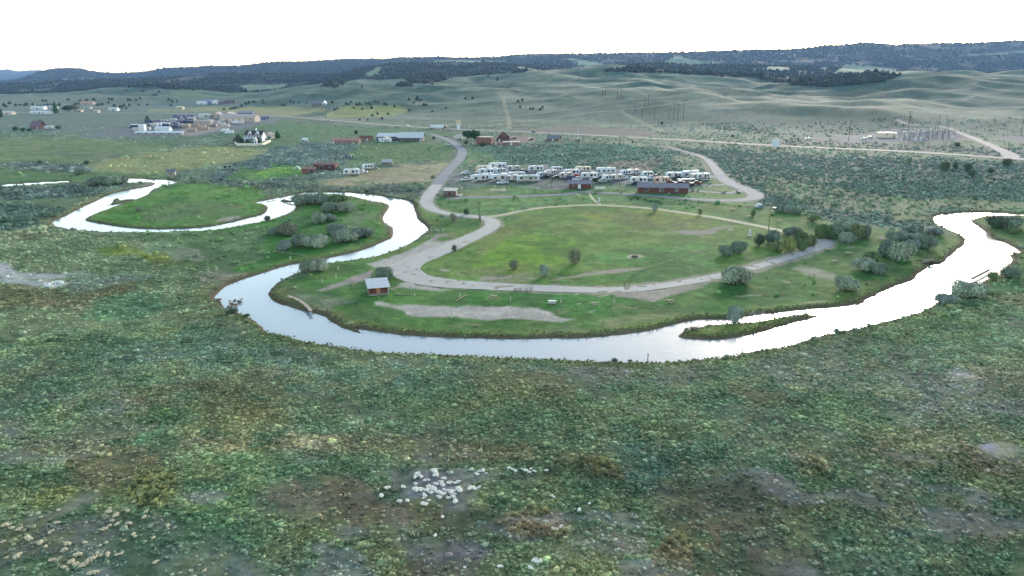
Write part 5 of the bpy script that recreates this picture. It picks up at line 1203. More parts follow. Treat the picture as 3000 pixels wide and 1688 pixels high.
B('red_cabin', 'small red cabin with white roof and two white framed windows beside the access road', c3, 100, 1292, 5.9, 4.4, -8, 2.7, 'shed', .7, redw, roofp, over=.35, cat='cabin',
  wins=[('f', -1.7, .9, 1.0, 1.0), ('f', 1.5, .9, 1.0, 1.0)], doors=[('r', 2.2, .1, .9, 2.0, white)])
t = thing('porch_deck', 'white railed porch deck attached on the right of the red cabin', 'deck', gp(c3, 250, 1285), R(-8))
MB().box(-1.4, 1.4, -.4, 2.6, 0, .4).build('floor', conc, t); MB().box(-1.4, 1.4, -.45, -.4, .9, 1.05).build('rail', white, t); MB().box(1.4, 1.46, -.4, 2.6, .9, 1.05).build('rail', white, t)
for px_ in (-1.35, 0, 1.35): MB().box(px_ - .05, px_ + .05, -.42, -.33, 0, 1.0).build('post', white, t)
B('bathhouse', 'red building with grey gable roof and white central door in front of the trailers', g3, 330, 522, 11.2, 5.5, -4, 2.7, 'gable', 1.3, redw, roofg,
  wins=[('f', -3.4, 1.3, .7, .6), ('r', 4.0, .5, .9, 1.0)], doors=[('f', -.3, .1, 1.3, 2.1, white)], over=.5)
B('long_shed', 'long low red-brown building with grey metal roof and white end wall by the camp lane', g3, 1690, 594, 24.5, 6.0, -7, 3.0, 'gable', 1.5, redw, roofg,
  wins=[('f', -8.0, 1.0, 1.4, 1.3), ('f', -1.4, .9, .6, 1.5), ('f', -.2, .9, .6, 1.5), ('f', 6.2, .9, .5, 1.5), ('f', 7.2, .9, .5, 1.5)], doors=[('r', 3, .1, 1.1, 2.1, white)], over=.6)
B('brick_store', 'flat roofed red brick building next to the green cottonwood', g4, 755, 415, 13.2, 9, -16, 6.2, 'flat', .5, brick, rooft, wins=[('f', -3, 3.6, 1.2, 1), ('f', 1, 3.6, 1.2, 1), ('r', 5, 1.2, 1.2, 1)], doors=[('r', 2, .1, 1.2, 2.2, white)])
B('steep_house', 'red house with steep gable roof and white chimney stair behind the brick building', g4, 1130, 355, 11, 9, 8, 4.0, 'gable', 4.6, redw, roofr, ridge='y', wins=[('f', -2, 1, 1.2, 1.6), ('f', 2.4, .6, 1.8, 1.8), ('f', 0, 4.6, 1.2, 1.4)], doors=[('f', -3.8, .1, 1.2, 2.2, white)])
t = thing('staircase', 'white outdoor staircase climbing to the steep red house', 'staircase', gp(g4, 960, 372), R(20))
MB().prism([(-3.4, 0), (3.4, 5.6), (3.4, 6.0), (-3.4, .5)], -.7, -.6).build('stringer', white, t); MB().prism([(-3.4, 0), (3.4, 5.6), (3.4, 6.0), (-3.4, .5)], .6, .7).build('stringer', white, t)
s = MB(); [s.box(-3.3 + i * .5, -2.8 + i * .5, -.6, .6, .25 + i * .41, .33 + i * .41) for i in range(13)]; s.build('steps', conc, t)
B('terrace_shed', 'low pinkish shed with long white roof in front of the steep red house', g4, 1275, 425, 14, 4, -3, 2.6, 'shed', .5, pink, roofp, wins=[('f', -3, 1, 1.2, 1), ('f', 3, 1, 1.2, 1)], doors=[('f', 0, .1, 1.2, 2, white)])
B('terrace_annex', 'low pinkish annex joining the brick building and the white roofed shed', g4, 1030, 430, 9, 4, 0, 2.3, 'flat', .3, pink, pink, wins=[('f', 2, 1, 1, .8)], doors=[('f', -2, .1, 1, 1.9, white)])
B('highway_cabin', 'timber cabin with blue-grey roof and shaded porch beside the highway', g4, 2060, 345, 10.5, 7, -18, 2.8, 'gable', 2.2, woodb, roofb, over=1.0, cat='cabin', wins=[('f', -2.8, .8, 1.4, 1.1), ('f', 3, .8, 1.4, 1.1), ('r', 3.5, 1, 1.2, 1)], doors=[('f', 0, .1, 1.2, 2.1, white)])
# long barn and neighbours
B('long_barn', 'taller right half of the long barn with pale metal roof and dark doors', c2, 1722, 908, 22, 14, -2, 3.4, 'saltbox', 4.0, slatew, roofw, wins=[('f', -8 + i * 2.6, 1.0, 1.6, 1.3) for i in range(7)], over=.8, framem=white, doors=[('f', 9.6, .1, 1.2, 2.2, white)])
B('barn_wing', 'lower left wing of the long barn with pale roof and slate wall', c2, 1495, 900, 20, 12, -2, 3.6, 'saltbox', 2.6, slatew, roofw, wins=[('f', 7, 1.0, 1.6, 1.3)], doors=[('f', -7.5, .1, 2.4, 2.6, white)])
B('white_cottage', 'small white gabled cottage in front of the barn wing', c2, 1472, 914, 10.5, 5, -2, 2.6, 'gable', 1.8, white, roofp, ridge='y', wins=[('f', -2.4, 1, 1, 1), ('f', 2.6, 1, 1, 1)], doors=[('f', 0, .1, 1, 2, slatew)])
B('pink_motel', 'long low pinkish building with tan roof left of the long barn', c2, 1070, 932, 24, 8, -4, 3.0, 'gable', 1.6, pink, mat('pink_roof', (176, 140, 134), .8, .15, .5), wins=[('f', -9 + i * 3, 1, 1.3, 1.0) for i in range(7)], doors=[('f', -10.6, .1, 1, 2, white)])
B('pink_annex', 'smaller pinkish building behind the long pink one', c2, 1270, 905, 11, 7, -4, 3.0, 'gable', 1.5, pink, roofr, wins=[('f', -2, 1, 1.2, 1)], doors=[('f', 2, .1, 1, 2, white)])
# white gabled house with garden wall
t = B('gabled_house', 'large white house with dark gabled roofs and porch inside a curved white wall', g1, 1180, 610, 16, 10, -3, 5.6, 'gable', 3.6, white, roofd, wins=[('f', -6.5 + i * 2.6, 3.6, 1.3, 1.2) for i in range(6)] + [('f', -6 + i * 3.4, .8, 1.8, 1.5) for i in range(4)], doors=[('f', 7, .1, 1.1, 2.1, slatew)], cat='house')
MB().prismx([(-2.6, 2.75), (0, 3.1), (0, 3.25), (-2.6, 2.9)], -8, 8).build('porch_roof', white, t)
for i in range(6): MB().box(-7.8 + i * 3.1, -7.6 + i * 3.1, -2.5, -2.3, 0, 2.8).build('porch_post', white, t)
for gx_ in (-3.4, 3.6):
    g_ = MB().prism([(gx_ - 1.8, 5.6), (gx_ + 1.8, 5.6), (gx_ + 1.8, 6.6), (gx_, 8.9), (gx_ - 1.8, 6.6)], .4, 4.5).build('dormer', white, t)
    MB().box(gx_ - .5, gx_ + .5, .34, .397, 6.1, 7.4).build('window', glass, g_)
MB().box(.3, 1.5, 5.0, 6.2, 8, 11.4).build('chimney', white, t)
B('house_wing', 'white garage wing with gable facing front on the right of the gabled house', g1, 1440, 560, 9, 8, -12, 3.0, 'gable', 3.0, cream, mat('wing_roof', (150, 156, 152), .8, .15, 1), ridge='y', wins=[('f', 0, 3.4, .9, .9)], doors=[('f', -2, .1, 2.4, 2.3, slatew), ('f', 2, .1, 2.4, 2.3, slatew)], cat='garage')
B('garden_pavilion', 'tiny white gabled garden house before the porch of the large white house', g1, 1212, 648, 2.6, 2.4, 0, 3.0, 'gable', 1.8, white, roofp, ridge='y', wins=[('f', 0, 3.2, .5, .6)], doors=[('f', 0, .1, .9, 2, slatew)], cat='garden house')
Wp = [gp(g1, *q) for q in ((828, 655), (870, 690), (1000, 693), (1120, 690), (1240, 693), (1340, 688), (1420, 655), (1500, 615))]
s = MB()
for a, b in zip(Wp[:-1], Wp[1:]):
    d_ = (b - a).normalized(); n_ = Vector((-d_.y, d_.x, 0)) * .25
    s.add([a - n_, b - n_, b + n_, a + n_, a - n_ + Vector((0, 0, 2)), b - n_ + Vector((0, 0, 2)), b + n_ + Vector((0, 0, 2)), a + n_ + Vector((0, 0, 2))], [(0, 3, 2, 1), (4, 5, 6, 7), (0, 1, 5, 4), (1, 2, 6, 5), (2, 3, 7, 6), (3, 0, 4, 7)])
tag(s.build('garden_wall', mat('white_wall', (226, 232, 222), .9, .08)), 'curved white wall round the garden of the large white house', 'wall')
B('white_arbour', 'small white open shelter with pale roof alone in the grass', c2, 650, 912, 5, 4, -20, 1.9, 'shed', .9, mat('pale_shelter', (196, 206, 200), .8, .1), white, wins=[('f', 0, .6, 2.2, .9)], cat='shelter')
# dark red barns, small sheds
B('field_barn', 'long dark red barn with low dark roof in the sage above the trailers', c2, 860, 1195, 14, 6, -4, 3.2, 'shed', .7, barnd, roofr, doors=[('f', -2, .1, 2.5, 2.4, woodd)], wins=[('f', 3.5, 1.4, 1, .8)], cat='barn')
B('barn_lean_to', 'lower weathered lean-to at the left end of the dark red barn', c2, 705, 1232, 8, 5.5, 14, 2.6, 'shed', .6, mat('worn_red', (124, 92, 88), .9, .2, .7), roofr, doors=[('f', 1.5, .1, 2.6, 2.2, woodd)], cat='barn')
B('tin_shed', 'small shed with pale grey roof alone at the top of the dry field', c2, 1488, 1141, 6.6, 4, 0, 1.8, 'gable', 1.4, pink, mat('tin_roof', (176, 192, 206), .5, .1, 1), wins=[('f', 1.6, .8, .8, .6)], doors=[('f', -1, .1, .9, 1.6, woodd)], cat='shed')
# pump hut over the far reach
t = thing('pump_hut', 'small grey hut raised on a dark timber frame above the far river reach', 'hut', gp(c1, 1730, 1285), R(12))
MB().box(-2.2, 2.2, -1.6, 1.6, 2.0, 4.2).build('wall', mat('hut_wall', (150, 156, 156), .8, .15), t); MB().prismx([(-2, 4.15), (0, 5.4), (2, 4.15), (2, 4.3), (0, 5.55), (-2, 4.3)], -2.6, 2.6).build('roof', roofb, t)
for sx in (-2, 2):
    for sy in (-1.4, 1.4): MB().box(sx - .15, sx + .15, sy - .15, sy + .15, -1.5, 2).build('leg', woodd, t)
f = MB().box(-.6, .6, -1.66, -1.603, 2.7, 3.6).build('window', woodd, t); MB().box(-.5, .5, -1.69, -1.663, 2.8, 3.5).build('pane', glass, f)
MB().box(-2.2, 2.2, -1.62, -1.55, .3, .6).build('brace', woodd, t)
# red farmhouse and the far farmstead
t = B('red_farmhouse', 'red farmhouse with steep dark gable roof at the left among dark bushes', g5, 660, 632, 12, 10, -12, 3.2, 'gable', 5.5, redb, mat('plum_roof', (112, 100, 118), .8, .12, .3), over=.8, wins=[('f', -3.5, 1, 1.4, 1.2), ('f', 0, 1, 1.4, 1.2), ('r', 5, 1.4, 2, 1.4)], doors=[('f', 3.4, .1, 1.2, 2.1, white)], cat='farmhouse')
FB = [(g5, 700, 265, 200, 12, 3, 5, 3, white, roofw, 'pale hipped shed at the back of the far left farmstead'),
      (g5, 740, 345, 300, 12, -3, 4, 2, white, roofw, 'longest white shed at the front of the far left farmstead'),
      (g5, 910, 250, 210, 12, -2, 4, 3, cream, mat('sky_roof', (170, 202, 220), .5, .1, .3), 'light blue roofed shed left of the tall narrow poplar'),
      (g5, 130, 362, 160, 10, -2, 4, 3, cream, roofp, 'pale roofed house at the left edge of the photo'),
      (g5, 1630, 175, 190, 16, 3, 5, 5, tanw, mat('orange_roof', (190, 166, 146), .8, .1, .3), 'tan roofed house with white gable behind the far farm trees'),
      (g5, 2130, 292, 130, 12, 8, 4, 4, white, mat('mint_roof', (190, 220, 212), .6, .1, .3), 'small white roofed house with dark trees to its right on the far left'),
      (g5, 1640, 250, 110, 8, 2, 3, 1.5, cream, mat('sage_roof', (150, 176, 160), .7, .1, .3), 'low pale green roofed shed under the tan roofed house'),
      (g5, 1810, 325, 70, 8, 0, 3, 2, cream, roofp, 'small white outbuilding right of the far farm trees'),
      (g5, 1500, 315, 50, 8, 0, 4, 1, cream, roofp, 'tiny white outbuilding at the right edge of the broad brown tree'),
      (g6, 1290, 100, 160, 14, -4, 5, 3, white, mat('white_blue_roof', (206, 216, 240), .5, .1, .3), 'white fronted building at the left of the blue roofed farm'),
      (g6, 1400, 95, 190, 16, -8, 6, 6, mat('blue_wall', (120, 140, 176), .7, .1, .3), mat('blue_roof', (126, 154, 190), .6, .1, .3), 'building with the big blue roof above the industrial yard'),
      (g6, 1530, 92, 90, 12, -6, 7, 4, white, mat('grey_far_roof', (150, 160, 170), .7, .1, .3), 'white gabled building at the right end of the blue roofed farm'),
      (g6, 1660, 80, 150, 12, -3, 5, 4, mat('mauve_wall', (130, 124, 134), .8, .1, .3), mat('mauve_roof', (146, 140, 152), .8, .1, .3), 'mauve roofed shed right of the blue roofed farm'),
      (g6, 1800, 78, 180, 12, -3, 6, 4, mat('dusk_wall', (96, 94, 106), .8, .1, .3), mat('dusk_roof', (112, 108, 122), .8, .1, .3), 'dark shed at the right end of the farm above the yard'),
      (g6, 895, 185, 100, 10, 0, 4, 3, cream, mat('cream_roof', (208, 214, 190), .7, .1, .3), 'small cream shed alone in the pale field above the yard'),
      (c2, 800, 545, 130, 16, -4, 4, 6, mat('lilac_wall', (120, 118, 128), .8, .1, .3), mat('lilac_roof', (122, 126, 150), .7, .1, .3), 'house with lilac grey roof among junipers above the yellow field'),
      (c2, 855, 545, 32, 10, -4, 5, 5, white, white, 'white gabled end of the lilac roofed house above the yellow field')]
for fn, x, y, w_, d_, ro, h_, ri, a_, b_, lb in FB:
    w_ = w_ * (fn(1, 0)[0] - fn(0, 0)[0]) * mpp(gp(fn, x, y)); h_ *= .8; ri *= .7
    B('farm_building', lb, fn, x, y, w_, d_, ro, h_, 'gable', ri, a_, b_, ridge='y' if 'gabled' in lb else 'x', wins=[('f', -w_ * .25, 1.2, 1.8, 1.4), ('f', w_ * .2, 1.2, 1.8, 1.4)], doors=[('f', 0, .1, 2, 2.6, slatew)])
# industrial yard
B('depot', 'largest tan depot with four big garage doors at the right of the yard', g6, 1930, 418, 47, 20, -3, 6, 'gable', 4, tanw, rooft, doors=[('f', -17 + i * 8, .2, 5.2, 4.8, mat('door_pale', (208, 204, 214), .6, .05)) for i in range(4)], wins=[('f', 18, 3, 2, 1.6)], over=.6)
B('depot_gable', 'tan gable fronted hall rising left behind the largest depot', g6, 1750, 365, 21, 18, -3, 5, 'gable', 4.5, tanw, rooft, ridge='y', wins=[('f', -3, 4.5, 1.4, 1.6), ('f', 3, 4.5, 1.4, 1.6)])
B('depot_store', 'tan windowless box shed in the middle of the industrial yard', g6, 1300, 462, 21, 9, -2, 4.8, 'flat', .5, mat('putty_wall', (168, 166, 172), .8, .06, .3), rooft, doors=[('f', -7, .1, 3, 3, mat('putty_door', (160, 150, 156)))])
B('quonset', 'pale rounded hall roof at the back left of the industrial yard', g6, 1330, 352, 16, 12, -5, 3.5, 'gable', 3.5, mat('pale_hall', (190, 200, 206), .7, .08, .3), mat('pale_hall_roof', (196, 206, 212), .6, .08, .3), wins=[('f', 4, 2, 4, 2.4)])
B('back_hall', 'tan gabled hall behind the box shed of the industrial yard', g6, 1550, 350, 16, 14, -5, 4, 'gable', 4.5, tanw, rooft, ridge='y', wins=[('f', -4, 2, 3, 2), ('f', 4, 2, 3, 2)])
B('arched_store', 'long dark blue topped hall at the far back right of the yard', g6, 2080, 310, 22, 10, -3, 5, 'gable', 2.5, mat('navy_wall', (88, 96, 132), .7, .08, .3), mat('navy_roof', (150, 158, 184), .6, .08, .3), wins=[('f', 0, 2, 4, 2)])
B('white_silo_house', 'upright white box building at the left of the industrial yard', g6, 218, 580, 5.7, 5, 0, 6.6, 'flat', .4, white, white, doors=[('f', 0, .2, 2.4, 3, mat('silo_door', (214, 218, 228)))])
B('white_store', 'white tent-like store right of the upright white box', g6, 580, 580, 16, 7, -3, 2.8, 'gable', 2, white, white, doors=[('f', -4, .2, 3, 2.4, mat('store_door', (206, 212, 222)))])
B('white_canopy', 'very long low white roofed shed along the front of the industrial yard', g6, 510, 640, 50, 4, -3, 1.9, 'shed', 1.0, mat('shade_wall', (170, 176, 190), .8, .08, .2), white, wins=[('f', -20 + i * 8, .6, 3.4, .9) for i in range(6)])
# control house of the switchyard
B('control_house', 'long white flat roofed control building left of the switchyard steelwork', c6, 1285, 1042, 17, 5, -6, 4.4, 'flat', .3, mat('ivory_wall', (222, 222, 208), .6, .05, .4), white, wins=[('f', -2, 2.4, 1, 1), ('f', -.2, 2.4, 1, 1), ('f', 6, 2.6, 1.6, .5)], doors=[('f', 6, .1, 1.1, 2.1, slatew)])
# ------------------------------------------------------------------ vehicles (front towards -x)
def wheel_at(t, x, y, r=.36):
    s = -1 if y < 0 else 1
    w_ = MB().tube((x, y - .11, r), (x, y + .11, r), r, None, 12).build('wheel', rubber, t)
    MB().tube((x, y + s * .111, r), (x, y + s * .125, r), r * .55, None, 8).build('rim', chrome, w_)
SIDE_W = {'a': [(-.30, 1.55, .09, .5), (-.12, 1.6, .05, .4), (.12, 1.5, .1, .6), (.34, 1.55, .07, .5)], 'b': [(-.33, 1.6, .08, .4), (.02, 1.5, .12, .6), (.26, 1.6, .07, .45)], 'c': [(-.2, 1.5, .1, .6), (.05, 1.55, .09, .55), (.3, 1.5, .1, .6)]}
def trailer(name, L_, H_=2.75, style='a', bodym=None, stripem=None, fifth=False, slide=True, awning=False, z0=.55):
    t = thing(name, 'x', 'trailer', (0, -300, -60)); h = L_ / 2; y = 1.22; zt_ = z0 + H_; bm_ = bodym or white
    if fifth: prof = [(-h, z0 + 1.15), (-h + .15, zt_ - .5), (-h + .9, zt_), (h - .25, zt_), (h, zt_ - .25), (h, z0), (-h + 2.3, z0), (-h + 2.1, z0 + 1.05)]
    else: prof = [(-h + .1, z0), (-h, z0 + .7), (-h + .12, zt_ - .7), (-h + .75, zt_), (h - .3, zt_), (h, zt_ - .3), (h, z0)]
    MB().prism(prof, -y, y).build('body', bm_, t, .06)
    lo = -h + 2.4 if fifth else -h + .5
    MB().box(lo, h - .05, -y - .02, -y - .003, z0 + .15, z0 + .55).build('stripe', stripem or chrome, t)
    for (u, z, w, hh) in SIDE_W[style]:
        x = u * L_; w *= 1.3; hh += .12; f = MB().box(x - w * L_ / 2 - .06, x + w * L_ / 2 + .06, -y - .03, -y - .004, z0 + z - .5 - .06, z0 + z - .5 + hh + .36).build('window', dark, t)
        MB().box(x - w * L_ / 2, x + w * L_ / 2, -y - .045, -y - .031, z0 + z - .5, z0 + z - .5 + hh + .3).build('pane', glass, f)
    f = MB().box(h + .004, h + .03, -.7, .7, z0 + 1.2, z0 + 2.0).build('window', glass, t)
    dx = .20 * L_; d_ = MB().box(dx - .35, dx + .35, -y - .028, -y - .004, z0 + .1, z0 + 2.0).build('door', mat('door_cream', (214, 216, 214), .5, .05), t); MB().box(dx + .2, dx + .28, -y - .06, -y - .03, z0 + 1, z0 + 1.1).build('handle', dark, d_)
    if slide: MB().box(-.22 * L_, .02 * L_, -y - .5, -y - .05, z0 + .5, z0 + 2.3).build('slide_out', mat('slide_grey', (212, 216, 222), .5, .05), t, .03)
    if awning: MB().prismx([(-y - .05, zt_ - .2), (-y - 2.4, zt_ - .8), (-y - 2.4, zt_ - .75), (-y - .05, zt_ - .12)], -.3 * L_, .3 * L_).build('awning', mat('awning_cloth', (150, 172, 160), .8, .1), t)
    MB().box(.0, .9, -.4, .4, zt_, zt_ + .28).build('roof_unit', mat('vent_grey', (190, 192, 190), .6, .05), t, .04)
    for sx in (-.4, .5):
        for sy in (-1.1, 1.1): wheel_at(t, .06 * L_ + sx, sy)
    if not fifth: MB().tube((-h + .1, -.8, z0 - .05), (-h - 1.1, 0, z0 - .1), .06).tube((-h + .1, .8, z0 - .05), (-h - 1.1, 0, z0 - .1), .06).build('tongue', dark, t)
    MB().box(-h + (2.4 if fifth else .4), h - .2, -1.05, 1.05, z0 - .18, z0 - .003).build('chassis', dark, t)
    return reg(t)
def pickup(name, m_, cap=False, cat='pickup'):
    t = thing(name, 'x', cat, (0, -300, -60)); y = .96
    MB().prism([(-2.75, .45), (-2.8, .85), (-2.65, 1.12), (-1.3, 1.25), (-.75, 1.85), (.75, 1.9), (1.0, 1.3), (2.8, 1.3), (2.85, .5)], -y, y).build('body', m_, t, .07)
    g_ = MB()
    for s in (-1, 1): g_.prism([(-1.05, 1.28), (-.68, 1.76), (.68, 1.8), (.82, 1.3)], s * (y + .004) - .004, s * (y + .004) + .004)
    g_.build('side_glass', glass, t); MB().prism([(-1.31, 1.26), (-.78, 1.84), (-.8, 1.87), (-1.36, 1.28)], -.8, .8).build('windscreen', glass, t)
    if cap: MB().prism([(1.0, 1.303), (.95, 1.85), (2.7, 1.8), (2.8, 1.303)], -.9, .9).build('bed_cap', m_, t, .05)
    else: MB().box(1.1, 2.7, -.8, .8, 1.302, 1.32).build('bed', dark, t)
    for s in (-.65, .65): MB().box(-2.84, -2.79, s - .18, s + .18, .8, .98).build('headlight', lampw, t)
    for sx in (-1.8, 1.75):
        for sy in (-.9, .9): wheel_at(t, sx, sy, .4)
    return reg(t)
def car(name, m_, suv=True):
    t = thing(name, 'x', 'car', (0, -300, -60)); y = .92; tz = 1.75 if suv else 1.45
    MB().prism([(-2.3, .35), (-2.35, .75), (-2.1, .98), (-1.1, 1.08), (-.5, tz - .05), (.0, tz), (1.5, tz - .05), (2.15 if suv else 1.9, 1.1), (2.3, .9), (2.3, .4)], -y, y).build('body', m_, t, .08)
    g_ = MB()
    for s in (-1, 1): g_.prism([(-.9, 1.1), (-.42, tz - .14), (1.4, tz - .14), (1.9, 1.12)], s * (y + .004) - .004, s * (y + .004) + .004)
    g_.build('side_glass', glass, t); MB().prism([(-1.12, 1.09), (-.52, tz - .06), (-.55, tz - .02), (-1.18, 1.11)], -.78, .78).build('windscreen', glass, t)
    for s in (-.6, .6): MB().box(-2.4, -2.335, s - .16, s + .16, .62, .78).build('headlight', lampw, t)
    for sx in (-1.45, 1.4):
        for sy in (-.84, .84): wheel_at(t, sx, sy, .34)
    return reg(t)
def motorhome(name, L_, H_, bm_, cabm):
    t = thing(name, 'x', 'motorhome', (0, -300, -60)); h = L_ / 2; y = 1.25
    MB().prism([(-h, .5), (-h, 1.3), (-h + .35, 2.6), (-h + .6, H_), (h - .1, H_ + .05), (h, .5)], -y, y).build('body', bm_, t, .07)
    MB().prism([(-h - .01, 1.35), (-h + .33, 2.55), (-h + .28, 2.6), (-h - .05, 1.38)], -1.05, 1.05).build('windscreen', glass, t)
    for u, w in ((-.36, .1), (-.1, .14), (.12, .1), (.34, .12)):
        f = MB().box((u - w / 2) * L_ - .05, (u + w / 2) * L_ + .05, -y - .03, -y - .004, 1.7, 2.5).build('window', dark, t); MB().box((u - w / 2) * L_, (u + w / 2) * L_, -y - .045, -y - .031, 1.76, 2.44).build('pane', glass, f)
    MB().box(-h + .4, h - .1, -y - .02, -y - .004, .9, 1.25).build('stripe', cabm, t); MB().box(.22 * L_ - .35, .22 * L_ + .35, -y - .03, -y - .021, .6, 2.5).build('door', mat('door_cream', (214, 216, 214)), t)
    MB().box(-.5, .5, -.4, .4, H_ + .05, H_ + .33).build('roof_unit', mat('vent_grey', (190, 192, 190)), t); MB().box(h - 2, h - 1.1, -.4, .4, H_ + .06, H_ + .33).build('roof_unit', mat('vent_grey', (190, 192, 190)), t)
    for sx in (-h + 1.1, h - 2.2):
        for sy in (-1.1, 1.1): wheel_at(t, sx, sy, .45)
    return reg(t)
greyb = mat('silver_paint', (186, 194, 206), .35, .05); tanb = mat('tan_paint', (196, 172, 160), .5, .08); creamb = mat('cream_paint', (224, 222, 208), .5, .06); blackp = mat('black_paint', (50, 54, 66), .3, .1); rustp = mat('maroon_paint', (112, 62, 58), .5, .15)
T = dict(A=trailer('travel_trailer', 8.2, 2.7, 'a'), Bt=trailer('travel_trailer', 7.0, 2.6, 'b', greyb, blued), Ct=trailer('travel_trailer', 6.0, 2.5, 'c', white, chrome, slide=False), Fw=trailer('fifth_wheel_trailer', 9.8, 3.1, 'a', white, dark, True),
         Aw=trailer('travel_trailer', 11.0, 2.8, 'a', white, chrome, awning=True), Tn=trailer('travel_trailer', 7.4, 2.7, 'b', tanb, creamb), Cr=trailer('travel_trailer', 8.5, 2.6, 'c', creamb, chrome),
         Mh=motorhome('motorhome', 10.5, 3.6, white, greyb), Pw=pickup('pickup_truck', white), Pd=pickup('pickup_truck', blackp), Pr=pickup('pickup_truck', redd), Pm=pickup('pickup_truck', rustp), Pb=pickup('pickup_truck', blued, True), Cw=car('parked_car', white), Cd=car('parked_car', blackp), Cb=car('parked_car', blued), Cg=car('parked_car', greyb))
VG = 'trailers and vehicles parked on the gravel camp pads'
V = [('Fw', g2, 835, 312, 12, 'white fifth wheel trailer, highest and farthest left in the back row of the camp'),
 ('Cr', g2, 500, 366, 6, 'long cream trailer with low front in the back row, left of the highest fifth wheel'),
 ('Bt', g2, 1235, 366, 16, 'silver trailer standing alone in the back row right of the highest fifth wheel'),
 ('Pd', g2, 1470, 397, 8, 'black pickup parked in the back row between the silver and the three-window trailer'),
 ('A', g2, 1800, 372, 8, 'white trailer with a row of round dark windows in the middle of the back row'),
 ('Ct', g2, 2315, 388, 22, 'short white trailer tucked behind the white pair near the black pickup'),
 ('Cw', g2, 35, 436, 18, 'white car parked alone at the far left of the camp'),
 ('Ct', g2, 900, 432, 26, 'short white trailer in the middle row just below the highest fifth wheel'),
 ('A', g2, 560, 452, 10, 'white trailer half hidden behind the front row at the left of the camp'),
 ('Cg', g2, 168, 556, 62, 'silver van-like car at the left end of the front row'),
 ('Fw', g2, 400, 622, 34, 'white fifth wheel at the left of the front row, nose to the lane'),
 ('Ct', g2, 620, 566, 50, 'small white trailer squeezed between the two front row fifth wheels'),
 ('Fw', g2, 875, 618, 34, 'second white fifth wheel of the front row, right of the small squeezed trailer'),
 ('Pw', g2, 48, 606, 30, 'white pickup at the lower left corner of the camp'),
 ('Pw', g2, 965, 684, 25, 'white pickup hitched in front of the front row trailer nearest the lane'),
 ('Bt', g2, 1185, 618, 30, 'silver trailer hitched behind the white pickup nearest the lane'),
 ('Aw', g2, 1600, 628, 8, 'longest white trailer with green awning in the middle of the front row'),
 ('Ct', g2, 1960, 532, 28, 'left trailer of the white pair behind the longest trailer'),
 ('Bt', g2, 2165, 482, 26, 'right trailer of the pair behind the longest trailer, grey sided'),
 ('Pd', g2, 2320, 556, 14, 'black pickup at the right of the pair, left of the silver trailer with red pickup'),
 ('Bt', g3, 85, 358, 26, 'silver blue trailer between the black pickup and the red pickup'),
 ('A', g3, 190, 305, 14, 'white trailer right behind the silver blue one and the red pickup'),
 ('Pr', g3, 262, 338, 12, 'bright red pickup in the middle of the camp'),
 ('Cr', g3, 380, 250, 3, 'cream trailer in the back row above the red pickup'),
 ('A', g3, 478, 362, 4, 'white trailer standing above the small red building'),
 ('Cw', g3, 282, 384, 4, 'white car parked behind the roof of the small red building'),
 ('Mh', g3, 750, 288, 6, 'tallest big white motorhome in the middle of the back row'),
 ('Pd', g3, 720, 348, 10, 'black pickup in front of the tallest motorhome'),
 ('Ct', g3, 790, 398, 22, 'left half of the white trailer pair in front of the black pickup and motorhome'),
 ('Bt', g3, 920, 392, 24, 'right half of the trailer pair in front of the black pickup and motorhome'),
 ('Cg', g3, 690, 420, 14, 'silver car low in front of the trailer pair'),
 ('Ct', g3, 1070, 312, 22, 'short white trailer right of the tallest motorhome'),
 ('Bt', g3, 1195, 300, 14, 'grey sided trailer behind the short one right of the tallest motorhome'),
 ('Ct', g3, 1430, 336, 10, 'small white trailer standing alone in the gap of the right half of the back row'),
 ('A', g3, 1290, 438, -4, 'white trailer with square windows left of the long shed roof'),
 ('Cd', g3, 1222, 462, 10, 'black car before the white trailer left of the long shed roof'),
 ('Tn', g3, 1665, 440, 4, 'tan coloured trailer just above the long shed roof'),
 ('Pm', g3, 1800, 442, 168, 'maroon pickup at the right end of the tan trailer'),
 ('A', g3, 1865, 356, 4, 'white trailer behind the maroon pickup'),
 ('Cw', g3, 2075, 372, 10, 'white car left of the boxy trailers at the right end of the camp'),
 ('Bt', g3, 2215, 376, 48, 'grey sided trailer end-on at the right end of the camp'),
 ('A', g3, 2330, 376, 26, 'last white trailer at the right end of the camp'),
 ('Pd', g3, 1970, 455, 6, 'black pickup under the white flat trailer above the long shed'),
 ('Pm', g3, 2240, 455, 6, 'maroon pickup at the right end of the long shed'),
 ('Cd', g3, 2140, 486, 40, 'black car beside the white end wall of the long shed')]
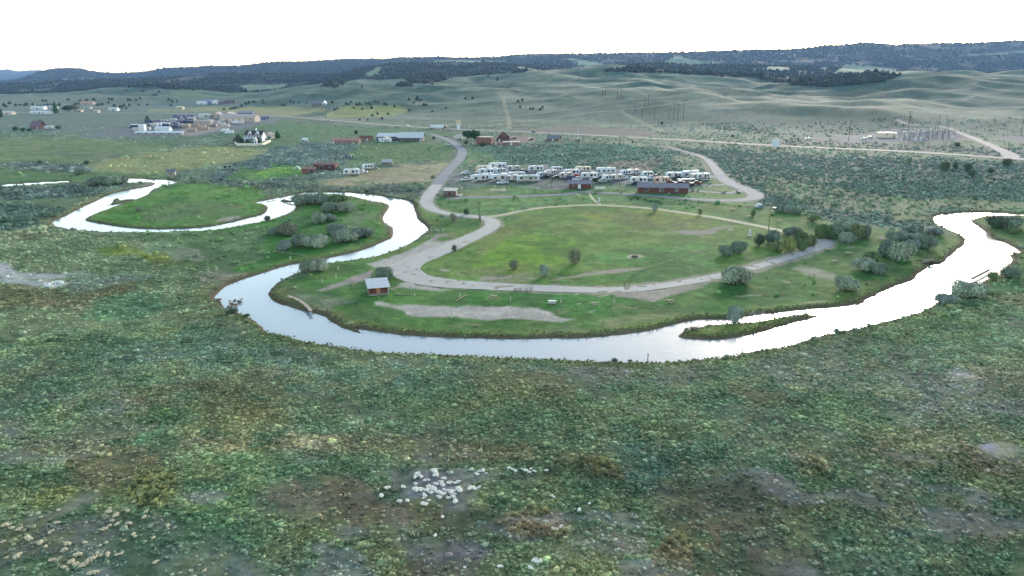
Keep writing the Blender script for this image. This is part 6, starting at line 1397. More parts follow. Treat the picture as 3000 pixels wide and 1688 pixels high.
V2 = [('A', c2, 1132, 1250, 8, 'white trailer parked at the edge of the dry field, lowest of three'), ('Pw', c2, 1240, 1232, 4, 'white pickup behind the lowest trailer on the dry field edge'),
 ('Ct', c2, 1296, 1195, 30, 'small white trailer above the pickup on the dry field edge'),
 ('Cb', c3, 1510, 222, 178, 'blue car driving on the highway behind the steep red house'), ('Cw', c2, 912, 706, 178, 'white car driving on the highway before the yellow field'),
 ('Pw', c2, 1690, 758, 178, 'white pickup on the highway left of the lorry'), ('Cw', c2, 2115, 950, 60, 'white car beside the curve of the asphalt access road'),
 ('Pw', c3, 250, 300, 20, 'white pickup left of the green cottonwood'), ('Cw', c3, 330, 270, 12, 'white car in the yard behind the green cottonwood'), ('Cg', g4, 960, 402, 20, 'silver car at the foot of the white outdoor staircase'),
 ('A', g5, 930, 640, 0, 'white trailer right of the red farmhouse'), ('Cw', c6, 1060, 1062, 10, 'white car left of the white control building'), ('Cg', c6, 1120, 1050, 10, 'silver car nearest the white control building'),
 ('Pw', c6, 545, 1062, 8, 'white pickup alone in the brush beside the highway on the right'), ('Cd', g4, 1320, 310, 5, 'black car in the yard right of the steep red house'), ('Cd', g4, 1640, 330, 5, 'black car at the right end of the brick store yard'), ('Cd', g4, 290, 335, 5, 'black car on the gravel at the top of the access road')]
for key, fn, x, y, ro, lb in V: place(T[key], USED, gp(fn, x, y), R(ro + random.uniform(-2, 2)), lb, VG, (1.14,) * 3)
for key, fn, x, y, ro, lb in V2: place(T[key], USED, gp(fn, x, y) + Vector((0, 0, .12)), R(ro), lb)
# flat trailer above the long shed and sloping ramp trailer
t = thing('flat_trailer', 'long flat white topped trailer above the roof of the long shed', 'trailer', gp(g3, 2070, 425), R(8)); MB().box(-5, 5, -1.2, 1.2, 1.9, 2.2).build('deck', white, t, .05)
for sx in (-4, 0, 4): MB().box(sx - .08, sx + .08, -1.1, 1.1, .9, 1.9).build('strut', dark, t)
MB().box(-4.9, 4.9, -1.0, 1.0, .7, .9).build('chassis', dark, t); [wheel_at(t, sx, sy, .4) for sx in (1.4, 2.4) for sy in (-1.05, 1.05)]
# articulated lorry on the highway
t = thing('lorry', 'articulated lorry with white box trailer driving on the highway', 'lorry', gp(c2, 2025, 781) + Vector((0, 0, .15)), R(178))
MB().box(-3.4, 11.4, -1.28, 1.28, 1.1, 4.1).build('cargo_box', white, t, .03); MB().box(-2.6, 11.3, -1, 1, .85, 1.097).build('chassis', dark, t)
MB().prism([(-8.2, .6), (-8.25, 1.6), (-6.9, 1.9), (-6.5, 3.0), (-5.9, 3.8), (-4.3, 3.9), (-4.3, .6)], -1.2, 1.2).build('cab', mat('navy_cab', (62, 72, 96), .3, .08), t, .08); MB().prism([(-6.92, 1.95), (-6.52, 2.95), (-6.58, 2.98), (-7.0, 1.98)], -1.0, 1.0).build('windscreen', glass, t)
MB().box(-4.3, -2.7, -1, 1, .8, 1.1).build('coupling', dark, t)
for sx in (-7.4, -3.6, -2.5, 9.0, 10.1): [wheel_at(t, sx, sy, .5) for sy in (-1.12, 1.12)]
# yard clutter: containers, lorries and stacked goods in the industrial yard
def container(m_, L_=9, nm='storage_container'):
    t = thing(nm, 'x', 'container', (0, -300, -60)); MB().box(-L_ / 2, L_ / 2, -1.5, 1.5, .15, 3.3).build('box', m_, t, .03)
    MB().box(-L_ / 2 - .05, -L_ / 2 - .004, -1.3, 1.3, .3, 3.1).build('door', chrome, t); MB().box(-L_ / 2 + .3, L_ / 2 - .3, -1.3, 1.3, 0, .147).build('skid', dark, t); return reg(t)
def boxtruck(m_):
    t = thing('box_truck', 'x', 'truck', (0, -300, -60)); MB().box(-1.8, 4.6, -1.25, 1.25, 1.0, 3.7).build('cargo_box', m_, t, .03)
    MB().prism([(-4.4, .6), (-4.4, 1.5), (-3.7, 1.7), (-3.3, 2.6), (-1.95, 2.7), (-1.95, .6)], -1.1, 1.1).build('cab', m_, t, .06); MB().prism([(-3.72, 1.75), (-3.32, 2.55), (-3.4, 2.58), (-3.8, 1.78)], -.95, .95).build('windscreen', glass, t)
    MB().box(-1.9, 4.5, -.9, .9, .75, .997).build('chassis', dark, t)
    for sx in (-3.3, 3.2): [wheel_at(t, sx, sy, .48) for sy in (-1.05, 1.05)]
    return reg(t)
CT = [container(mat('container_blue', (84, 104, 150), .6, .12)), container(mat('container_navy', (54, 66, 104), .6, .12)), container(mat('container_pale', (192, 198, 210), .6, .1)), container(mat('container_tan', (166, 158, 150), .7, .1))]
BT = [boxtruck(white), boxtruck(greyb)]
yard = [('navy', 1, g6, "520,432 600,436 640,450 720,440 760,455 800,435 840,430 920,432 1000,430 1060,425 10,515 60,500 90,520 350,500 480,470 560,490 660,500 820,530 960,400 1020,395 1080,400 340,425 470,422 560,432 880,445 960,440 1040,438 1110,442 900,425 990,420 880,515 940,520"), ('pale', 2, g6, "620,420 780,395 760,450 1120,380 1090,375 130,570 540,565 690,470 440,500 610,480 960,500 300,560 1500,440 1560,445 1720,500 1650,470"),
        ('blue', 0, g6, "840,330 900,345 960,330 1020,350 870,360 800,460 860,480 900,490 1100,330 640,440 520,450 700,470 2400,370 2450,360"), ('tan', 3, g6, "1060,500 1180,500 1300,520 1250,545 1000,520 1400,505 1500,500 1350,560 2230,360 2180,350 1120,590")]
sp = dict(navy='dark navy storage container in the rows of the industrial yard', pale='pale grey storage container in the industrial yard', blue='mid blue storage container in the industrial yard', tan='tan storage container on the tan ground of the industrial yard')
for nm, i_, fn, s in yard:
    for (x, y) in pts(fn, s): place(CT[i_], USED, hit(x, y), R(random.choice((0, 4, 12, 90))), sp[nm], nm + ' containers of the industrial yard')
for (x, y) in pts(g6, "60,510 100,520 400,495 500,495 580,470 640,480 1650,420 1700,415 1840,450 1900,455 1450,420 1380,430 30,520 1980,460"): place(BT[random.randrange(2)], USED, hit(x, y), R(random.uniform(-15, 25)), 'pale box truck parked in the industrial yard', 'box trucks of the industrial yard')
for (x, y, lb) in ((1700, 600, 'white box truck left of the big white house'), (1780, 635, 'white box truck nearest the dark spruce of the big white house')): place(BT[0], USED, gp(g6, x, y), R(10), lb)

V3 = [('Ct', g2, 700, 400, 12, 'white trailer between the long cream trailer and the highest fifth wheel'), ('Cg', g2, 380, 420, 8, 'silver car below the long cream trailer'), ('Pw', g2, 1060, 420, 14, 'white pickup right of the short middle row trailer'),
      ('Bt', g2, 1080, 560, 30, 'silver trailer behind the second front row fifth wheel'), ('A', g2, 1330, 540, 20, 'white trailer nose hidden behind the longest trailer'), ('Pb', g2, 270, 540, 30, 'blue pickup behind the first front row fifth wheel'),
      ('Cd', g2, 2040, 545, 20, 'black car between the white pair and the silver blue trailer'), ('Pb', g3, 150, 372, 24, 'blue pickup in front of the silver blue trailer'), ('Cw', g3, 560, 392, 12, 'white car right of the trailer above the small red building'),
      ('Pw', g3, 1030, 372, 18, 'white pickup in the lane right of the trailer pair'), ('Cg', g3, 1120, 330, 16, 'silver car below the short trailer right of the tallest motorhome'), ('Pw', g3, 1500, 372, 8, 'white pickup in the lane below the lone small trailer'),
      ('Cb', g3, 1560, 350, 10, 'blue car left of the tan trailer'), ('Pd', g3, 1930, 372, 12, 'black pickup right of the trailer behind the maroon pickup'), ('Fw', g3, 2130, 344, 20, 'white fifth wheel behind the boxy trailers at the right end of the camp'),
      ('Cr', g2, 1650, 400, 6, 'cream trailer overlapping the left end of the three-window trailer'), ('Cg', g3, 2390, 392, 30, 'silver car beside the last white trailer')]
for key, fn, x, y, ro, lb in V3[:15] + V3[16:]:
    place(T[key], USED, gp(fn, x, y), R(ro), lb, VG, (1.14,) * 3)

for o in [o for o in bpy.data.objects if o.parent is None and o.get('label') == 'x']:
    if o.name not in USED:
        for c in KIDS.get(o.name, []): bpy.data.objects.remove(c)
        bpy.data.objects.remove(o)
# ------------------------------------------------------------------ camp furniture, poles, weir, fences
def table():
    t = thing('picnic_table', 'x', 'picnic table', (0, -300, -60)); MB().box(-1.0, 1.0, -.38, .38, .72, .78).build('table_top', woodg, t)
    for s in (-1, 1):
        MB().box(-1.0, 1.0, s * .72 - .14, s * .72 + .14, .42, .47).build('seat', woodg, t)
        MB().add([(s * .7 - .04, -.78, 0), (s * .7 + .04, -.78, 0), (s * .7 + .04, -.68, 0), (s * .7 - .04, -.68, 0), (s * .7 - .04, -.28, .717), (s * .7 + .04, -.28, .717), (s * .7 + .04, -.18, .717), (s * .7 - .04, -.18, .717)], [(0, 3, 2, 1), (4, 5, 6, 7), (0, 1, 5, 4), (1, 2, 6, 5), (2, 3, 7, 6), (3, 0, 4, 7)]).build('leg', woodd, t)
        MB().add([(s * .7 - .04, .68, 0), (s * .7 + .04, .68, 0), (s * .7 + .04, .78, 0), (s * .7 - .04, .78, 0), (s * .7 - .04, .18, .717), (s * .7 + .04, .18, .717), (s * .7 + .04, .28, .717), (s * .7 - .04, .28, .717)], [(0, 3, 2, 1), (4, 5, 6, 7), (0, 1, 5, 4), (1, 2, 6, 5), (2, 3, 7, 6), (3, 0, 4, 7)]).build('leg', woodd, t)
    return reg(t)
PT = table()
TB = [(m3, 2300, 1000, 'weathered picnic table on the grass right of the leaning plank'), (m4, 1255, 1160, 'picnic table on the grass between two hookup posts, right of the white topped one'), (m4, 2070, 1128, 'dark picnic table below the sandy pull-out of the loop road'),
 (m5, 1560, 1412, 'picnic table on the lawn right of the large silver-grey willow'), (m5, 1950, 1275, 'picnic table on the bare sandy patch of the eastern lawn'), (m5, 2285, 1082, 'picnic table on the eastern lawn above the bare sandy patch'),
 (m5, 2500, 960, 'picnic table on the eastern lawn left of the triple willow'), (m5, 1450, 465, 'picnic table on the lawn between lamp pole and flat-topped bush'), (m5, 760, 296, 'pale picnic table on the lawn left of the small upright tree'),
 (m5, 1320, 815, 'picnic table in the gap of the roadside thicket'), (m6, 780, 615, 'picnic table left of the upper riverside thicket'), (m5, 980, 395, 'low pale table left of the small upright tree'),
 (m5, 2180, 900, 'picnic table just outside the corner of the loop road'), (m4, 430, 1000, 'picnic table at the south edge of the loop road, left one'), (m4, 550, 1004, 'picnic table at the south edge of the loop road, right one'), (m4, 2320, 1110, 'small table far right on the southern lawn') ]
for fn, x, y, lb in TB[:-1]: place(PT, USED, gp(fn, x, y), R(random.uniform(-35, 20)), lb, 'picnic tables of the camp lawns')
t = thing('covered_table', 'white topped picnic table on the southern lawn', 'picnic table', gp(m4, 800, 1140), R(-10)); MB().box(-1.0, 1.0, -.5, .5, .74, .82).build('table_top', white, t)
for s in (-1, 1): MB().box(-1, 1, s * .8 - .15, s * .8 + .15, .42, .47).build('seat', white, t); MB().box(s * .7 - .05, s * .7 + .05, -.75, .75, 0, .1).build('leg', dark, t); MB().box(s * .7 - .05, s * .7 + .05, -.08, .08, .1, .737).build('leg', dark, t)
for i, (x, y) in enumerate(((850, 524), (905, 552), (975, 552), (1050, 560))):
    place(PT, USED, gp(g3, x, y), R(5), ('white picnic table, highest', 'white picnic table, leftmost low one', 'white picnic table, middle low one', 'white picnic table, rightmost low one')[i] + ' between the red building and the long shed', 'picnic tables of the camp lawns')
# hookup posts
t = thing('hookup_post', 'x', 'post', (0, -300, -60)); MB().box(-.09, .09, -.09, .09, 0, 1.25).build('shaft', mat('post_white', (214, 224, 214), .7, .06), t); MB().box(-.16, .16, -.14, -.093, .8, 1.2).build('meter_box', chrome, t); HP = reg(t)
for fn, x, y, lb in [(m3, 1107, 972, 'white hookup post right of the cabin and the lying log'), (m3, 1795, 990, 'white hookup post at the leaning plank'), (m3, 2555, 1042, 'white hookup post between plank and white topped table'), (m3, 1665, 1298, 'white post standing on the long bare strip'),
  (m4, 893, 1130, 'white hookup post right of the white topped table'), (m4, 1467, 1130, 'white hookup post below the sandy pull-out'), (m2, 2133, 468, 'white post on the bank at the outer tip of the river bend'), (m2, 2250, 472, 'white post right of the one at the outer tip of the bend'),
  (m2, 2137, 553, 'white post below the two at the outer tip of the bend'), (m2, 1890, 640, 'white post near the water along the road'), (m2, 1580, 746, 'pale green post by the water above the parking apron'), (m2, 808, 748, 'white post on the peninsula shore left of the two willows'),
  (m2, 1258, 840, 'white post on the lawn right of the two round willows'), (m2, 1238, 912, 'white post on the lawn above the spur track'), (m2, 1112, 962, 'white post at the left end of the spur track'), (m5, 1920, 528, 'white post on the lawn above the thicket'),
  (m4, 2290, 1140, 'white post'), (c2, 2215, 1165, 'white post beside the asphalt road, upper one'), (c2, 2143, 1215, 'white post beside the asphalt road, lower one'), (c3, 140, 1005, 'white post at the left edge of the camp')][:16] + [(c2, 2215, 1165, 'upper white post beside the asphalt road'), (c2, 2143, 1215, 'lower white post beside the asphalt road'), (c3, 142, 1008, 'white post at the left edge of the vehicle park')]:
    place(HP, USED, gp(fn, x, y), R(random.uniform(-20, 20)), lb, 'hookup and marker posts of the camp')
t = thing('water_standpipe', 'tall white pillar at the meadow edge left of the lamp pole', 'pillar', gp(m5, 1012, 672), 0); MB().box(-.28, .28, -.28, .28, 0, 2.1).build('shaft', white, t, .03); MB().prism([(-.34, 2.1), (.34, 2.1), (0, 2.6)], -.34, .34).build('cap', white, t); MB().box(-.8, .8, -.7, .7, -.05, .1).build('plinth', conc, t)
# fire ring in the meadow
t = thing('fire_ring', 'stone fire ring on a pale gravel circle in the meadow', 'fire pit', gp(m4, 1690, 636), 0)
for i in range(12): a = i * math.pi / 6; MB().ball((.9 * math.cos(a), .9 * math.sin(a), .14), .26, .8, 6).build('stone', mat('ring_stone', (104, 104, 104), .9, .2), t)
MB().tube((0, 0, .0), (0, 0, .06), .75, None, 12).build('ash_bed', mat('ash', (76, 76, 76), .95, .2), t)
# lying logs, planks
def beam(name, label, cat, fn, a, b, r, m_, z=0.0, sq=False):
    p, q = gp(fn, *a), gp(fn, *b); p.z = max(p.z, WL); q.z = max(q.z, WL); p.z += r + z; q.z += r + z; d_ = q - p
    o = MB().tube((0, 0, 0), tuple(d_), r, r * .85, 4 if sq else 9).build(name, m_); o.location = p; return tag(o, label, cat)
beam('log', 'long straight pole lying on the grass right of the cabin', 'log', m3, (822, 940), (1058, 952), .14, woodg)
beam('plank', 'pale plank lying diagonally on the grass by a hookup post', 'plank', m3, (1722, 1052), (1888, 958), .13, woodg, 0, True)
beam('log', 'thick log floating by the near bank beyond the weir', 'log', m6, (1915, 1112), (2135, 1000), .34, mat('wet_log', (112, 110, 106), .8, .2, 2), -.15)
beam('log', 'pale driftwood pole near the water at the spur track end', 'log', m2, (1395, 985), (1450, 950), .1, woodg)
beam('log', 'driftwood pole on the meadow edge by the loop road', 'log', m4, (1595, 965), (1612, 930), .16, woodg)
beam('plank', 'pale plank lying on the lawn left of the southern willow', 'plank', m4, (830, 1228), (905, 1198), .12, woodg, 0, True)
# curved timber retaining edge on the inner shore
Q = [gp(m2, *q) for q in ((785, 1098), (850, 1118), (905, 1148), (950, 1180), (985, 1215), (1000, 1243))]
t = thing('boardwalk', 'narrow curved timber boardwalk running down the inner shore', 'boardwalk', Q[0], 0); bl = MB()
for a, b in zip(Q[:-1], Q[1:]):
    a = a - Q[0]; b = b - Q[0]; d_ = (b - a).normalized(); n_ = Vector((-d_.y, d_.x, 0)) * .45; zz = Vector((0, 0, .3)); z2 = Vector((0, 0, .42))
    bl.add([a - n_ + zz, b - n_ + zz, b + n_ + zz, a + n_ + zz, a - n_ + z2, b - n_ + z2, b + n_ + z2, a + n_ + z2], [(0, 3, 2, 1), (4, 5, 6, 7), (0, 1, 5, 4), (1, 2, 6, 5), (2, 3, 7, 6), (3, 0, 4, 7)])
bl.build('deck', mat('silver_boards', (172, 172, 164), .9, .2, 2), t)
for a in Q: a = a - Q[0]; MB().box(a.x - .5, a.x - .38, a.y - .06, a.y + .06, -.8, .6).build('post', woodd, t)
# weir: row of stakes and a beam across the river, with an abutment on the far bank
P0, P1 = gp(m6, 1200, 760), gp(m6, 1905, 1085); P0.z = P1.z = WL
t = thing('weir', 'thin timber weir line crossing the river near the right edge', 'weir', P0, 0); d_ = P1 - P0; nst = 26
MB().tube((0, 0, .25), (d_.x, d_.y, .25), .06, None, 6).build('beam', woodg, t)
MB().tube((d_.x * .45, d_.y * .45, .05), (d_.x * 1.0, d_.y * 1.0, .0), .09, None, 6).build('sill', woodg, t)
for i in range(nst): u_ = i / (nst - 1); MB().tube((d_.x * u_, d_.y * u_ + .3, -.8), (d_.x * u_ + .05, d_.y * u_ + .25, .65 + .3 * (i % 3 == 0)), .05, .04, 5).build('stake', woodg, t)
t = thing('timber_abutment', 'dark heap of timbers where the weir meets the lawn bank', 'abutment', gp(m6, 1460, 915), R(-20))
rr = random.Random(4)
for i in range(14): x = rr.uniform(-4, 4); y = rr.uniform(-.5, 3.5); MB().tube((x - 1.6, y, rr.uniform(-.2, .5)), (x + 1.6, y + rr.uniform(-.7, .7), rr.uniform(-.1, .9)), .16, .12, 6).build('timber', (woodd, woodg, woodd)[i % 3], t)
t = thing('rock_shore', 'brown rubble of rocks and branches on the left shore of the wide reach', 'rocks', gp(m2, 140, 1150), 0)
for i in range(26): x = rr.uniform(-3, 4.5); y = rr.uniform(-5, 4); MB().ball((x, y, rr.uniform(-.4, 0)), rr.uniform(.3, .7), .6, 6).build('stone', mat('shore_stone', (124, 116, 100), .9, .25), t)
t = thing('gravel_snag', 'small dark snag of driftwood in the far river bend', 'driftwood', gp(m2, 750, 195), 0)
for i in range(9): x = rr.uniform(-6, 6); MB().tube((x - 2.5, rr.uniform(-1, 1), -.2), (x + 2.5, rr.uniform(-1, 1), rr.uniform(.3, 1.2)), .2, .1, 5).build('branch', woodd, t)
# --- poles
def pole_thing(label, fn, x, y, topy, arms=1, m_=None, lamp=False, trans=False, name='utility_pole', wid=.16, al=2.4, rz=0):
    p = gp(fn, x, y); s = np.linalg.norm(np.array(fn(x, y + 1)) - np.array(fn(x, y))); hgt = (y - topy) * s * mpp(p) / math.cos(math.atan2(H - p.z, p.y))
    t = thing(name, label, 'pole', p, R(rz)); mm = m_ or woodd; MB().tube((0, 0, -.3), (0, 0, hgt), wid, wid * .65, 8).build('shaft', mm, t)
    for i in range(arms):
        z = hgt - .4 - i * 1.1; MB().box(-al / 2, al / 2, -.07 - wid, -wid, z, z + .16).build('crossarm', mm, t)
        for k in (-.45, 0, .45): MB().tube((k * al, -.07 - wid / 2, z + .16), (k * al, -.07 - wid / 2, z + .42), .06, .05, 6).build('insulator', chrome, t)
    if trans: MB().tube((.4, -.1, hgt - 2.2), (.4, -.1, hgt - 1.2), .32, None, 10).build('transformer', mat('transformer_grey', (150, 158, 158)), t)
    if lamp: MB().tube((0, 0, hgt - .3), (1.3, -.2, hgt - .1), .05, None, 6).build('bracket', chrome, t); MB().box(1.0, 1.9, -.45, .1, hgt - .35, hgt - .1).build('lamp_head', lampw, t)
    return t, hgt
pole_thing('tall wooden lamp pole with transformer rising from the thicket inside the loop', m5, 1290, 640, 270, 1, mat('pole_wood', (140, 140, 112), .9, .15), True, True, 'lamp_pole', .2, 1.8)
pole_thing('thin white lamp mast beside the highway', c5, 942, 1072, 935, 0, white, True, False, 'lamp_mast', .22)
pole_thing('thin utility pole rising between front row trailers and lane', g2, 2205, 780, 500, 1)
pole_thing('thin utility pole on the lane in front of the second fifth wheel', g2, 1065, 790, 480, 0)
pole_thing('utility pole at the junction of loop road and back road', D, 1205, 553, 508, 1)
pole_thing('pole among the willow row along the eastern fence line', m5, 1530, 215, 165, 1)
pole_thing('short pole with dark top in the green slope below the highway', g1, 2055, 400, 260, 1)
pole_thing('pole rising in front of the yellow field', c2, 872, 690, 560, 1)
pole_thing('pole left of the one in front of the yellow field', c2, 842, 650, 575, 1)
pole_thing('slim pole behind the steep red house yard', g4, 1232, 155, 50, 1)
pole_thing('slim pole right of the timber cabin by the highway', g4, 2248, 270, 170, 0)
for x, y, ty, lb in ((1345, 1125, 1032, 'left leg pole of the pair below the highway'), (1375, 1115, 1030, 'right leg pole of the pair below the highway')): pole_thing(lb, c5, x, y, ty, 1, al=5)
TW = [(1845, 880, 722, 2, 'tallest double-armed transmission pole on the hill, left of the right one'), (1938, 885, 700, 2, 'rightmost tall double-armed transmission pole on the hill'), (1885, 885, 735, 1, 'transmission pole between the two tallest on the hill'),
 (1800, 870, 780, 1, 'shorter transmission pole left of the tallest on the hill'), (1665, 880, 762, 1, 'transmission pole standing apart left of the tall group'), (1605, 760, 650, 1, 'transmission pole high on the slope, right one of a pair'),
 (1570, 750, 670, 1, 'transmission pole high on the slope, left one of a pair'), (1315, 682, 585, 1, 'left transmission pole of the middle pair on the hill'), (1350, 675, 582, 1, 'right transmission pole of the middle pair on the hill'),
 (1200, 640, 570, 1, 'right transmission pole of the farthest pair on the hill'), (1175, 635, 575, 1, 'left transmission pole of the farthest pair on the hill'), (1485, 800, 750, 1, 'short pole on the hillside between the pairs'),
 (1550, 860, 780, 1, 'faint pole left of the lone transmission pole'), (1700, 940, 870, 1, 'short pole in the brush below the lone transmission pole'), (1745, 930, 895, 1, 'lowest short pole in the brush on the hill'), (955, 520, 478, 1, 'tiny pole high on the left of the slope')]
for x, y, ty, n_, lb in TW: pole_thing(lb, c5, x, y, ty, n_, name='transmission_pole', wid=.30, al=9)
for x, y, ty, n_, lb in ((1482, 965, 820, 3, 'dark three-armed pole behind the switchyard'), (2545, 1022, 740, 2, 'tall dark pole at the right frame edge'), (1755, 1010, 860, 1, 'left post of the pale portal behind the switchyard'), (1830, 1000, 870, 1, 'right post of the pale portal behind the switchyard'), (920, 1070, 900, 1, 'thin pole in the brush left of the control building'), (655, 930, 890, 1, 'short thin pole in the brush far left of the switchyard'), (1810, 1078, 985, 0, 'pole at the front fence of the switchyard')):
    pole_thing(lb, c6, x, y, ty, n_, name='transmission_pole', wid=.24, al=5 if n_ > 1 else 3)
# --- switchyard steelwork
SW = [(1420, 1070, 975), (1465, 1072, 985), (1510, 1068, 965), (1555, 1072, 985), (1600, 1068, 970), (1650, 1062, 985), (1700, 1056, 990), (1440, 1035, 955), (1500, 1030, 950), (1560, 1035, 958), (1770, 1056, 995), (1830, 1052, 1000), (1480, 1050, 968), (1530, 1052, 972), (1580, 1052, 970), (1630, 1050, 975), (1680, 1045, 980), (1730, 1046, 985), (1620, 1035, 962), (1690, 1032, 968), (1890, 1050, 1005)]
gt = None
for i, (x, y, ty) in enumerate(SW):
    p = gp(c6, x, y)
    if gt is None:
        gt = thing('switchyard_gantry', 'x', 'gantry', (0, -300, -60)); hh = 7.5
        for sx in (-2.6, 2.6):
            MB().box(sx - .22, sx - .12, -.22, -.12, 0, hh).box(sx + .12, sx + .22, -.22, -.12, 0, hh).box(sx - .22, sx - .12, .12, .22, 0, hh).box(sx + .12, sx + .22, .12, .22, 0, hh).build('column', steelb, gt)
            b_ = MB(); [b_.tube((sx - .17, -.17, k * .75), (sx + .17, -.17, k * .75 + .75), .04, None, 4) for k in range(9)]; b_.build('lattice', steelb, gt)
        MB().box(-2.9, 2.9, -.2, .2, hh, hh + .35).build('girder', steelb, gt); MB().box(-2.7, 2.7, -.1, .1, 4.8, 5.0).build('girder', steelb, gt)
        for k in (-1.5, 0, 1.5): MB().tube((k, 0, hh - 1.3), (k, 0, hh), .12, .16, 6).build('insulator', mat('insulator_blue', (110, 160, 176), .4, .1), gt)
        reg(gt)
    place(gt, USED, p, R(-8 + (i % 3) * 3), 'blue-grey lattice gantry in the switchyard right of the control building', 'switchyard gantries')
tr = None
for (x, y) in ((1545, 1085), (1600, 1080), (1625, 1062), (1455, 1050), (1898, 1072)):
    if tr is None:
        tr = thing('switch_cabinet', 'x', 'cabinet', (0, -300, -60)); MB().box(-1, 1, -.8, .8, .2, 3.4).build('tank', mat('cabinet_pale', (176, 200, 214), .5, .08), tr, .05); MB().box(-1.1, 1.1, -.9, .9, 0, .197).build('plinth', conc, tr)
        for k in (-.6, 0, .6): MB().tube((k, 0, 3.4), (k, 0, 4.6), .12, .08, 6).build('bushing', lampw, tr)
        reg(tr)
    place(tr, USED, gp(c6, x, y), R(-8), 'pale blue switchgear cabinet with bushings in the switchyard', 'switchyard cabinets')
t = thing('pale_portal', 'pale horizontal beam carried high behind the switchyard', 'portal', gp(c6, 1795, 1005), 0)
MB().box(-7, 7, -.3, .3, 15.5, 16.4).build('beam', mat('portal_beam', (190, 200, 196)), t)
for sx in (-6.5, 6.5): MB().box(sx - .2, sx + .2, -.2, .2, 0, 15.5).build('column', steelb, t)
# --- boards and signs (their faces are turned away from the camera)
t = thing('billboard', 'white billboard seen from behind beside the highway on the right', 'billboard', gp(c6, 228, 1150), R(-58)); MB().box(-3.6, 3.6, -.12, .12, 1.8, 7.6).build('panel', white, t)
for sx in (-2.4, 2.4): MB().box(sx - .15, sx + .15, .125, .4, 0, 7).build('post', woodd, t)
t = thing('pillar_sign', 'tall white pillar sign beside the highway right of the lorry', 'sign', gp(c2, 2210, 792), R(5)); MB().box(-1.9, 1.9, -.5, .5, .0, 6.2).build('pillar', white, t); MB().box(-2.6, 2.6, -.4, .4, 6.203, 11.0).build('panel', mat('sign_beige', (196, 196, 176), .6, .08), t)
# tent
t = thing('dome_tent', 'pale blue and white dome tent by the gravel at the eastern end', 'tent', gp(m5, 1142, 240), R(10)); V = []; Fc = []; ns = 14; nr_ = 5
for i in range(nr_ + 1):
    ph = i / nr_ * math.pi / 2
    for j in range(ns): a = 2 * math.pi * j / ns; V.append((1.8 * math.cos(ph) * math.cos(a) * (1 if i < nr_ else .02), 1.8 * math.cos(ph) * math.sin(a) * (1 if i < nr_ else .02), 1.8 * math.sin(ph)))
for i in range(nr_):
    for j in range(ns): Fc.append((i * ns + j, i * ns + (j + 1) % ns, (i + 1) * ns + (j + 1) % ns, (i + 1) * ns + j))
MB().add(V, Fc).build('canopy', mat('tent_white', (206, 226, 236), .6, .08), t)
MB().prism([(-1.0, 0), (1.0, 0), (.7, 1.0), (0, 1.3), (-.7, 1.0)], -2.3, -1.3).build('vestibule', mat('tent_blue', (128, 170, 196), .6, .1), t)
t = thing('ridge_tent', 'pale mint green tent alone in the bright green patch', 'tent', gp(c2, 585, 1187), R(8)); MB().prism([(-2.2, 0), (2.2, 0), (1.6, 1.2), (0, 2.1), (-1.6, 1.2)], -1.4, 1.4).build('canopy', olivet, t); MB().box(-.5, .5, -1.46, -1.403, 0, 1.3).build('door', mat('tent_door', (120, 180, 158)), t)
t = thing('gas_tank', 'horizontal white gas tank right of the small red building', 'tank', gp(g3, 655, 548), R(-4)); MB().tube((-2.1, 0, 1.1), (2.1, 0, 1.1), .75, None, 14).ball((-2.1, 0, 1.1), .74, 1, 12).ball((2.1, 0, 1.1), .74, 1, 12).build('tank', mat('tank_pale', (206, 220, 214), .5, .06), t)
for sx in (-1.4, 1.4): MB().box(sx - .15, sx + .15, -.5, .5, 0, .5).build('foot', conc, t)
# little kiosk and pale benches by the footpath
t = thing('kiosk', 'small white post with pale benches beside the footpath end', 'bench', gp(c4, 262, 800), 0); MB().box(-.5, .3, -.2, .2, 0, 1.8).build('cabinet', white, t)
for i in range(5): MB().box(1.2 + i * 1.7, 2.4 + i * 1.7, -.8, -.3, .35, .45).build('bench', woodg, t); MB().box(1.4 + i * 1.7, 1.6 + i * 1.7, -.7, -.4, 0, .347).build('foot', conc, t)
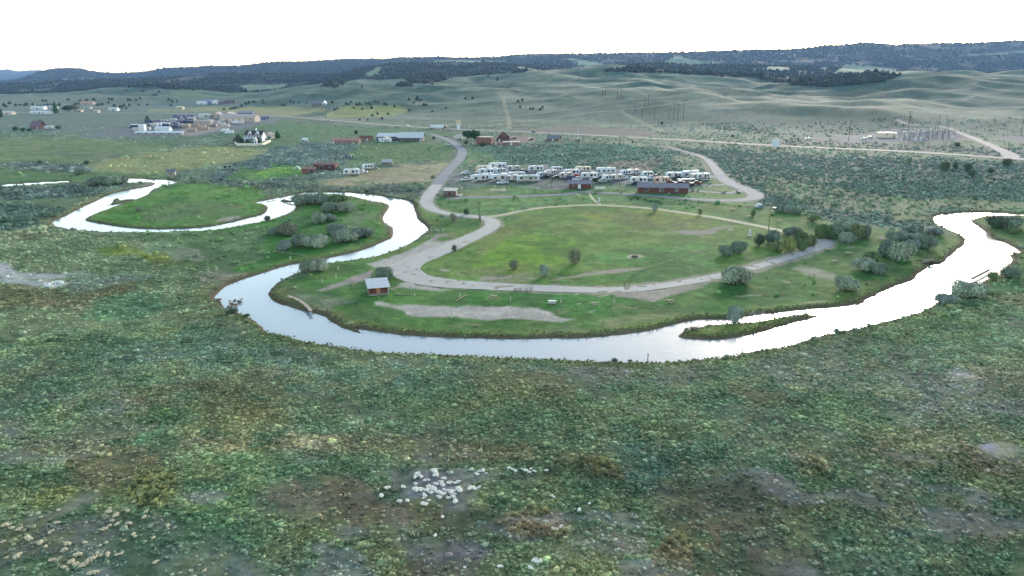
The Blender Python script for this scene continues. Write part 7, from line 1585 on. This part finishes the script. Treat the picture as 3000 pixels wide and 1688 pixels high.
# fence along the eastern lawn and fence in the left marsh
def fence(label, line, hgt=1.1, step=3.2, rails=2, m_=woodg, name='fence'):
    Pq = resample(line, step); o = Vector((Pq[0][0], Pq[0][1], 0)); t = thing(name, label, 'fence', o, 0); n_ = len(Pq); zz = ground_z(Pq[:, 0], Pq[:, 1])
    for (x, y), z in list(zip(Pq, zz))[:100]: MB().box(x - o.x - .06, x - o.x + .06, y - o.y - .06, y - o.y + .06, z - .2, z + hgt).build('post', m_, t)
    for k in range(rails):
        b = MB(); h_ = hgt * (.9 - .42 * k)
        for i in range(n_ - 1): b.tube((Pq[i][0] - o.x, Pq[i][1] - o.y - .07, zz[i] + h_), (Pq[i + 1][0] - o.x, Pq[i + 1][1] - o.y - .07, zz[i + 1] + h_), .035, None, 4)
        b.build('rail', m_, t)
    return t
fence('thin wooden fence leading from the twin willow to the weir', wline(pts(m6, "1170,745 1260,790 1350,830 1420,870")), 1.3, 2.2)
fence('pale rail fence on the inner riverbank of the peninsula', wline(pts(m2, "650,680 760,690 850,708 960,722")), .9, 2.5)
fence('low wire fence along the lower edge of the vehicle lane lawn', wline(pts(c4, "-700,730 0,690 700,735 1300,790 2000,870 2500,900")), 1.1, 5.5, 2, woodd)
fence('faint fence of dark posts along the field below the access road', wline(pts(m2, "640,180 760,150 880,118 1000,95 1150,75 1300,80")), 1.1, 5, 1, woodd)
for x, y, lb in ((445, 118, 'left of the pair of dark gate posts at the road junction'), (460, 118, 'right of the pair of dark gate posts at the road junction')):
    fnq = crop(1300, 620, 4.262); t = thing('gate_post', lb, 'post', gp(fnq, x, y), 0); MB().box(-.15, .15, -.15, .15, 0, 2.2).build('shaft', dark, t); MB().box(-.2, .2, -.2, .2, 2.203, 2.35).build('cap', dark, t)
t = thing('marker_post', 'thin pale marker post standing on the near bank', 'post', gp(m7, 1003, 995), 0); MB().box(-.06, .06, -.06, .06, 0, 2.0).build('shaft', mat('marker', (170, 180, 120)), t); MB().box(-.1, .1, -.1, .1, 2.003, 2.1).build('cap', dark, t)
t = thing('marker_post', 'thin dark post on the near bank at the lowest point of the bend', 'post', gp(f2, 2312, 158), 0); MB().box(-.07, .07, -.07, .07, 0, 1.8).build('shaft', woodd, t); MB().box(-.1, .1, -.1, .1, 1.803, 1.9).build('cap', dark, t)
# people on the apron behind the willow
t = None
